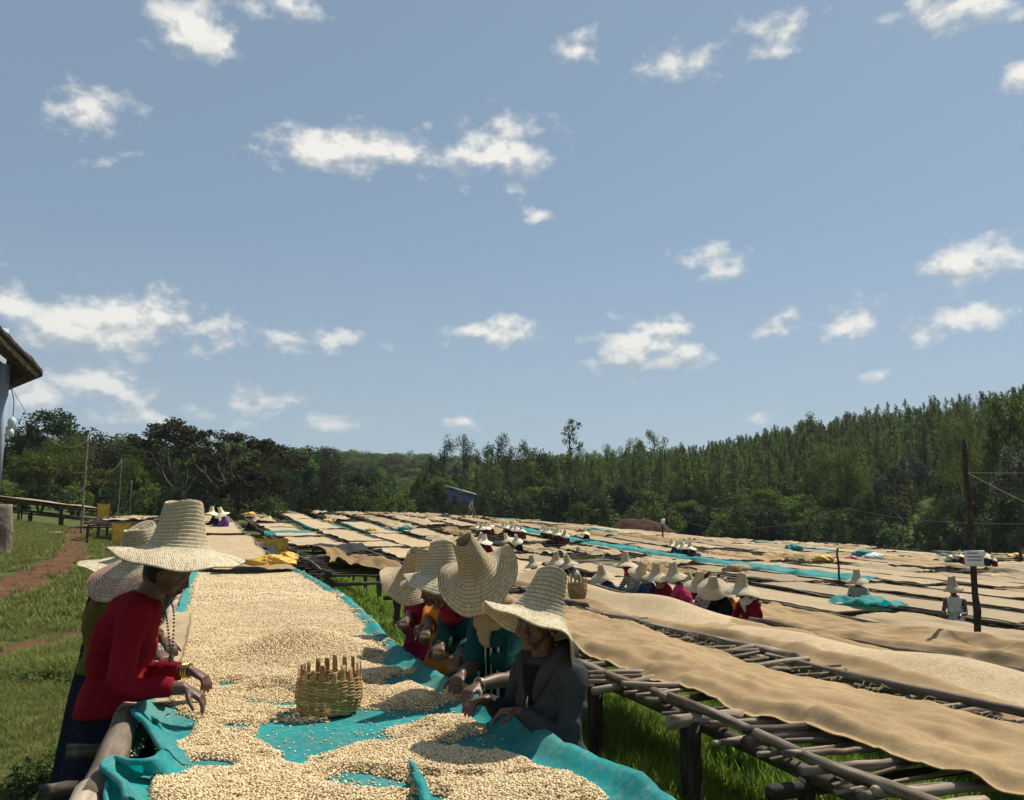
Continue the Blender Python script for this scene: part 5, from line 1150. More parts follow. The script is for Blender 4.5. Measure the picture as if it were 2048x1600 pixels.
def person(label, pelvis, headc, facing, hands, k=1., hat=None, top='c_red', sleeve=1., skirt='c_navy', scarf=None, scarf_mat=None, head_fwd=None, head_up=None, vox=.006, tvox=.009, group=None, jacket=None, side=None, pole=(0, 0, -1), curl=1.15, hair='hair', collar=None, ground=None, trousers=False, wrap=None, fullface=True, palm=None, dec=None, sh_w=.165):
    """a standing person built from joint positions in the world: pelvis centre, head centre, the way the chest faces, two hand targets (right, left)"""
    P0 = np.asarray(pelvis, float); Hc = np.asarray(headc, float); f = norm([facing[0], facing[1], 0]); 
    zg = gz(P0[0] - f[0] * .02, P0[1] - f[1] * .02) if ground is None else ground
    spine = norm(Hc - P0); X = norm(side) if side is not None else norm(np.cross(f, [0, 0, 1.]))                 # X: the person's right
    Ysp = norm(np.cross(spine, -X)) if np.dot(np.cross(spine, -X), f) > 0 else norm(np.cross(spine, X))
    L = np.linalg.norm(Hc - P0); neck = P0 + (Hc - P0) * (1 - .140 * k / L) - Ysp * .032 * k
    back = P0 + (neck - P0) * .5 - Ysp * .035 * k
    ctr = spline([P0 - np.array([0, 0, .10 * k]), P0, back, neck], 22)
    uu = np.linspace(0, 1, 22); rx = np.interp(uu, [0, .2, .42, .62, .82, .92, 1], np.array([.155, .165, .130, .148, sh_w * .93, .125, .055])) * k; ry = np.interp(uu, [0, .2, .42, .62, .82, .92, 1], np.array([.11, .115, .092, .112, .105, .075, .05])) * k
    Ts = np.gradient(ctr, axis=0); Ts /= np.linalg.norm(Ts, axis=1)[:, None]; Yr = np.cross(Ts, X) ; Yr = Yr * np.sign(np.sum(Yr * f, 1))[:, None]; Yr /= np.linalg.norm(Yr, axis=1)[:, None]
    e = empty('person', (P0[0], P0[1], zg)); tag(e, label, 'person', group); base = np.array(e.location)
    body = MB(); body.add(*loft(ctr, rx, ry, X, Yr))
    bust = [ctr[13] + Yr[13] * .075 * k + X * s * .072 * k for s in (-1, 1)]
    for b in bust: body.add(*ball(b, (.066 * k,) * 3, None, 8, 12))
    body.add(*tube(np.array([neck - Ts[-1] * .06 * k, neck + (Hc - neck) * .55, Hc]), np.array([.062, .052, .05]) * k, 14))
    hf = norm(head_fwd if head_fwd is not None else f + np.array([0, 0, -.5])); hu = head_up if head_up is not None else spine
    hu = norm(hu - hf * np.dot(hu, hf)); T, B = head(body, Hc, hu, hf, k)
    sleeves = MB(); arms = []
    for i, s in enumerate((1, -1)):
        sh = ctr[18] + X * s * sh_w * k - Ts[18] * .012 * k; tgt = np.asarray(hands[i], float)
        pl = np.array(pole, float) + X * s * .45 - f * .35
        d_ap = norm(tgt - sh); wrist_t = tgt - d_ap * .09 * k
        el, wr = ik(sh, wrist_t, .285 * k, .245 * k, pl); arms.append((sh, el, wr))
        pts = spline([sh - X * s * .05 * k, sh, (sh + el) / 2, el, (el + wr) / 2, wr], 22)
        body.add(*tube(pts, np.interp(np.linspace(0, 1, 22), [0, .2, .4, .6, .8, 1], np.array([.055, .052, .044, .037, .034, .024])) * k, 12))
        hd = norm((tgt - wr) + (wr - el) * .3); pn = np.array([0, 0, -1.]) if palm is None else np.asarray(palm[i], float)
        hand(body, wr, hd, pn, k * .9, curl, s)
        if sleeve > 0:
            m = int(22 * (.30 + .70 * sleeve)) if sleeve < 1 else 22
            rr_ = np.interp(np.linspace(0, 1, 22), [0, .2, .4, .6, .8, 1], np.array([.070, .066, .058, .052, .046, .036])) * k
            w_ = 1 + .045 * np.sin(np.arange(22) * 2.1 + s) * np.interp(np.arange(22), [0, 8, 12, 16, 22], [.2, .6, 1.6, 1., .8]); sleeves.add(*tube(pts[:m], (rr_ * w_)[:m], 14))
    for s in (-1, 1):
        hip = P0 + X * s * .085 * k - np.array([0, 0, .06 * k]); foot = np.array([*(P0 + X * s * .10 * k)[:2], zg]); kn = (hip + foot) / 2 + f * .03
        body.add(*tube(spline([hip, kn, foot + [0, 0, .07]], 12), np.interp(np.linspace(0, 1, 12), [0, .5, .7, 1], np.array([.088, .056, .05, .036])) * k, 12))
        body.add(*loft([foot + f * a + [0, 0, .035] for a in (-.06, .0, .08, .16)], np.array([.03, .036, .042, .028]) * k, np.array([.035, .04, .03, .018]) * k, X, np.array([0, 0, 1.]), 12))
    me = remesh('body', body, vox, 2, dec)
    mv = mverts(me); me.vertices.foreach_set('co', (mv - base).astype(np.float32).ravel()); me.update()
    paint(me, base, T, B, k, fullface); link('body', me, M['skin'], e)
    # upper garment
    inf = (.016 + .022 * sm(np.arange(22), 8, 0)) * k; tp = MB(); a0 = 1; V_, F_ = loft(ctr[a0 - 1:22], (rx + inf)[a0 - 1:22], (ry + inf)[a0 - 1:22], X, Yr[a0 - 1:22], 26); tp.add(V_, F_)
    for b in bust: tp.add(*ball(b, (.078 * k,) * 3, None, 8, 12))
    if sleeve > 0: V_, F_ = sleeves.get(); tp.add(V_, F_)
    tme = remesh('top', tp, tvox, 3, dec); v = mverts(tme)
    nx = 1.1 * fbm(v[:, 0] * 9 + v[:, 2] * 5, v[:, 1] * 9 - v[:, 2] * 7, 4, 3) + 1.3 * np.abs(fbm(v[:, 0] * 7 + v[:, 2] * 14, v[:, 1] * 7 + v[:, 2] * 9, 9, 3)) - .15; nrmv = np.empty(len(v) * 3, np.float32); tme.vertices.foreach_get('normal', nrmv); v = v + nrmv.reshape(-1, 3) * (nx * .021)[:, None]
    if not np.isnan(v).any(): tme.vertices.foreach_set('co', (v - base).astype(np.float32).ravel()); tme.update()
    link('top', tme, M[top], e)
    # skirt or trousers
    if trousers:
        sk = MB(); sk.add(*loft(ctr[:5], rx[:5] + .012, ry[:5] + .012, X, Yr[:5], 22))
        for s in (-1, 1):
            hip = P0 + X * s * .085 * k - np.array([0, 0, .04 * k]); foot = np.array([*(P0 + X * s * .10 * k)[:2], zg]); sk.add(*tube(spline([hip, (hip + foot) / 2 + f * .03, foot + [0, 0, .10]], 12), np.linspace(.108, .075, 12) * k, 14))
        sme = remesh('trousers', sk, .012, 2); v = mverts(sme); sme.vertices.foreach_set('co', (v - base).astype(np.float32).ravel()); sme.update(); link('trousers', sme, M[skirt], e)
    else:
        nz_ = 18; th = np.linspace(0, 2 * np.pi, 48, endpoint=False); zt = P0[2] + .10 * k; zs_ = np.linspace(zt, zg + .12, nz_); V_ = []
        for i, z_ in enumerate(zs_):
            u_ = i / (nz_ - 1); a_ = (.135 + .115 * u_ + .035 * math.sin(u_ * 3.1)) * k; b_ = (.095 + .13 * u_ + .02 * math.sin(u_ * 3.1)) * k; w_ = 1 + .07 * u_ * np.sin(th * 9 + 2 * u_) + .04 * u_ * np.sin(th * 5 + 1)
            cc = P0[:2] + np.interp(z_, [zg, P0[2], zt], [0, 0, 1]) * (ctr[6] - P0)[:2] * .5
            V_.append(np.stack([cc[0] + X[0] * a_ * w_ * np.cos(th) + f[0] * b_ * w_ * np.sin(th), cc[1] + X[1] * a_ * w_ * np.cos(th) + f[1] * b_ * w_ * np.sin(th), np.full(48, z_)], 1))
        obj('skirt', np.concatenate(V_), gridf(nz_, 48, True), M[skirt], e)
    # hair under the hat
    hm = MB(); hb = ball((0, 0, 0), (.081, .098, .110), None, 14, 20); Vh = hb[0]; kp = Vh.copy(); kp[:, 1] = np.where(kp[:, 1] > .04, kp[:, 1] * .86, kp[:, 1]); kp = kp * k
    cut = (Vh[hb[1]].mean(1)); keep = ~((cut[:, 1] > .01) & (cut[:, 2] < .052)) & ~(cut[:, 2] < -.07)
    obj('hair' if hair == 'hair' else 'headscarf', kp @ B.T + Hc + B @ np.array([0, -.006, .006]) * k, hb[1][keep], M[hair], e)
    if scarf_mat:      # cloth wound round neck and shoulders
        tb_ = MB(); q_ = np.random.default_rng(abs(hash(label)) % 1000 if False else len(label)); cN = neck + (Hc - neck) * .22; a1 = np.linspace(0, 2 * np.pi, 30)
        for j in range(4):
            rr_ = (.066 + .015 * j) * k; pr = cN - Ts[-1] * (.030 * j - .03) * k; P_ = pr + X * (np.cos(a1) * rr_ * 1.1)[:, None] + Yr[-1] * (np.sin(a1) * rr_)[:, None] + np.array([0, 0, 1.]) * (.012 * np.sin(a1 * 2 + j * 2))[:, None]
            tb_.add(*tube(P_, (.022 + .006 * np.sin(a1 * 3 + j)) * k, 10))
        if scarf: tb_.add(*loft([cN + Yr[-1] * .07 * k, cN + Yr[-1] * .115 * k - Ts[-1] * .10 * k, cN + Yr[-1] * .125 * k - Ts[-1] * .20 * k], np.array([.06, .06, .022]) * k, np.array([.022, .018, .012]) * k, X, Yr[-1]))
        sme = remesh('scarf', tb_, .009, 2); v = mverts(sme); nv_ = np.empty(len(v) * 3, np.float32); sme.vertices.foreach_get('normal', nv_); v = v + nv_.reshape(-1, 3) * (.03 * np.abs(fbm(v[:, 0] * 10 + v[:, 2] * 22, v[:, 1] * 10 - v[:, 2] * 16, 7, 3)) - .006)[:, None]; sme.vertices.foreach_set('co', (v - base).astype(np.float32).ravel()); sme.update(); link('scarf', sme, M[scarf_mat], e)
    if hat is not None:
        hk = dict(hat); up = norm(hk.pop('up', hu)); off = hk.pop('off', (0, 0, .052)); mt = hk.pop('mat', 'straw'); fw = hk.pop('fwd', hf)
        wear_hat(e, Hc + norm(hu) * off[2] * k + B @ np.array([off[0], off[1], 0]) * k, up, mt, fw, **hk)
    return e, dict(T=T, B=B, ctr=ctr, X=X, Y=Yr, neck=neck, arms=arms, base=base, f=f, Hc=Hc)
def bangle(e, wr, el, r, mat, n=1, name='bracelet'):
    d = norm(wr - el); A = frame(d); a = np.linspace(0, 2 * np.pi, 25)
    for i in range(n):
        P = wr - d * (.012 + .011 * i) + A @ np.stack([np.cos(a) * r, np.sin(a) * r, a * 0]) .T[:, :, None].reshape(25, 3).T if False else (wr - d * (.012 + .011 * i))[None] + np.stack([np.cos(a) * r, np.sin(a) * r, a * 0], 1) @ A.T
        obj(name, *tube(P, .0035, 6, caps=False), M[mat], e)
# ------------------------------------------------------------------ the workers at the main bed
Nn = np.array([CA, SA, 0.]); FW = (0, 1, 0)
HK = dict(fwd=FW)
e, J = person('woman in a red sweater and huge pale straw hat picking beans at the left edge', at(228, 1372, 4.15), at(337, 1138, 3.95), Nn, [hitz(397, 1412, .905), hitz(408, 1372, .905)], 1.0,
    hat=dict(up=(.05, .07, 1), off=(0, -.015, .102), mat='straw', fwd=FW, Rb=.285, rb=.118, rt=.078, h=.195, hollow=.012, slope=-.03, droop=.028, flare=.045, sad=(.022, .6), folds=((2.9, .5, .03), (-.5, .6, -.02)), seg=120, seed=3, crush=.035),
    top='c_red', sleeve=.93, skirt='c_navy', head_fwd=(.80, .20, -.52), vox=.0052, tvox=.008)
sh, el, wr = J['arms'][1]; bangle(e, wr, el, .031, 'gold', 3)
a_ = np.linspace(-.5, np.pi + .5, 40); cN = J['neck'] + (J['Hc'] - J['neck']) * .3
P = np.array([cN + J['X'] * math.cos(t_) * .062 + J['f'] * (math.sin(t_) * .07) for t_ in np.linspace(0, 2 * np.pi, 24)]); low = spline([cN + J['X'] * .062 + J['f'] * .02, cN + J['X'] * .085 + J['f'] * .06 - np.array([0, 0, .12]), cN + J['X'] * .03 + J['f'] * .085 - np.array([0, 0, .28]), cN - J['X'] * .05 + J['f'] * .08 - np.array([0, 0, .1]), cN - J['X'] * .06 + J['f'] * .02], 60)
mb = MB()
for p in low: mb.add(*ball(p, .0052, None, 6, 8))
mb.add(*ball(low[30] - np.array([0, 0, .02]), (.012, .012, .022), None, 8, 10)); mb.obj('necklace', M['bead'], e)
e, J = person('woman in an olive cardigan with pink rimmed hat, behind the red sweater woman', at(214, 1302, 5.1), at(284, 1128, 4.95), Nn, [hitz(372, 1368, .90), hitz(392, 1346, .90)], 1.0,
    hat=dict(up=(-.20, -.32, 1), off=(0, -.01, .05), mat='straw_pink', fwd=FW, Rb=.31, rb=.11, rt=.08, h=.16, hollow=.01, slope=-.10, droop=.04, flare=.05, sad=(.03, 2.2), seg=96, seed=5), top='c_olive', sleeve=.9, skirt='c_navy', head_fwd=(.75, .1, -.6), vox=.0075, tvox=.010)
e, J = person('woman in dark clothes half hidden behind the olive cardigan, third on the left', at(212, 1270, 6.1), at(262, 1130, 5.95), Nn, [hitz(383, 1312, .90), hitz(404, 1302, .91)], 1.0,
    hat=dict(up=(.05, -.10, 1), off=(0, 0, .05), mat='straw', fwd=FW, Rb=.33, rb=.11, rt=.075, h=.17, slope=.02, droop=.02, flare=.05, sad=(.02, 1.), seg=80, seed=8), top='c_navy', sleeve=.8, skirt='c_black', head_fwd=(.75, .1, -.5), vox=.0075, tvox=.010)
bangle(e, J['arms'][0][2], J['arms'][0][1], .031, 'silver', 2)

# right side, facing the bed
Wf = norm(np.array([-.80, -.60, 0]))
e, J = person('girl in a grey zipped hoodie looking at the camera, nearest on the right', at(1104, 1478, 3.38), at(1069, 1246, 3.30), (-.80, -.60), [hitz(940, 1424, .90), hitz(1000, 1446, .90)], .86,
    hat=dict(up=(.26, .14, 1), off=(-.02, -.012, .052), mat='straw', fwd=FW, Rb=.225, rb=.090, rt=.058, h=.165, hollow=.004, slope=-.06, droop=.015, flare=.045, sad=(.018, .3), folds=((-.15, .62, -.13), (1.2, .7, -.06)), seg=120, seed=11, crush=.05, lean=(.015, 0)),
    top='c_grey', sleeve=1., skirt='c_check', trousers=True, head_fwd=(-.40, -.91, -.08), head_up=(.05, 0, 1), vox=.0042, tvox=.007, curl=1.1)
T, B = J['T'], J['B']; kk_ = .86
obj('earring', *ball(T(-.083, -.002, -.034), .006, None, 8, 10), M['gold'], e)
mb = MB(); mb.add(*ball(T(-.062, -.085, -.02), (.030, .030, .032), None, 10, 14)); mb.obj('hair_bun', M['c_maroon'], e)
c_ = J['ctr']; Y_ = J['Y']; X_ = J['X']
zp = np.array([c_[i] + Y_[i] * (np.interp(i, [4, 12, 14, 18, 20], [.125, .145, .148, .115, .085]) * kk_ + .008) for i in range(4, 18)]); obj('zip', *tube(zp, .004, 6), M['silver'], e)
inn = []
for i, wd_ in zip(range(13, 21), (.008, .02, .032, .04, .045, .05, .055, .05)):
    yy_ = np.interp(i, [12, 14, 18, 20], [.135, .145, .12, .085]) * kk_ + .012; inn.append([c_[i] + Y_[i] * yy_ + X_ * a * wd_ * kk_ for a in (-1, -.5, 0, .5, 1)])
inn = np.array(inn); inn += (np.abs(np.linspace(-1, 1, 5))[None, :, None] ** 2) * -Y_[13:21][:, None] * .012
obj('undershirt', inn.reshape(-1, 3), gridf(8, 5), M['c_black'], e)
for s in (-1, 1):                                      # hood edge lying on the shoulders
    P = spline([c_[14] + Y_[14] * .13 * kk_ + X_ * s * .02, c_[18] + Y_[18] * .10 * kk_ + X_ * s * .062, c_[20] + X_ * s * .085 + Y_[20] * .0, c_[20] - Y_[20] * .08 + X_ * s * .04 - np.array([0, 0, .02])], 20)
    obj('hood', *tube(P, np.interp(np.linspace(0, 1, 20), [0, .4, 1], [.012, .030, .052]), 10), M['c_grey'], e)

e, J = person('woman in a teal jacket and beige scarf under a large tilted hat with open crown', at(1016, 1372, 4.2), at(972, 1172, 4.05), Wf, [hitz(912, 1372, .92), hitz(936, 1396, .91)], .95,
    hat=dict(up=(-.36, -.60, .80), off=(0, -.005, .112), mat='straw2', fwd=FW, Rb=.212, rb=.080, rt=.046, h=.18, hollow=.09, slope=-.05, droop=.02, flare=.06, sad=(.035, 2.4), folds=((.25, .55, .06), (-2.2, .8, -.05)), seg=120, seed=14, crush=.03),
    top='c_green', sleeve=.45, skirt='c_squig', scarf=True, scarf_mat='c_beige', head_fwd=(-.72, -.35, -.6), vox=.006, tvox=.008)
c_ = J['ctr']; Y_ = J['Y']; X_ = J['X']
pn = np.array([[c_[i] + Y_[i] * (np.interp(i, [3, 12, 14, 18], [.125, .15, .155, .12]) * .95 + .004 - .03 * abs(a) ** 2) + X_ * a * .105 for a in np.linspace(-1, 1, 7)] for i in range(3, 17)]); obj('dress_front', pn.reshape(-1, 3), gridf(14, 7), M['c_squig'], e)
bangle(e, J['arms'][1][2], J['arms'][1][1], .030, 'gold', 1)
mb = MB(); mb.add(*ball(J['ctr'][18] - J['X'] * .135 + np.array([.0, .0, .03]), (.075, .07, .045), None, 10, 14)); mb.add(*ball(J['ctr'][16] - J['X'] * .16 - J['f'] * .03, (.06, .06, .09), None, 10, 14)); mb.obj('shawl', M['c_skyblue'], e)
e, J = person('woman in a green jacket with a dark red scarf, second from the girl', at(952, 1338, 4.85), at(893, 1170, 4.72), Wf, [hitz(862, 1352, .91), hitz(880, 1368, .91)], .95,
    hat=dict(up=(.02, -.05, 1), off=(0, -.01, .09), mat='straw', fwd=FW, Rb=.21, rb=.095, rt=.066, h=.165, hollow=.01, slope=-.08, droop=.03, flare=.05, sad=(.03, 1.), seg=96, seed=17), top='c_green', sleeve=.9, skirt='c_black', scarf=True, scarf_mat='c_maroon', head_fwd=(-.8, -.3, -.5), vox=.0068, tvox=.009)
e, J = person('woman in an orange top with her dark face turned down, fourth from the girl', at(893, 1310, 5.45), at(868, 1172, 5.3), Wf, [hitz(832, 1328, .91), hitz(852, 1336, .91)], .95,
    hat=dict(up=(-.10, -.10, 1), off=(0, -.01, .09), mat='straw_pink', fwd=FW, Rb=.20, rb=.095, rt=.072, h=.155, hollow=.01, slope=-.08, droop=.02, flare=.05, sad=(.02, .4), seg=88, seed=19), top='c_orange', sleeve=.25, skirt='c_brown', head_fwd=(-.75, -.5, -.45), vox=.0068, tvox=.009)
bangle(e, J['arms'][1][2], J['arms'][1][1], .030, 'gold', 3)
e, J = person('woman in a pink lace top with tilted open crowned hat, farthest on the right side', at(842, 1290, 6.1), at(828, 1168, 5.95), (-.85, -.5), [hitz(770, 1306, .91), hitz(800, 1310, .91)], .95,
    hat=dict(up=(.22, -.50, .82), off=(0, -.005, .075), mat='straw2', fwd=FW, Rb=.215, rb=.080, rt=.052, h=.20, hollow=.05, slope=-.04, droop=.02, flare=.06, sad=(.03, .8), seg=104, seed=23, crush=.03), top='c_lace', sleeve=.22, skirt='c_maroon', head_fwd=(-.6, -.55, -.6), vox=.0068, tvox=.009)

# ------------------------------------------------------------------ the group behind the second bed
def midp(px, ytop, t, top, lab, scarf_mat=None, Rb=.27, up=(0, -.1, 1), f=None, skirt='c_black', mat='straw', k=.95, dist=None, grp=None, sleeve=.9, hair='hair', seed=1, vox=.011, scarf=False):
    off = math.atan((px - 1024) / F) + AX; d = dist or t / math.sin(off); p = at(px, ytop, d); f = norm(f if f is not None else -Nn); h = p - np.array([0, 0, .30 * k]); pel = h - f * .20; g_ = gz(pel[0], pel[1]); pel[2] = min(g_ + .86 * k, h[2] - .5 * k)
    X_ = norm(np.cross(f, [0, 0, 1.])); hd = [pel + f * .52 + X_ * s * .13 + np.array([0, 0, g_ + .93 - pel[2]]) for s in (1, -1)]
    return person(lab, pel, h, f, hd, k, hat=dict(up=up, off=(0, -.005, .078), mat=mat, fwd=FW, Rb=Rb * .93, rb=.092, rt=.056, h=.19, hollow=.012, slope=-.14, droop=.045, flare=.06, sad=(.02, seed), seg=40, row=.0135, seed=seed), top=top, sleeve=sleeve, skirt=skirt, scarf=scarf, scarf_mat=scarf_mat, hair=hair, vox=vox, tvox=.013, group=grp, fullface=False, head_fwd=f + np.array([0, -.15, -.35]))
gm = 'workers behind the second bed'
midp(1067, 1108, 7.7, 'c_navy', 'worker in navy right behind the large hats, leftmost of the middle group', None, .26, (-.25, 0, 1), seed=2, grp=gm)
midp(1113, 1101, 7.7, 'c_navy', 'worker with face in shade, left one of the pair above the small basket', None, .28, (0, -.15, 1), seed=3, grp=gm)
midp(1137, 1106, 7.9, 'c_pale', 'worker in pale clothes, right one of the pair above the small basket', None, .26, (-.3, -.1, 1), seed=4, grp=gm, skirt='c_pale')
midp(1205, 1127, 7.6, 'c_blue', 'crouching worker in dark blue with bowed hat left of the bean heap', None, .27, (-.2, -.3, 1), seed=5, grp=gm, k=.9)
midp(1252, 1101, 7.8, 'c_stripe', 'worker in a black and white striped top with pink scarf', 'c_pink', .29, (0, 0, 1), seed=6, grp=gm)
midp(1284, 1119, 7.6, 'c_blue', 'worker in faded blue with hat tilted forward, right of the striped top', None, .25, (.25, -.45, .85), seed=7, grp=gm, k=.92)
midp(1314, 1122, 7.7, 'c_maroon', 'worker in muted maroon with yellow brown scarf in the middle group', 'c_beige', .28, (0, -.1, 1), seed=8, grp=gm)
midp(1349, 1121, 7.7, 'c_pink', 'worker in a bright pink sweater in the middle group', None, .26, (-.1, -.1, 1), seed=9, grp=gm, f=(-.8, .6, 0))
midp(1380, 1140, 9.0, 'c_brown', 'worker mostly hidden, only the straw hat shows behind the pink sweater', None, .24, (-.3, -.2, 1), seed=13, grp=gm, k=.9)
midp(1398, 1138, 7.6, 'c_floral', 'worker in a pale floral blouse in the middle group', None, .25, (.15, -.3, 1), seed=10, grp=gm)
midp(1428, 1142, 7.6, 'c_black', 'worker in black with a big bowed hat showing its open crown', None, .29, (-.15, -.55, .8), seed=11, grp=gm, mat='straw')
midp(1446, 1153, 8.3, 'c_orange', 'worker with orange cloth behind the black clad worker', None, .25, (.1, 0, 1), seed=14, grp=gm, k=.92)
midp(1484, 1142, 7.5, 'c_red', 'worker in a red sweater with white scarf, rightmost of the middle group', 'c_white', .29, (.03, -.15, 1), seed=12, grp=gm, f=(-.9, -.45, 0), scarf=True)
midp(1713, 1136, 13.6, 'c_pale', 'man in a white shirt and pale hat standing behind the teal net bundle', None, .27, (-.05, -.05, 1), seed=15, f=(-.5, -.85, 0), sleeve=.25, skirt='c_brown')
midp(1904, 1150, 13.8, 'c_white', 'young worker in a sleeveless white vest left of the sign pole', None, .20, (-.05, 0, 1), seed=16, f=(-.6, -.8, 0), sleeve=0, skirt='c_brown', mat='straw2')

# ------------------------------------------------------------------ small far workers: copies of three simple ones
def far_proto(seed, up):
    e, J = person('x', np.array([0, 0, .84]), np.array([-.16, -.05, 1.36]), (-.9, -.4), [np.array([-.5, -.05, .92]), np.array([-.45, -.3, .92])], .95, hat=dict(up=up, off=(0, 0, .05), mat='straw_far', fwd=FW, Rb=.29, rb=.10, rt=.06, h=.21, slope=-.2, droop=.05, flare=.06, seg=20, row=.02, seed=seed, ridge=.0), top='c_navy', skirt='c_black', vox=.02, tvox=.02, fullface=False, ground=0., head_fwd=(-.8, -.4, -.3))
    return e
FARP = [far_proto(1, (0, 0, 1)), far_proto(2, (-.3, -.2, 1)), far_proto(3, (.1, -.35, 1))]
used_far = [False] * 3; NF = [0]
def far_worker(px, ytop, top, lab, group=None, dist=None, flip=False):
    i = NF[0] % 3; NF[0] += 1; p = at(px, ytop, dist) if dist else hit(px, ytop, 1.62, 25)
    if p is None or p[1] > 90: p = at(px, ytop, 80.)
    src = FARP[i]
    if not used_far[i]: used_far[i] = True; r_ = src
    else:
        r_ = src.copy(); COL.objects.link(r_)
        for ch in src.children: c = ch.copy(); COL.objects.link(c); c.parent = r_
    z = gz(p[0], p[1]); sc = min(max((p[2] - z) / 1.62, .75), 1.15); r_.location = (p[0], p[1], z); r_.scale = (sc,) * 3; r_.rotation_euler = (0, 0, math.pi if flip else random.uniform(-.5, .5))
    tag(r_, lab, 'person', group)
    for ch in r_.children:
        if ch.name.startswith('top'): ch.material_slots[0].link = 'OBJECT'; ch.material_slots[0].material = M[top]
    return r_
far_worker(434, 1012, 'c_navy', 'far worker in dark clothes, left one of the pair at the main row', dist=34)
far_worker(453, 1014, 'c_purple', 'far worker in a purple top, right one of the pair at the main row', dist=32)
for i, (x, y) in enumerate(((354, 1000), (367, 998), (377, 1003))): far_worker(x, y, 'c_brown', '%s far worker from the left whose hat just shows above the big straw hat' % ordw(i), 'hats peeping above the big straw hat', dist=37, flip=True)
for i, (x, y, c) in enumerate(((968, 1064, 'c_navy'), (980, 1068, 'c_maroon'), (1022, 1066, 'c_black'), (1041, 1068, 'c_black'))): far_worker(x, y, c, 'far worker stooping between the beds, %s from the left above the large tilted hat' % ordw(i), 'far workers above the large tilted hat')
cs = ['c_brown', 'c_navy', 'c_black', 'c_maroon', 'c_brown', 'c_blue', 'c_pale']
for i in range(5): far_worker(962 + i * 6, 1044 + (i % 2) * 2, cs[i % 7], 'tiny worker with pale hat, %s from the left in the row below the blue hut' % ordw(i), 'tiny workers below the blue hut')
for i in range(8): far_worker(1013 + i * 5, 1042 + i * 1.0 + (i % 2) * 2, cs[(i * 3) % 7], 'tiny hatted worker, %s from the left at the far edge right of the hut' % ordw(i), 'tiny workers at the far edge')
for i in range(8): far_worker(1090 + i * 6.5, 1049 + i * 1.3 + (i % 3), cs[(i * 2) % 7], 'tiny worker, %s from the left in the row left of the dug earth mound' % ordw(i), 'tiny workers left of the earth mound')
far_worker(1175, 1056, 'c_black', 'single far worker in black left of the dug earth mound')
for i in range(6): far_worker(1352 + i * 7, 1076 + i * 1.0 + (i % 2) * 2, cs[(i * 5) % 7], 'tiny worker, %s from the left at the foot of the dug earth mound' % ordw(i), 'tiny workers at the foot of the earth mound')
for x, y, c, l in ((1897, 1107, 'c_skyblue', 'far worker bending in pale blue left of the paper sign'), (1913, 1102, 'c_blue', 'far worker in dark blue just left of the paper sign'), (1925, 1100, 'c_maroon', 'far worker in maroon partly behind the paper sign'), (1973, 1100, 'c_green', 'far worker in dark green just right of the paper sign'), (1988, 1105, 'c_maroon', 'far worker in dark red right of the paper sign')): far_worker(x, y, c, l, dist=52)
# ------------------------------------------------------------------ baskets
def basket(c, rb, rt, h, n, rows, label, tall=.07, mat='cane', seed=0, tilt=0):
    q = np.random.default_rng(seed); e = empty('basket', c); tag(e, label, 'basket'); c = np.array(c, float)
    prof = lambda u: np.interp(u, [0, .12, .45, .8, 1.3], [rb * .86, rb, (rb + rt) / 2 * 1.06, rt, rt * .96])
    for i in range(n):
        a = 2 * np.pi * i / n + q.normal() * .02; top = 1 + (tall / h) * q.uniform(.55, 1.1); us = np.linspace(0, top, 9); wv = .0
        P = np.stack([np.cos(a) * prof(us) * (1 + (us > 1) * .02 * q.normal()), np.sin(a) * prof(us), us * h], 1) + c
        obj('stake', *tube(P, np.stack([np.full(9, .0115), np.full(9, .0016)], 1), 6, flat=(np.cos(a), np.sin(a), 0)), M['cane_red'] if i % 3 == 0 else M[mat], e)
    m = n * 4
    for j in range(rows):
        u = (j + .5) / rows * .97; a = np.linspace(0, 2 * np.pi, m + 1); ph = np.pi * (j % 2); r = prof(u) + .0042 * np.cos(a * n / 2 + ph) * 1.0 + q.normal() * .0008
        P = np.stack([np.cos(a) * r, np.sin(a) * r, u * h + .0022 * np.sin(a * 3 + j) + 0 * a], 1) + c
        V_, F_ = tube(P, np.stack([np.full(m + 1, .0019), np.full(m + 1, h / rows * .58)], 1), 6, flat=(0, 0, 1), caps=False); obj('weaver', V_, F_, M[mat], e)
    a = np.linspace(0, 2 * np.pi, 25)[:-1]; V_ = np.concatenate([np.stack([np.cos(a) * rb * .86, np.sin(a) * rb * .86, a * 0 + .004], 1), [[0, 0, .004]]]) + c; obj('bottom', V_, np.stack([np.arange(24), (np.arange(24) + 1) % 24, np.full(24, 24)], 1), M[mat], e)
    return e
bp = hitz(658, 1403, .86); bz = float(netz(*[np.array(v) for v in ST(bp[0], bp[1])]))
bk = basket((bp[0], bp[1], bz + .012), .130, .136, .150, 20, 22, 'round split cane basket with open upright stakes standing on the main bed', .058, seed=4)
p = hit(1155, 1197, .93); basket((p[0], p[1], p[2]), .125, .15, .24, 14, 9, 'small cane basket with upright canes at the end of the second bed', .12, seed=6)

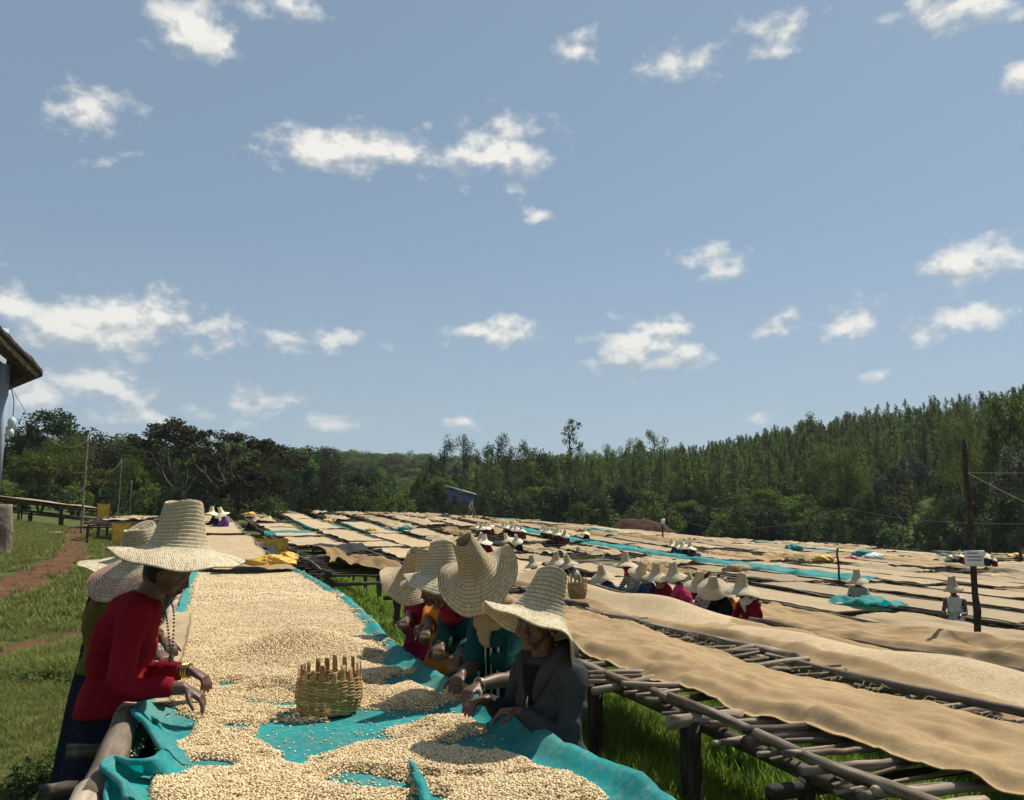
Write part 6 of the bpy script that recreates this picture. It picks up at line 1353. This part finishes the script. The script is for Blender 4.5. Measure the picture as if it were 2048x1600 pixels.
# ------------------------------------------------------------------ bags and bundles
def bundle(name, c, r, mat, label, cat, seed, flat=.5, rot=0, base=True):
    bm = bmesh.new(); bmesh.ops.create_icosphere(bm, subdivisions=4, radius=1); V = np.array([v.co for v in bm.verts]); Fc = np.array([[v.index for v in f.verts] for f in bm.faces]); bm.free()
    n = fbm(V[:, 0] * 1.8 + V[:, 2] * 1.3, V[:, 1] * 1.8 - V[:, 2], seed, 4); n2 = np.abs(fbm(V[:, 0] * 4 + V[:, 2] * 3, V[:, 1] * 4 + V[:, 2] * 2, seed + 3, 3))
    n3 = np.abs(fbm(V[:, 0] * 9 + V[:, 2] * 5, V[:, 1] * 9 - V[:, 2] * 4, seed + 8, 3)); V = V * (1 + .8 * n + .5 * n2 + .35 * n3)[:, None] * np.asarray(r); V[:, 2] = np.where(V[:, 2] < -.25 * r[2], -.25 * r[2], V[:, 2]); cr, sr = math.cos(rot), math.sin(rot)
    V = np.stack([V[:, 0] * cr - V[:, 1] * sr, V[:, 0] * sr + V[:, 1] * cr, V[:, 2] + .25 * r[2]], 1) + np.asarray(c)
    return tag(obj(name, V, Fc, M[mat]), label, cat)
p = hit(545, 1130, .88); bundle('plastic_bag', p, (.30, .18, .11), 'yellow', 'crumpled yellow plastic bag at the far end of the main bed', 'bag', 3, rot=.5)
p = hit(575, 1120, .95); bundle('plastic_bag', p, (.13, .11, .09), 'yellow', 'knotted end of yellow plastic behind the crumpled yellow bag', 'bag', 5)
sheet('burlap_rag', 12.75, 13.55, .05, 1.12, 'burlap', 'burlap rag edging the far end of the main bed under the yellow bag', 'burlap', .875, .04, 24, .05, .06, .12, 99, base=.4, thick=.006)
sheet('burlap_rag', 3.9, 7.4, -.36, -.13, 'burlap2', 'burlap hanging over the left edge of the main bed by the workers', 'burlap', .872, .05, 12, .02, .02, .03, 98, base=.0, hang=(.12, 0), thick=.006)
for px, py, r_, m_, lab in ((742, 1062, .20, 'yellow', 'small yellow bag pair on the bed end above the burlap heap'), (810, 1060, .28, 'teal', 'round teal net bundle on a middle bed'), (500, 1031, .25, 'yellow', 'yellow sheet on the teal edged bed left of centre'), (1648, 1122, .35, 'yellow', 'yellow plastic lying on a far right bed'), (1703, 1118, .22, 'pinkpl', 'pink bucket shaped bundle on a far right bed'), (1745, 1117, .35, 'dwhite', 'white sack lying on a far right bed'), (1385, 1112, .22, 'c_blue', 'blue bundle beside the long teal strip'), (1470, 1142, .30, 'c_beige', 'pale sack above the red sweater worker of the middle group'), (1585, 1100, .4, 'teal', 'teal net clump on a far right bed'), (1725, 1112, .45, 'teal', 'teal net pile beside the white sack'), (2030, 1115, .35, 'yellow', 'yellow bag at the right edge of the far field'), (612, 1022, .3, 'yellow', 'yellow bag at the far end of the netted beds'), (655, 1045, .25, 'yellow', 'yellow bag near the heaped burlap left of centre')):
    p = hit(px, py, .93)
    if p[1] < 89 : bundle('bundle', p, (r_ * 1.3, r_, r_ * .6), m_, lab, 'bundle', px % 17)
for i, (s_, t_) in enumerate(((14.25, -.2), (21.75, 1.8), (23., 3.0))): pass
# yellow jerry sacks hanging at bed ends
def hang(px, py, w_, h_, d, mat, lab):
    p = at(px, py, d); n = 10; u, v = np.meshgrid(np.linspace(-1, 1, n), np.linspace(0, 1, n), indexing='ij'); V = []
    for sgn in (1, -1):
        V.append(np.stack([p[0] + u * w_ / 2 * (1 - .12 * v), p[1] - sgn * (.03 + .07 * (1 - u ** 2) * np.sin(v * 2.6)) + .03 * fbm(u * 2, v * 2, int(px)), p[2] - v * h_ + .02 * u ** 2], -1).reshape(-1, 3))
    o = obj('sack', np.concatenate(V), np.concatenate([gridf(n, n), gridf(n, n)[:, ::-1] + n * n]), M[mat]); return tag(o, lab, 'sack')
hang(243, 1047, .62, .75, 32.4, 'yellow', 'yellow sack hanging from the near end of the left table bed')
hang(208, 1008, .55, .75, 42.2, 'yellow', 'orange yellow sack hanging at the end of the long far bed by the house')
hang(540, 1078, .9, .55, 21.9, 'yellow', 'yellow sack hanging at the end of the bed behind the slatted bed')
hang(560, 1085, .2, .6, 21.2, 'yellow', 'narrow yellow strip hanging beside the slatted bed')

# ------------------------------------------------------------------ house at the left edge
Dh = 25.; pc = at(-12, 1010, Dh); hx, hy = pc[0], pc[1]; g0 = gz(hx, hy)
hs = empty('house', (hx - 3.2, hy + 4, g0)); tag(hs, 'tall pale blue house with thatched roof and mud plinth at the left edge', 'house')
ux = norm(np.array([math.cos(R(44)), math.sin(R(44)), 0])); uy = np.array([-ux[1], ux[0], 0]); c0 = np.array([hx, hy, 0.]); Mh = np.stack([ux, uy, [0, 0, 1]], 1)
zt = at(14, 733, Dh)[2]; zb = at(14, 1010, Dh)[2]; zc_ = at(14, 830, Dh)[2]
def hbox(name, x0, x1, y0, y1, z0, z1, mat, bev=0):
    V_, F_ = box([(x0 + x1) / 2, (y0 + y1) / 2, (z0 + z1) / 2], [x1 - x0, y1 - y0, z1 - z0]); return obj(name, V_ @ Mh.T + c0, F_, M[mat], hs, smooth=False)
hbox('upper_wall', -6.4, -.0, 0, 8, zc_, zt + 1.0, 'paintblue'); hbox('lower_wall', -6.4, .012, -.012, 8.01, zb - .03, zc_, 'paintpale'); hbox('corner_post', -.10, .10, -.06, .14, zb, zt + .06, 'paintblue')
zr_ = at(88, 750, Dh - 1.2)[2] + (((at(88, 750, Dh - 1.2) - c0) @ Mh)[0] + 3.2) * .93 - .12
V_ = np.array([[x_, y_, z_] for y_ in (.02, .14) for x_, z_ in ((-6.4, zt + .98), (0., zt + .98), (-3.2, zr_))]); obj('gable', V_ @ Mh.T + c0, [np.array([[0, 1, 2], [5, 4, 3]]), np.array([[0, 3, 4, 1], [1, 4, 5, 2], [2, 5, 3, 0]])], M['paintblue'], hs, smooth=False)
# lumpy mud plinth
n1 = 40; xs = np.linspace(-6.6, .24, n1); zs_ = np.linspace(g0 - .2, zb + .02, 16); Vp = []
pts = [( -6.6, -.22), (.34, -.22), (.42, -.1), (.42, 8.2)]; d = np.r_[0, np.cumsum([math.dist(a, b) for a, b in zip(pts, pts[1:])])]; uu = np.linspace(0, d[-1], 120); px_ = np.interp(uu, d, [a[0] for a in pts]); py_ = np.interp(uu, d, [a[1] for a in pts])
for z_ in zs_: 
    o_ = .10 * fbm(uu * 2, uu * 0 + z_ * 2.5, 5, 4) + .05 * (zb - z_); Vp.append(np.stack([px_ + o_ * (uu > d[1]), py_ - o_ * (uu <= d[2]), np.full(120, z_)], 1))
Vp.append(np.stack([np.minimum(px_, -.02), np.maximum(py_, .02), np.full(120, zb + .03)], 1))
obj('plinth', np.concatenate(Vp) @ Mh.T + c0, gridf(17, 120), M['mud'], hs)
# thatched gable roof: thick ragged slope with rafters under it
pe = at(88, 750, Dh - 1.2); e_r = (pe - c0) @ Mh; ex, ez = e_r[0], pe[2]; rx_ = -3.2; rz_ = ez + (ex - rx_) * .93
for sgn in (1, -1):
    nu, nv = 60, 30; u = np.linspace(0, 1, nu); v = np.linspace(-1.25, 9, nv); U, Vv = np.meshgrid(u, v, indexing='ij')
    X_ = ex + (rx_ - ex) * U; Z_ = ez + (rz_ - ez) * U; lum = .09 * fbm(U * 16, Vv * 1.5, 7, 4) + .05 * np.floor(U * 9 % 1 * 2) * .5
    Xs = X_ if sgn > 0 else 2 * rx_ - X_
    top = np.stack([Xs + .05 * lum, Vv + .12 * fbm(U * 12, Vv * .2, 9, 3) * (np.abs(Vv + 1.25) < .4), Z_ + .16 + lum], -1); bot = np.stack([Xs, Vv, Z_ - .02 * (1 + np.sin(U * 40))], -1)
    V_ = np.concatenate([top.reshape(-1, 3), bot.reshape(-1, 3)]); Q1 = gridf(nu, nv); idx = np.arange(nu * nv).reshape(nu, nv); lp = np.concatenate([idx[0], idx[1:, -1], idx[-1, ::-1][1:], idx[::-1, 0][1:-1]]); l2 = np.roll(lp, -1); m_ = nu * nv
    obj('thatch', V_ @ Mh.T + c0, np.concatenate([Q1, Q1[:, ::-1] + m_, np.stack([lp, l2, l2 + m_, lp + m_], 1)]), M['thatch'], hs)
    for yv in (-1.05, .05, 2, 4, 6, 8):
        a = np.array([ex - .12, yv, ez - .06]); b = np.array([rx_, yv, rz_ - .06])
        if sgn < 0: a[0] = 2 * rx_ - a[0]; b[0] = 2 * rx_ - b[0]
        obj('rafter', *(lambda t_: (t_[0] @ Mh.T + c0, t_[1]))(tube([a, b], .045, 6)), M['dark'], hs)
obj('purlin', *(lambda t_: (t_[0] @ Mh.T + c0, t_[1]))(tube([[ex - .28, -1.2, ez - .02], [ex - .28, 9, ez - .02]], .05, 6)), M['dark'], hs)
obj('verge_board', *(lambda t_: (t_[0] @ Mh.T + c0, t_[1]))(tube([[ex - .10, -1.22, ez - .03], [-1.6, -1.22, ez + (ex + 1.6) * .90 - .06]], np.array([[.02, .06], [.02, .06]]), 8)), M['pole'], hs)
# hanging lamp on its cord
lp0 = at(20, 770, Dh - .3); lp1 = at(26, 832, Dh - .3); lm = empty('lamp', at(22, 868, Dh - .3)); tag(lm, 'unlit glass lamp hanging from a cord at the house corner', 'lamp')
obj('cord', *tube(spline([lp0, (lp0 + lp1) / 2 + [.06, 0, 0], lp1], 14), .012, 5), M['cable'], lm)
la = at(24, 842, Dh - .3); lb_ = at(20, 862, Dh - .3); ax_ = norm(la - lb_); obj('bulb', *tube([la + ax_ * .10, la + ax_ * .04, la - ax_ * .05, lb_ + ax_ * .05], [.02, .09, .10, .06], 14), M['glass'], lm); obj('shade', *tube([lb_ + ax_ * .06, lb_, lb_ - ax_ * .14], [.06, .09, .11], 14), M['dwhite'], lm)
hp = at(34, 1075, 24.); place_tree('bush', hp[0] - .9, hp[1] - .4, .75, .9, 'lf_bright', 'small green weed bush at the foot of the house plinth')
# plank lying on the grass
p = hit(92, 1067, .02); V_, F_ = box((0, 0, 0), (.95, .22, .07)); a = .35; Mr = np.array([[math.cos(a), -math.sin(a), 0], [math.sin(a), math.cos(a), 0], [0, 0, 1]]); tag(obj('plank', V_ @ Mr.T + p + [0, 0, .03], F_, M['log'], smooth=False), 'short weathered plank lying on the grass near the house', 'plank')

# ------------------------------------------------------------------ wire poles
def pole(px, ytop, dist, r, lab, top_up=0, mat='dark', lean=(0, 0), name='wire_pole'):
    p = at(px, ytop, dist); z0 = gz(p[0], p[1]) - .2; n = 12; u = np.linspace(0, 1, n); q = np.random.default_rng(int(px)); jit = .25 * r; P = np.stack([p[0] + lean[0] * (1 - u) + jit * q.normal(size=n), p[1] + lean[1] * (1 - u) + jit * q.normal(size=n), z0 + (p[2] - z0) * u], 1)
    e = empty(name, (P[0, 0], P[0, 1], z0 + .2)); tag(e, lab, 'pole'); obj('pole', *tube(P, np.linspace(r * 1.15, r * .8, n) * (1 + .06 * q.normal(size=n)), 9), M[mat], e); return e, P[-1]
wp1, w1 = pole(176, 872, 38, .04, 'tall thin wire pole standing by the end of the long far bed', mat='pole')
wp2, w2 = pole(243, 918, 52, .035, 'thin pole further back between the trees, wire tied to it', mat='pole')
pole(263, 960, 46, .035, 'short pole with a small white insulator behind the table bed', mat='pole')
def wire(name, a, b, sag, r, lab, mat='cable'):
    u = np.linspace(0, 1, 30)[:, None]; P = a + (b - a) * u; P[:, 2] -= (4 * sag * u * (1 - u))[:, 0]; return tag(obj(name, *tube(P, r, 5), M[mat]), lab, 'wire')
wa = at(18, 765, 24.6); wire('wire', wa, w1 - np.array([0, 0, .15]), .85, .007, 'sagging wire from the house corner to the thin pole')
wire('wire', w1 - np.array([0, 0, .2]), w2 - np.array([0, 0, .1]), .9, .008, 'sagging wire between the two thin poles on the left')
# sign pole on the right
ps_ = hit(1955, 1262, .1); d_s = math.hypot(*at(1955, 1262, 14.6)[:2]); b0 = at(1957, 1262, 14.6); t0_ = at(1928, 880, 14.6); z0 = gz(b0[0], b0[1]); n = 20; u = np.linspace(0, 1, n); q = np.random.default_rng(9)
foot = b0 + (b0 - t0_) * ((b0[2] - z0 + .2) / (t0_[2] - b0[2])); P = foot + (t0_ - foot) * u[:, None]; P[:, :2] += .007 * q.normal(size=(n, 2)); sp = empty('sign_pole', (foot[0], foot[1], z0)); tag(sp, 'dark crooked wooden pole carrying a white paper notice on the right', 'pole')
obj('pole', *tube(P, np.linspace(.058, .036, n) * (1 + .07 * q.normal(size=n)), 10), M['dark'], sp)
for i, (a, z_) in enumerate(((.5, .62), (2.5, .55), (4., .3))): pp = foot + (t0_ - foot) * z_; obj('knot', *ball(pp + np.array([math.cos(a), math.sin(a), 0]) * .055, (.03, .03, .045), None, 6, 8), M['dark'], sp)
cs_ = at(1941.5, 1116, 14.5); cs_[1] -= .09; wv_, hv_ = 33 / F * 14.3, 27 / F * 14.3
uu, vv = np.meshgrid(np.linspace(-.5, .5, 12), np.linspace(-.5, .5, 8), indexing='ij'); bow = .012 * np.cos(uu * 3) + .006 * np.sin(vv * 5 + uu * 3); fr_ = np.stack([cs_[0] + uu * wv_, cs_[1] - bow, cs_[2] + vv * hv_], -1); bk_ = fr_ + np.array([0, .004, 0]); m_ = 96
ix = np.arange(m_).reshape(12, 8); lp = np.concatenate([ix[0], ix[1:, -1], ix[-1, ::-1][1:], ix[::-1, 0][1:-1]]); l2 = np.roll(lp, -1)
pp = obj('paper_notice', np.concatenate([fr_.reshape(-1, 3), bk_.reshape(-1, 3)]), np.concatenate([gridf(12, 8), gridf(12, 8)[:, ::-1] + m_, np.stack([lp, l2, l2 + m_, lp + m_], 1)]), M['paper']); tag(pp, 'white paper notice with three grey lines of print on the dark pole', 'sign')
for x0, x1, v in ((-.36, .18, .33), (-.34, .34, .10), (-.34, .32, -.11)):                         # blurred lines of print
    r_ = np.random.default_rng(int(v * 100) + 50); x = x0; mb = MB()
    while x < x1:
        wl = r_.uniform(.03, .07); bo = .012 * math.cos((x + wl / 2) * 3) + .006 * math.sin(v * 5 + (x + wl / 2) * 3); mb.add(*box([cs_[0] + (x + wl / 2) * wv_, cs_[1] - bo - .002, cs_[2] + v * hv_], [wl * wv_, .002, .075 * hv_])); x += wl + .016
    mb.obj('print_line', M['ink'], pp, smooth=False)
wt = foot + (t0_ - foot) * ((at(1935, 945, 14.6)[2] - foot[2]) / (t0_[2] - foot[2]))
wire('wire', wt, at(2300, 925, 13.5), .06, .007, 'yellowish wire running right from the top of the sign pole'); wire('wire', wt, at(2200, 1075, 12.), .02, .006, 'yellowish stay wire slanting down right from the sign pole')
wire('wire', at(1690, 1015, 34), at(2200, 1043, 20), .25, .006, 'long thin wire crossing behind the sign pole', 'cable')
wire('wire', at(1340, 1030, 60), at(1690, 1015, 34), .9, .008, 'long thin wire running left above the far field', 'cable')
pole(1675, 1096, 27, .035, 'thin dark stake standing in the field left of the sign pole', name='stake_pole'); st, tp_ = pole(1325, 1040, 60, .06, 'thin stake with a small white tag by the earth mound', name='stake_pole')
V_, F_ = box(tp_ + np.array([0, -.08, -.1]), (.28, .03, .36)); obj('tag', V_, F_, M['paper'], st, smooth=False)

# ------------------------------------------------------------------ blue watch hut on stilts
dh = 74.; hc = at(922, 1028, dh); k = dh / F; ht = empty('watch_hut', (hc[0], hc[1], gz(hc[0], hc[1]))); tag(ht, 'small blue tarpaulin hut on stilts with slanting tin roof', 'hut')
def hp_(px, py, dy=0): q_ = at(px, py, dh); return q_ + np.array([0, dy, 0])
A_ = [hp_(895, 977), hp_(938, 990), hp_(936, 1009), hp_(897, 1006)]; Bk = [p + np.array([0.3, 2.0, 0]) for p in A_]
V_ = np.array(A_ + Bk); obj('front_wall', np.concatenate([V_[:4], V_[:4] + [0, .06, 0]]), np.array([[0, 1, 2, 3], [7, 6, 5, 4], [0, 4, 5, 1], [1, 5, 6, 2], [2, 6, 7, 3], [3, 7, 4, 0]]), M['tarp'], ht, smooth=False)
for nm, (i, j) in (('side_wall', (1, 2)), ('side_wall', (3, 0)), ('back_wall', None) if False else ('floor', (2, 3))): V4 = np.array([A_[i], Bk[i], Bk[j], A_[j]]); obj(nm, np.concatenate([V4, V4 + [.03, 0, .05]]), np.array([[0, 1, 2, 3], [7, 6, 5, 4], [0, 4, 5, 1], [1, 5, 6, 2], [2, 6, 7, 3], [3, 7, 4, 0]]), M['tarp'] if nm != 'floor' else M['dark'], ht, smooth=False)
V4 = np.array([Bk[0], Bk[1], Bk[2], Bk[3]]); obj('back_wall', np.concatenate([V4, V4 + [0, .06, 0]]), np.array([[0, 1, 2, 3], [7, 6, 5, 4], [0, 4, 5, 1], [1, 5, 6, 2], [2, 6, 7, 3], [3, 7, 4, 0]]), M['tarp'], ht, smooth=False)
rf = np.array([hp_(891, 973, -.5), hp_(948, 989, -.5), hp_(950, 988, 2.5), hp_(893, 972, 2.5)]); obj('roof', np.concatenate([rf, rf + [0, 0, .10]]), np.array([[0, 1, 2, 3], [7, 6, 5, 4], [0, 4, 5, 1], [1, 5, 6, 2], [2, 6, 7, 3], [3, 7, 4, 0]]), M['tin'], ht, smooth=False)
dr = np.array([hp_(905, 991, -.05), hp_(914, 993, -.05), hp_(914, 1008, -.05), hp_(905, 1007, -.05)]); obj('door', np.concatenate([dr, dr + [0, .045, 0]]), np.array([[0, 1, 2, 3], [7, 6, 5, 4], [0, 4, 5, 1], [1, 5, 6, 2], [2, 6, 7, 3], [3, 7, 4, 0]]), M['dark'], ht, smooth=False)
for px_, dy_ in ((903, 0), (918, 0), (937, 0), (906, 2.), (936, 2.)):
    a = hp_(px_, 1005, dy_); b = np.array([a[0], a[1], gz(a[0], a[1]) - .1]); obj('stilt', *tube([a, b], .07, 6), M['dark'], ht)
for px_ in (938, 943): a = hp_(px_, 1008, -.2); b = hp_(px_ + 14, 1040, -1.2); obj('ladder_rail', *tube([a, b], .05, 6), M['pole'], ht)
for u in np.linspace(.15, .9, 5): a = hp_(938, 1008, -.2) * (1 - u) + hp_(952, 1040, -1.2) * u; b = hp_(943, 1008, -.2) * (1 - u) + hp_(957, 1040, -1.2) * u; obj('rung', *tube([a, b], .035, 5), M['pole'], ht)

# ------------------------------------------------------------------ mound of dug earth
mc = at(1290, 1075, 80.); xs = np.linspace(-1, 1, 60); U, Vv = np.meshgrid(xs, xs, indexing='ij'); wx_, wy_ = 95 / F * 80, 3.2
mz = (2.1 * np.exp(-(np.abs(U) / .72) ** 4 - (np.abs(Vv) / .62) ** 3) * (1 - .15 * U) + .5 * fbm(U * 5, Vv * 3, 4, 4) * np.exp(-(U ** 2 + Vv ** 2) * 1.5)); gx = mc[0] + U * wx_; gy = mc[1] + Vv * wy_
tag(obj('earth_mound', np.stack([gx, gy, G(gx, gy) - .12 + mz], -1).reshape(-1, 3), gridf(60, 60), M['mound']), 'mound of freshly dug brown earth at the far edge of the field', 'mound')

# loose sticks in the near aisle
for i, (px, py, L_) in enumerate(((1700, 1560, 1.2), (1480, 1530, .5), (215, 1268, .9), (190, 1100, 1.3))):
    p = hit(px, py, .03); q = np.random.default_rng(i); a = q.uniform(0, 3); P = spline([p, p + np.array([math.cos(a) * .5, math.sin(a) * .5, .03]) * L_, p + np.array([math.cos(a + .2), math.sin(a + .2), .06]) * L_], 10); tag(obj('stick', *tube(P, np.linspace(.012, .005, 10), 6), M['dark']), ['dry stick on the grass under the nearest right bed', 'short twig in the lush aisle grass', 'thin dark stick on the grass behind the red sweater woman', 'dark branch on the grass by the left table bed'][i], 'stick')
print('objects', len(bpy.data.objects))

# ------------------------------------------------------------------ the air between the field and the hills
V_, F_ = box((0, 0, 24), (4600, 4600, 66)); hzo = link('haze', mesh('haze', V_, F_, smooth=False)); tag(hzo, 'thin pale haze filling the valley', 'haze', kind='stuff')
hm = bpy.data.materials.new('haze'); hm.use_nodes = True; hm.node_tree.nodes.clear(); ht_ = NT(hm.node_tree)
pv = ht_('ShaderNodeVolumePrincipled'); pv.inputs['Color'].default_value = (.72, .82, .95, 1); pv.inputs['Density'].default_value = .0002; pv.inputs['Anisotropy'].default_value = 0.
ho = ht_('ShaderNodeOutputMaterial'); hm.node_tree.links.new(pv.outputs[0], ho.inputs['Volume']); hzo.data.materials.append(hm)
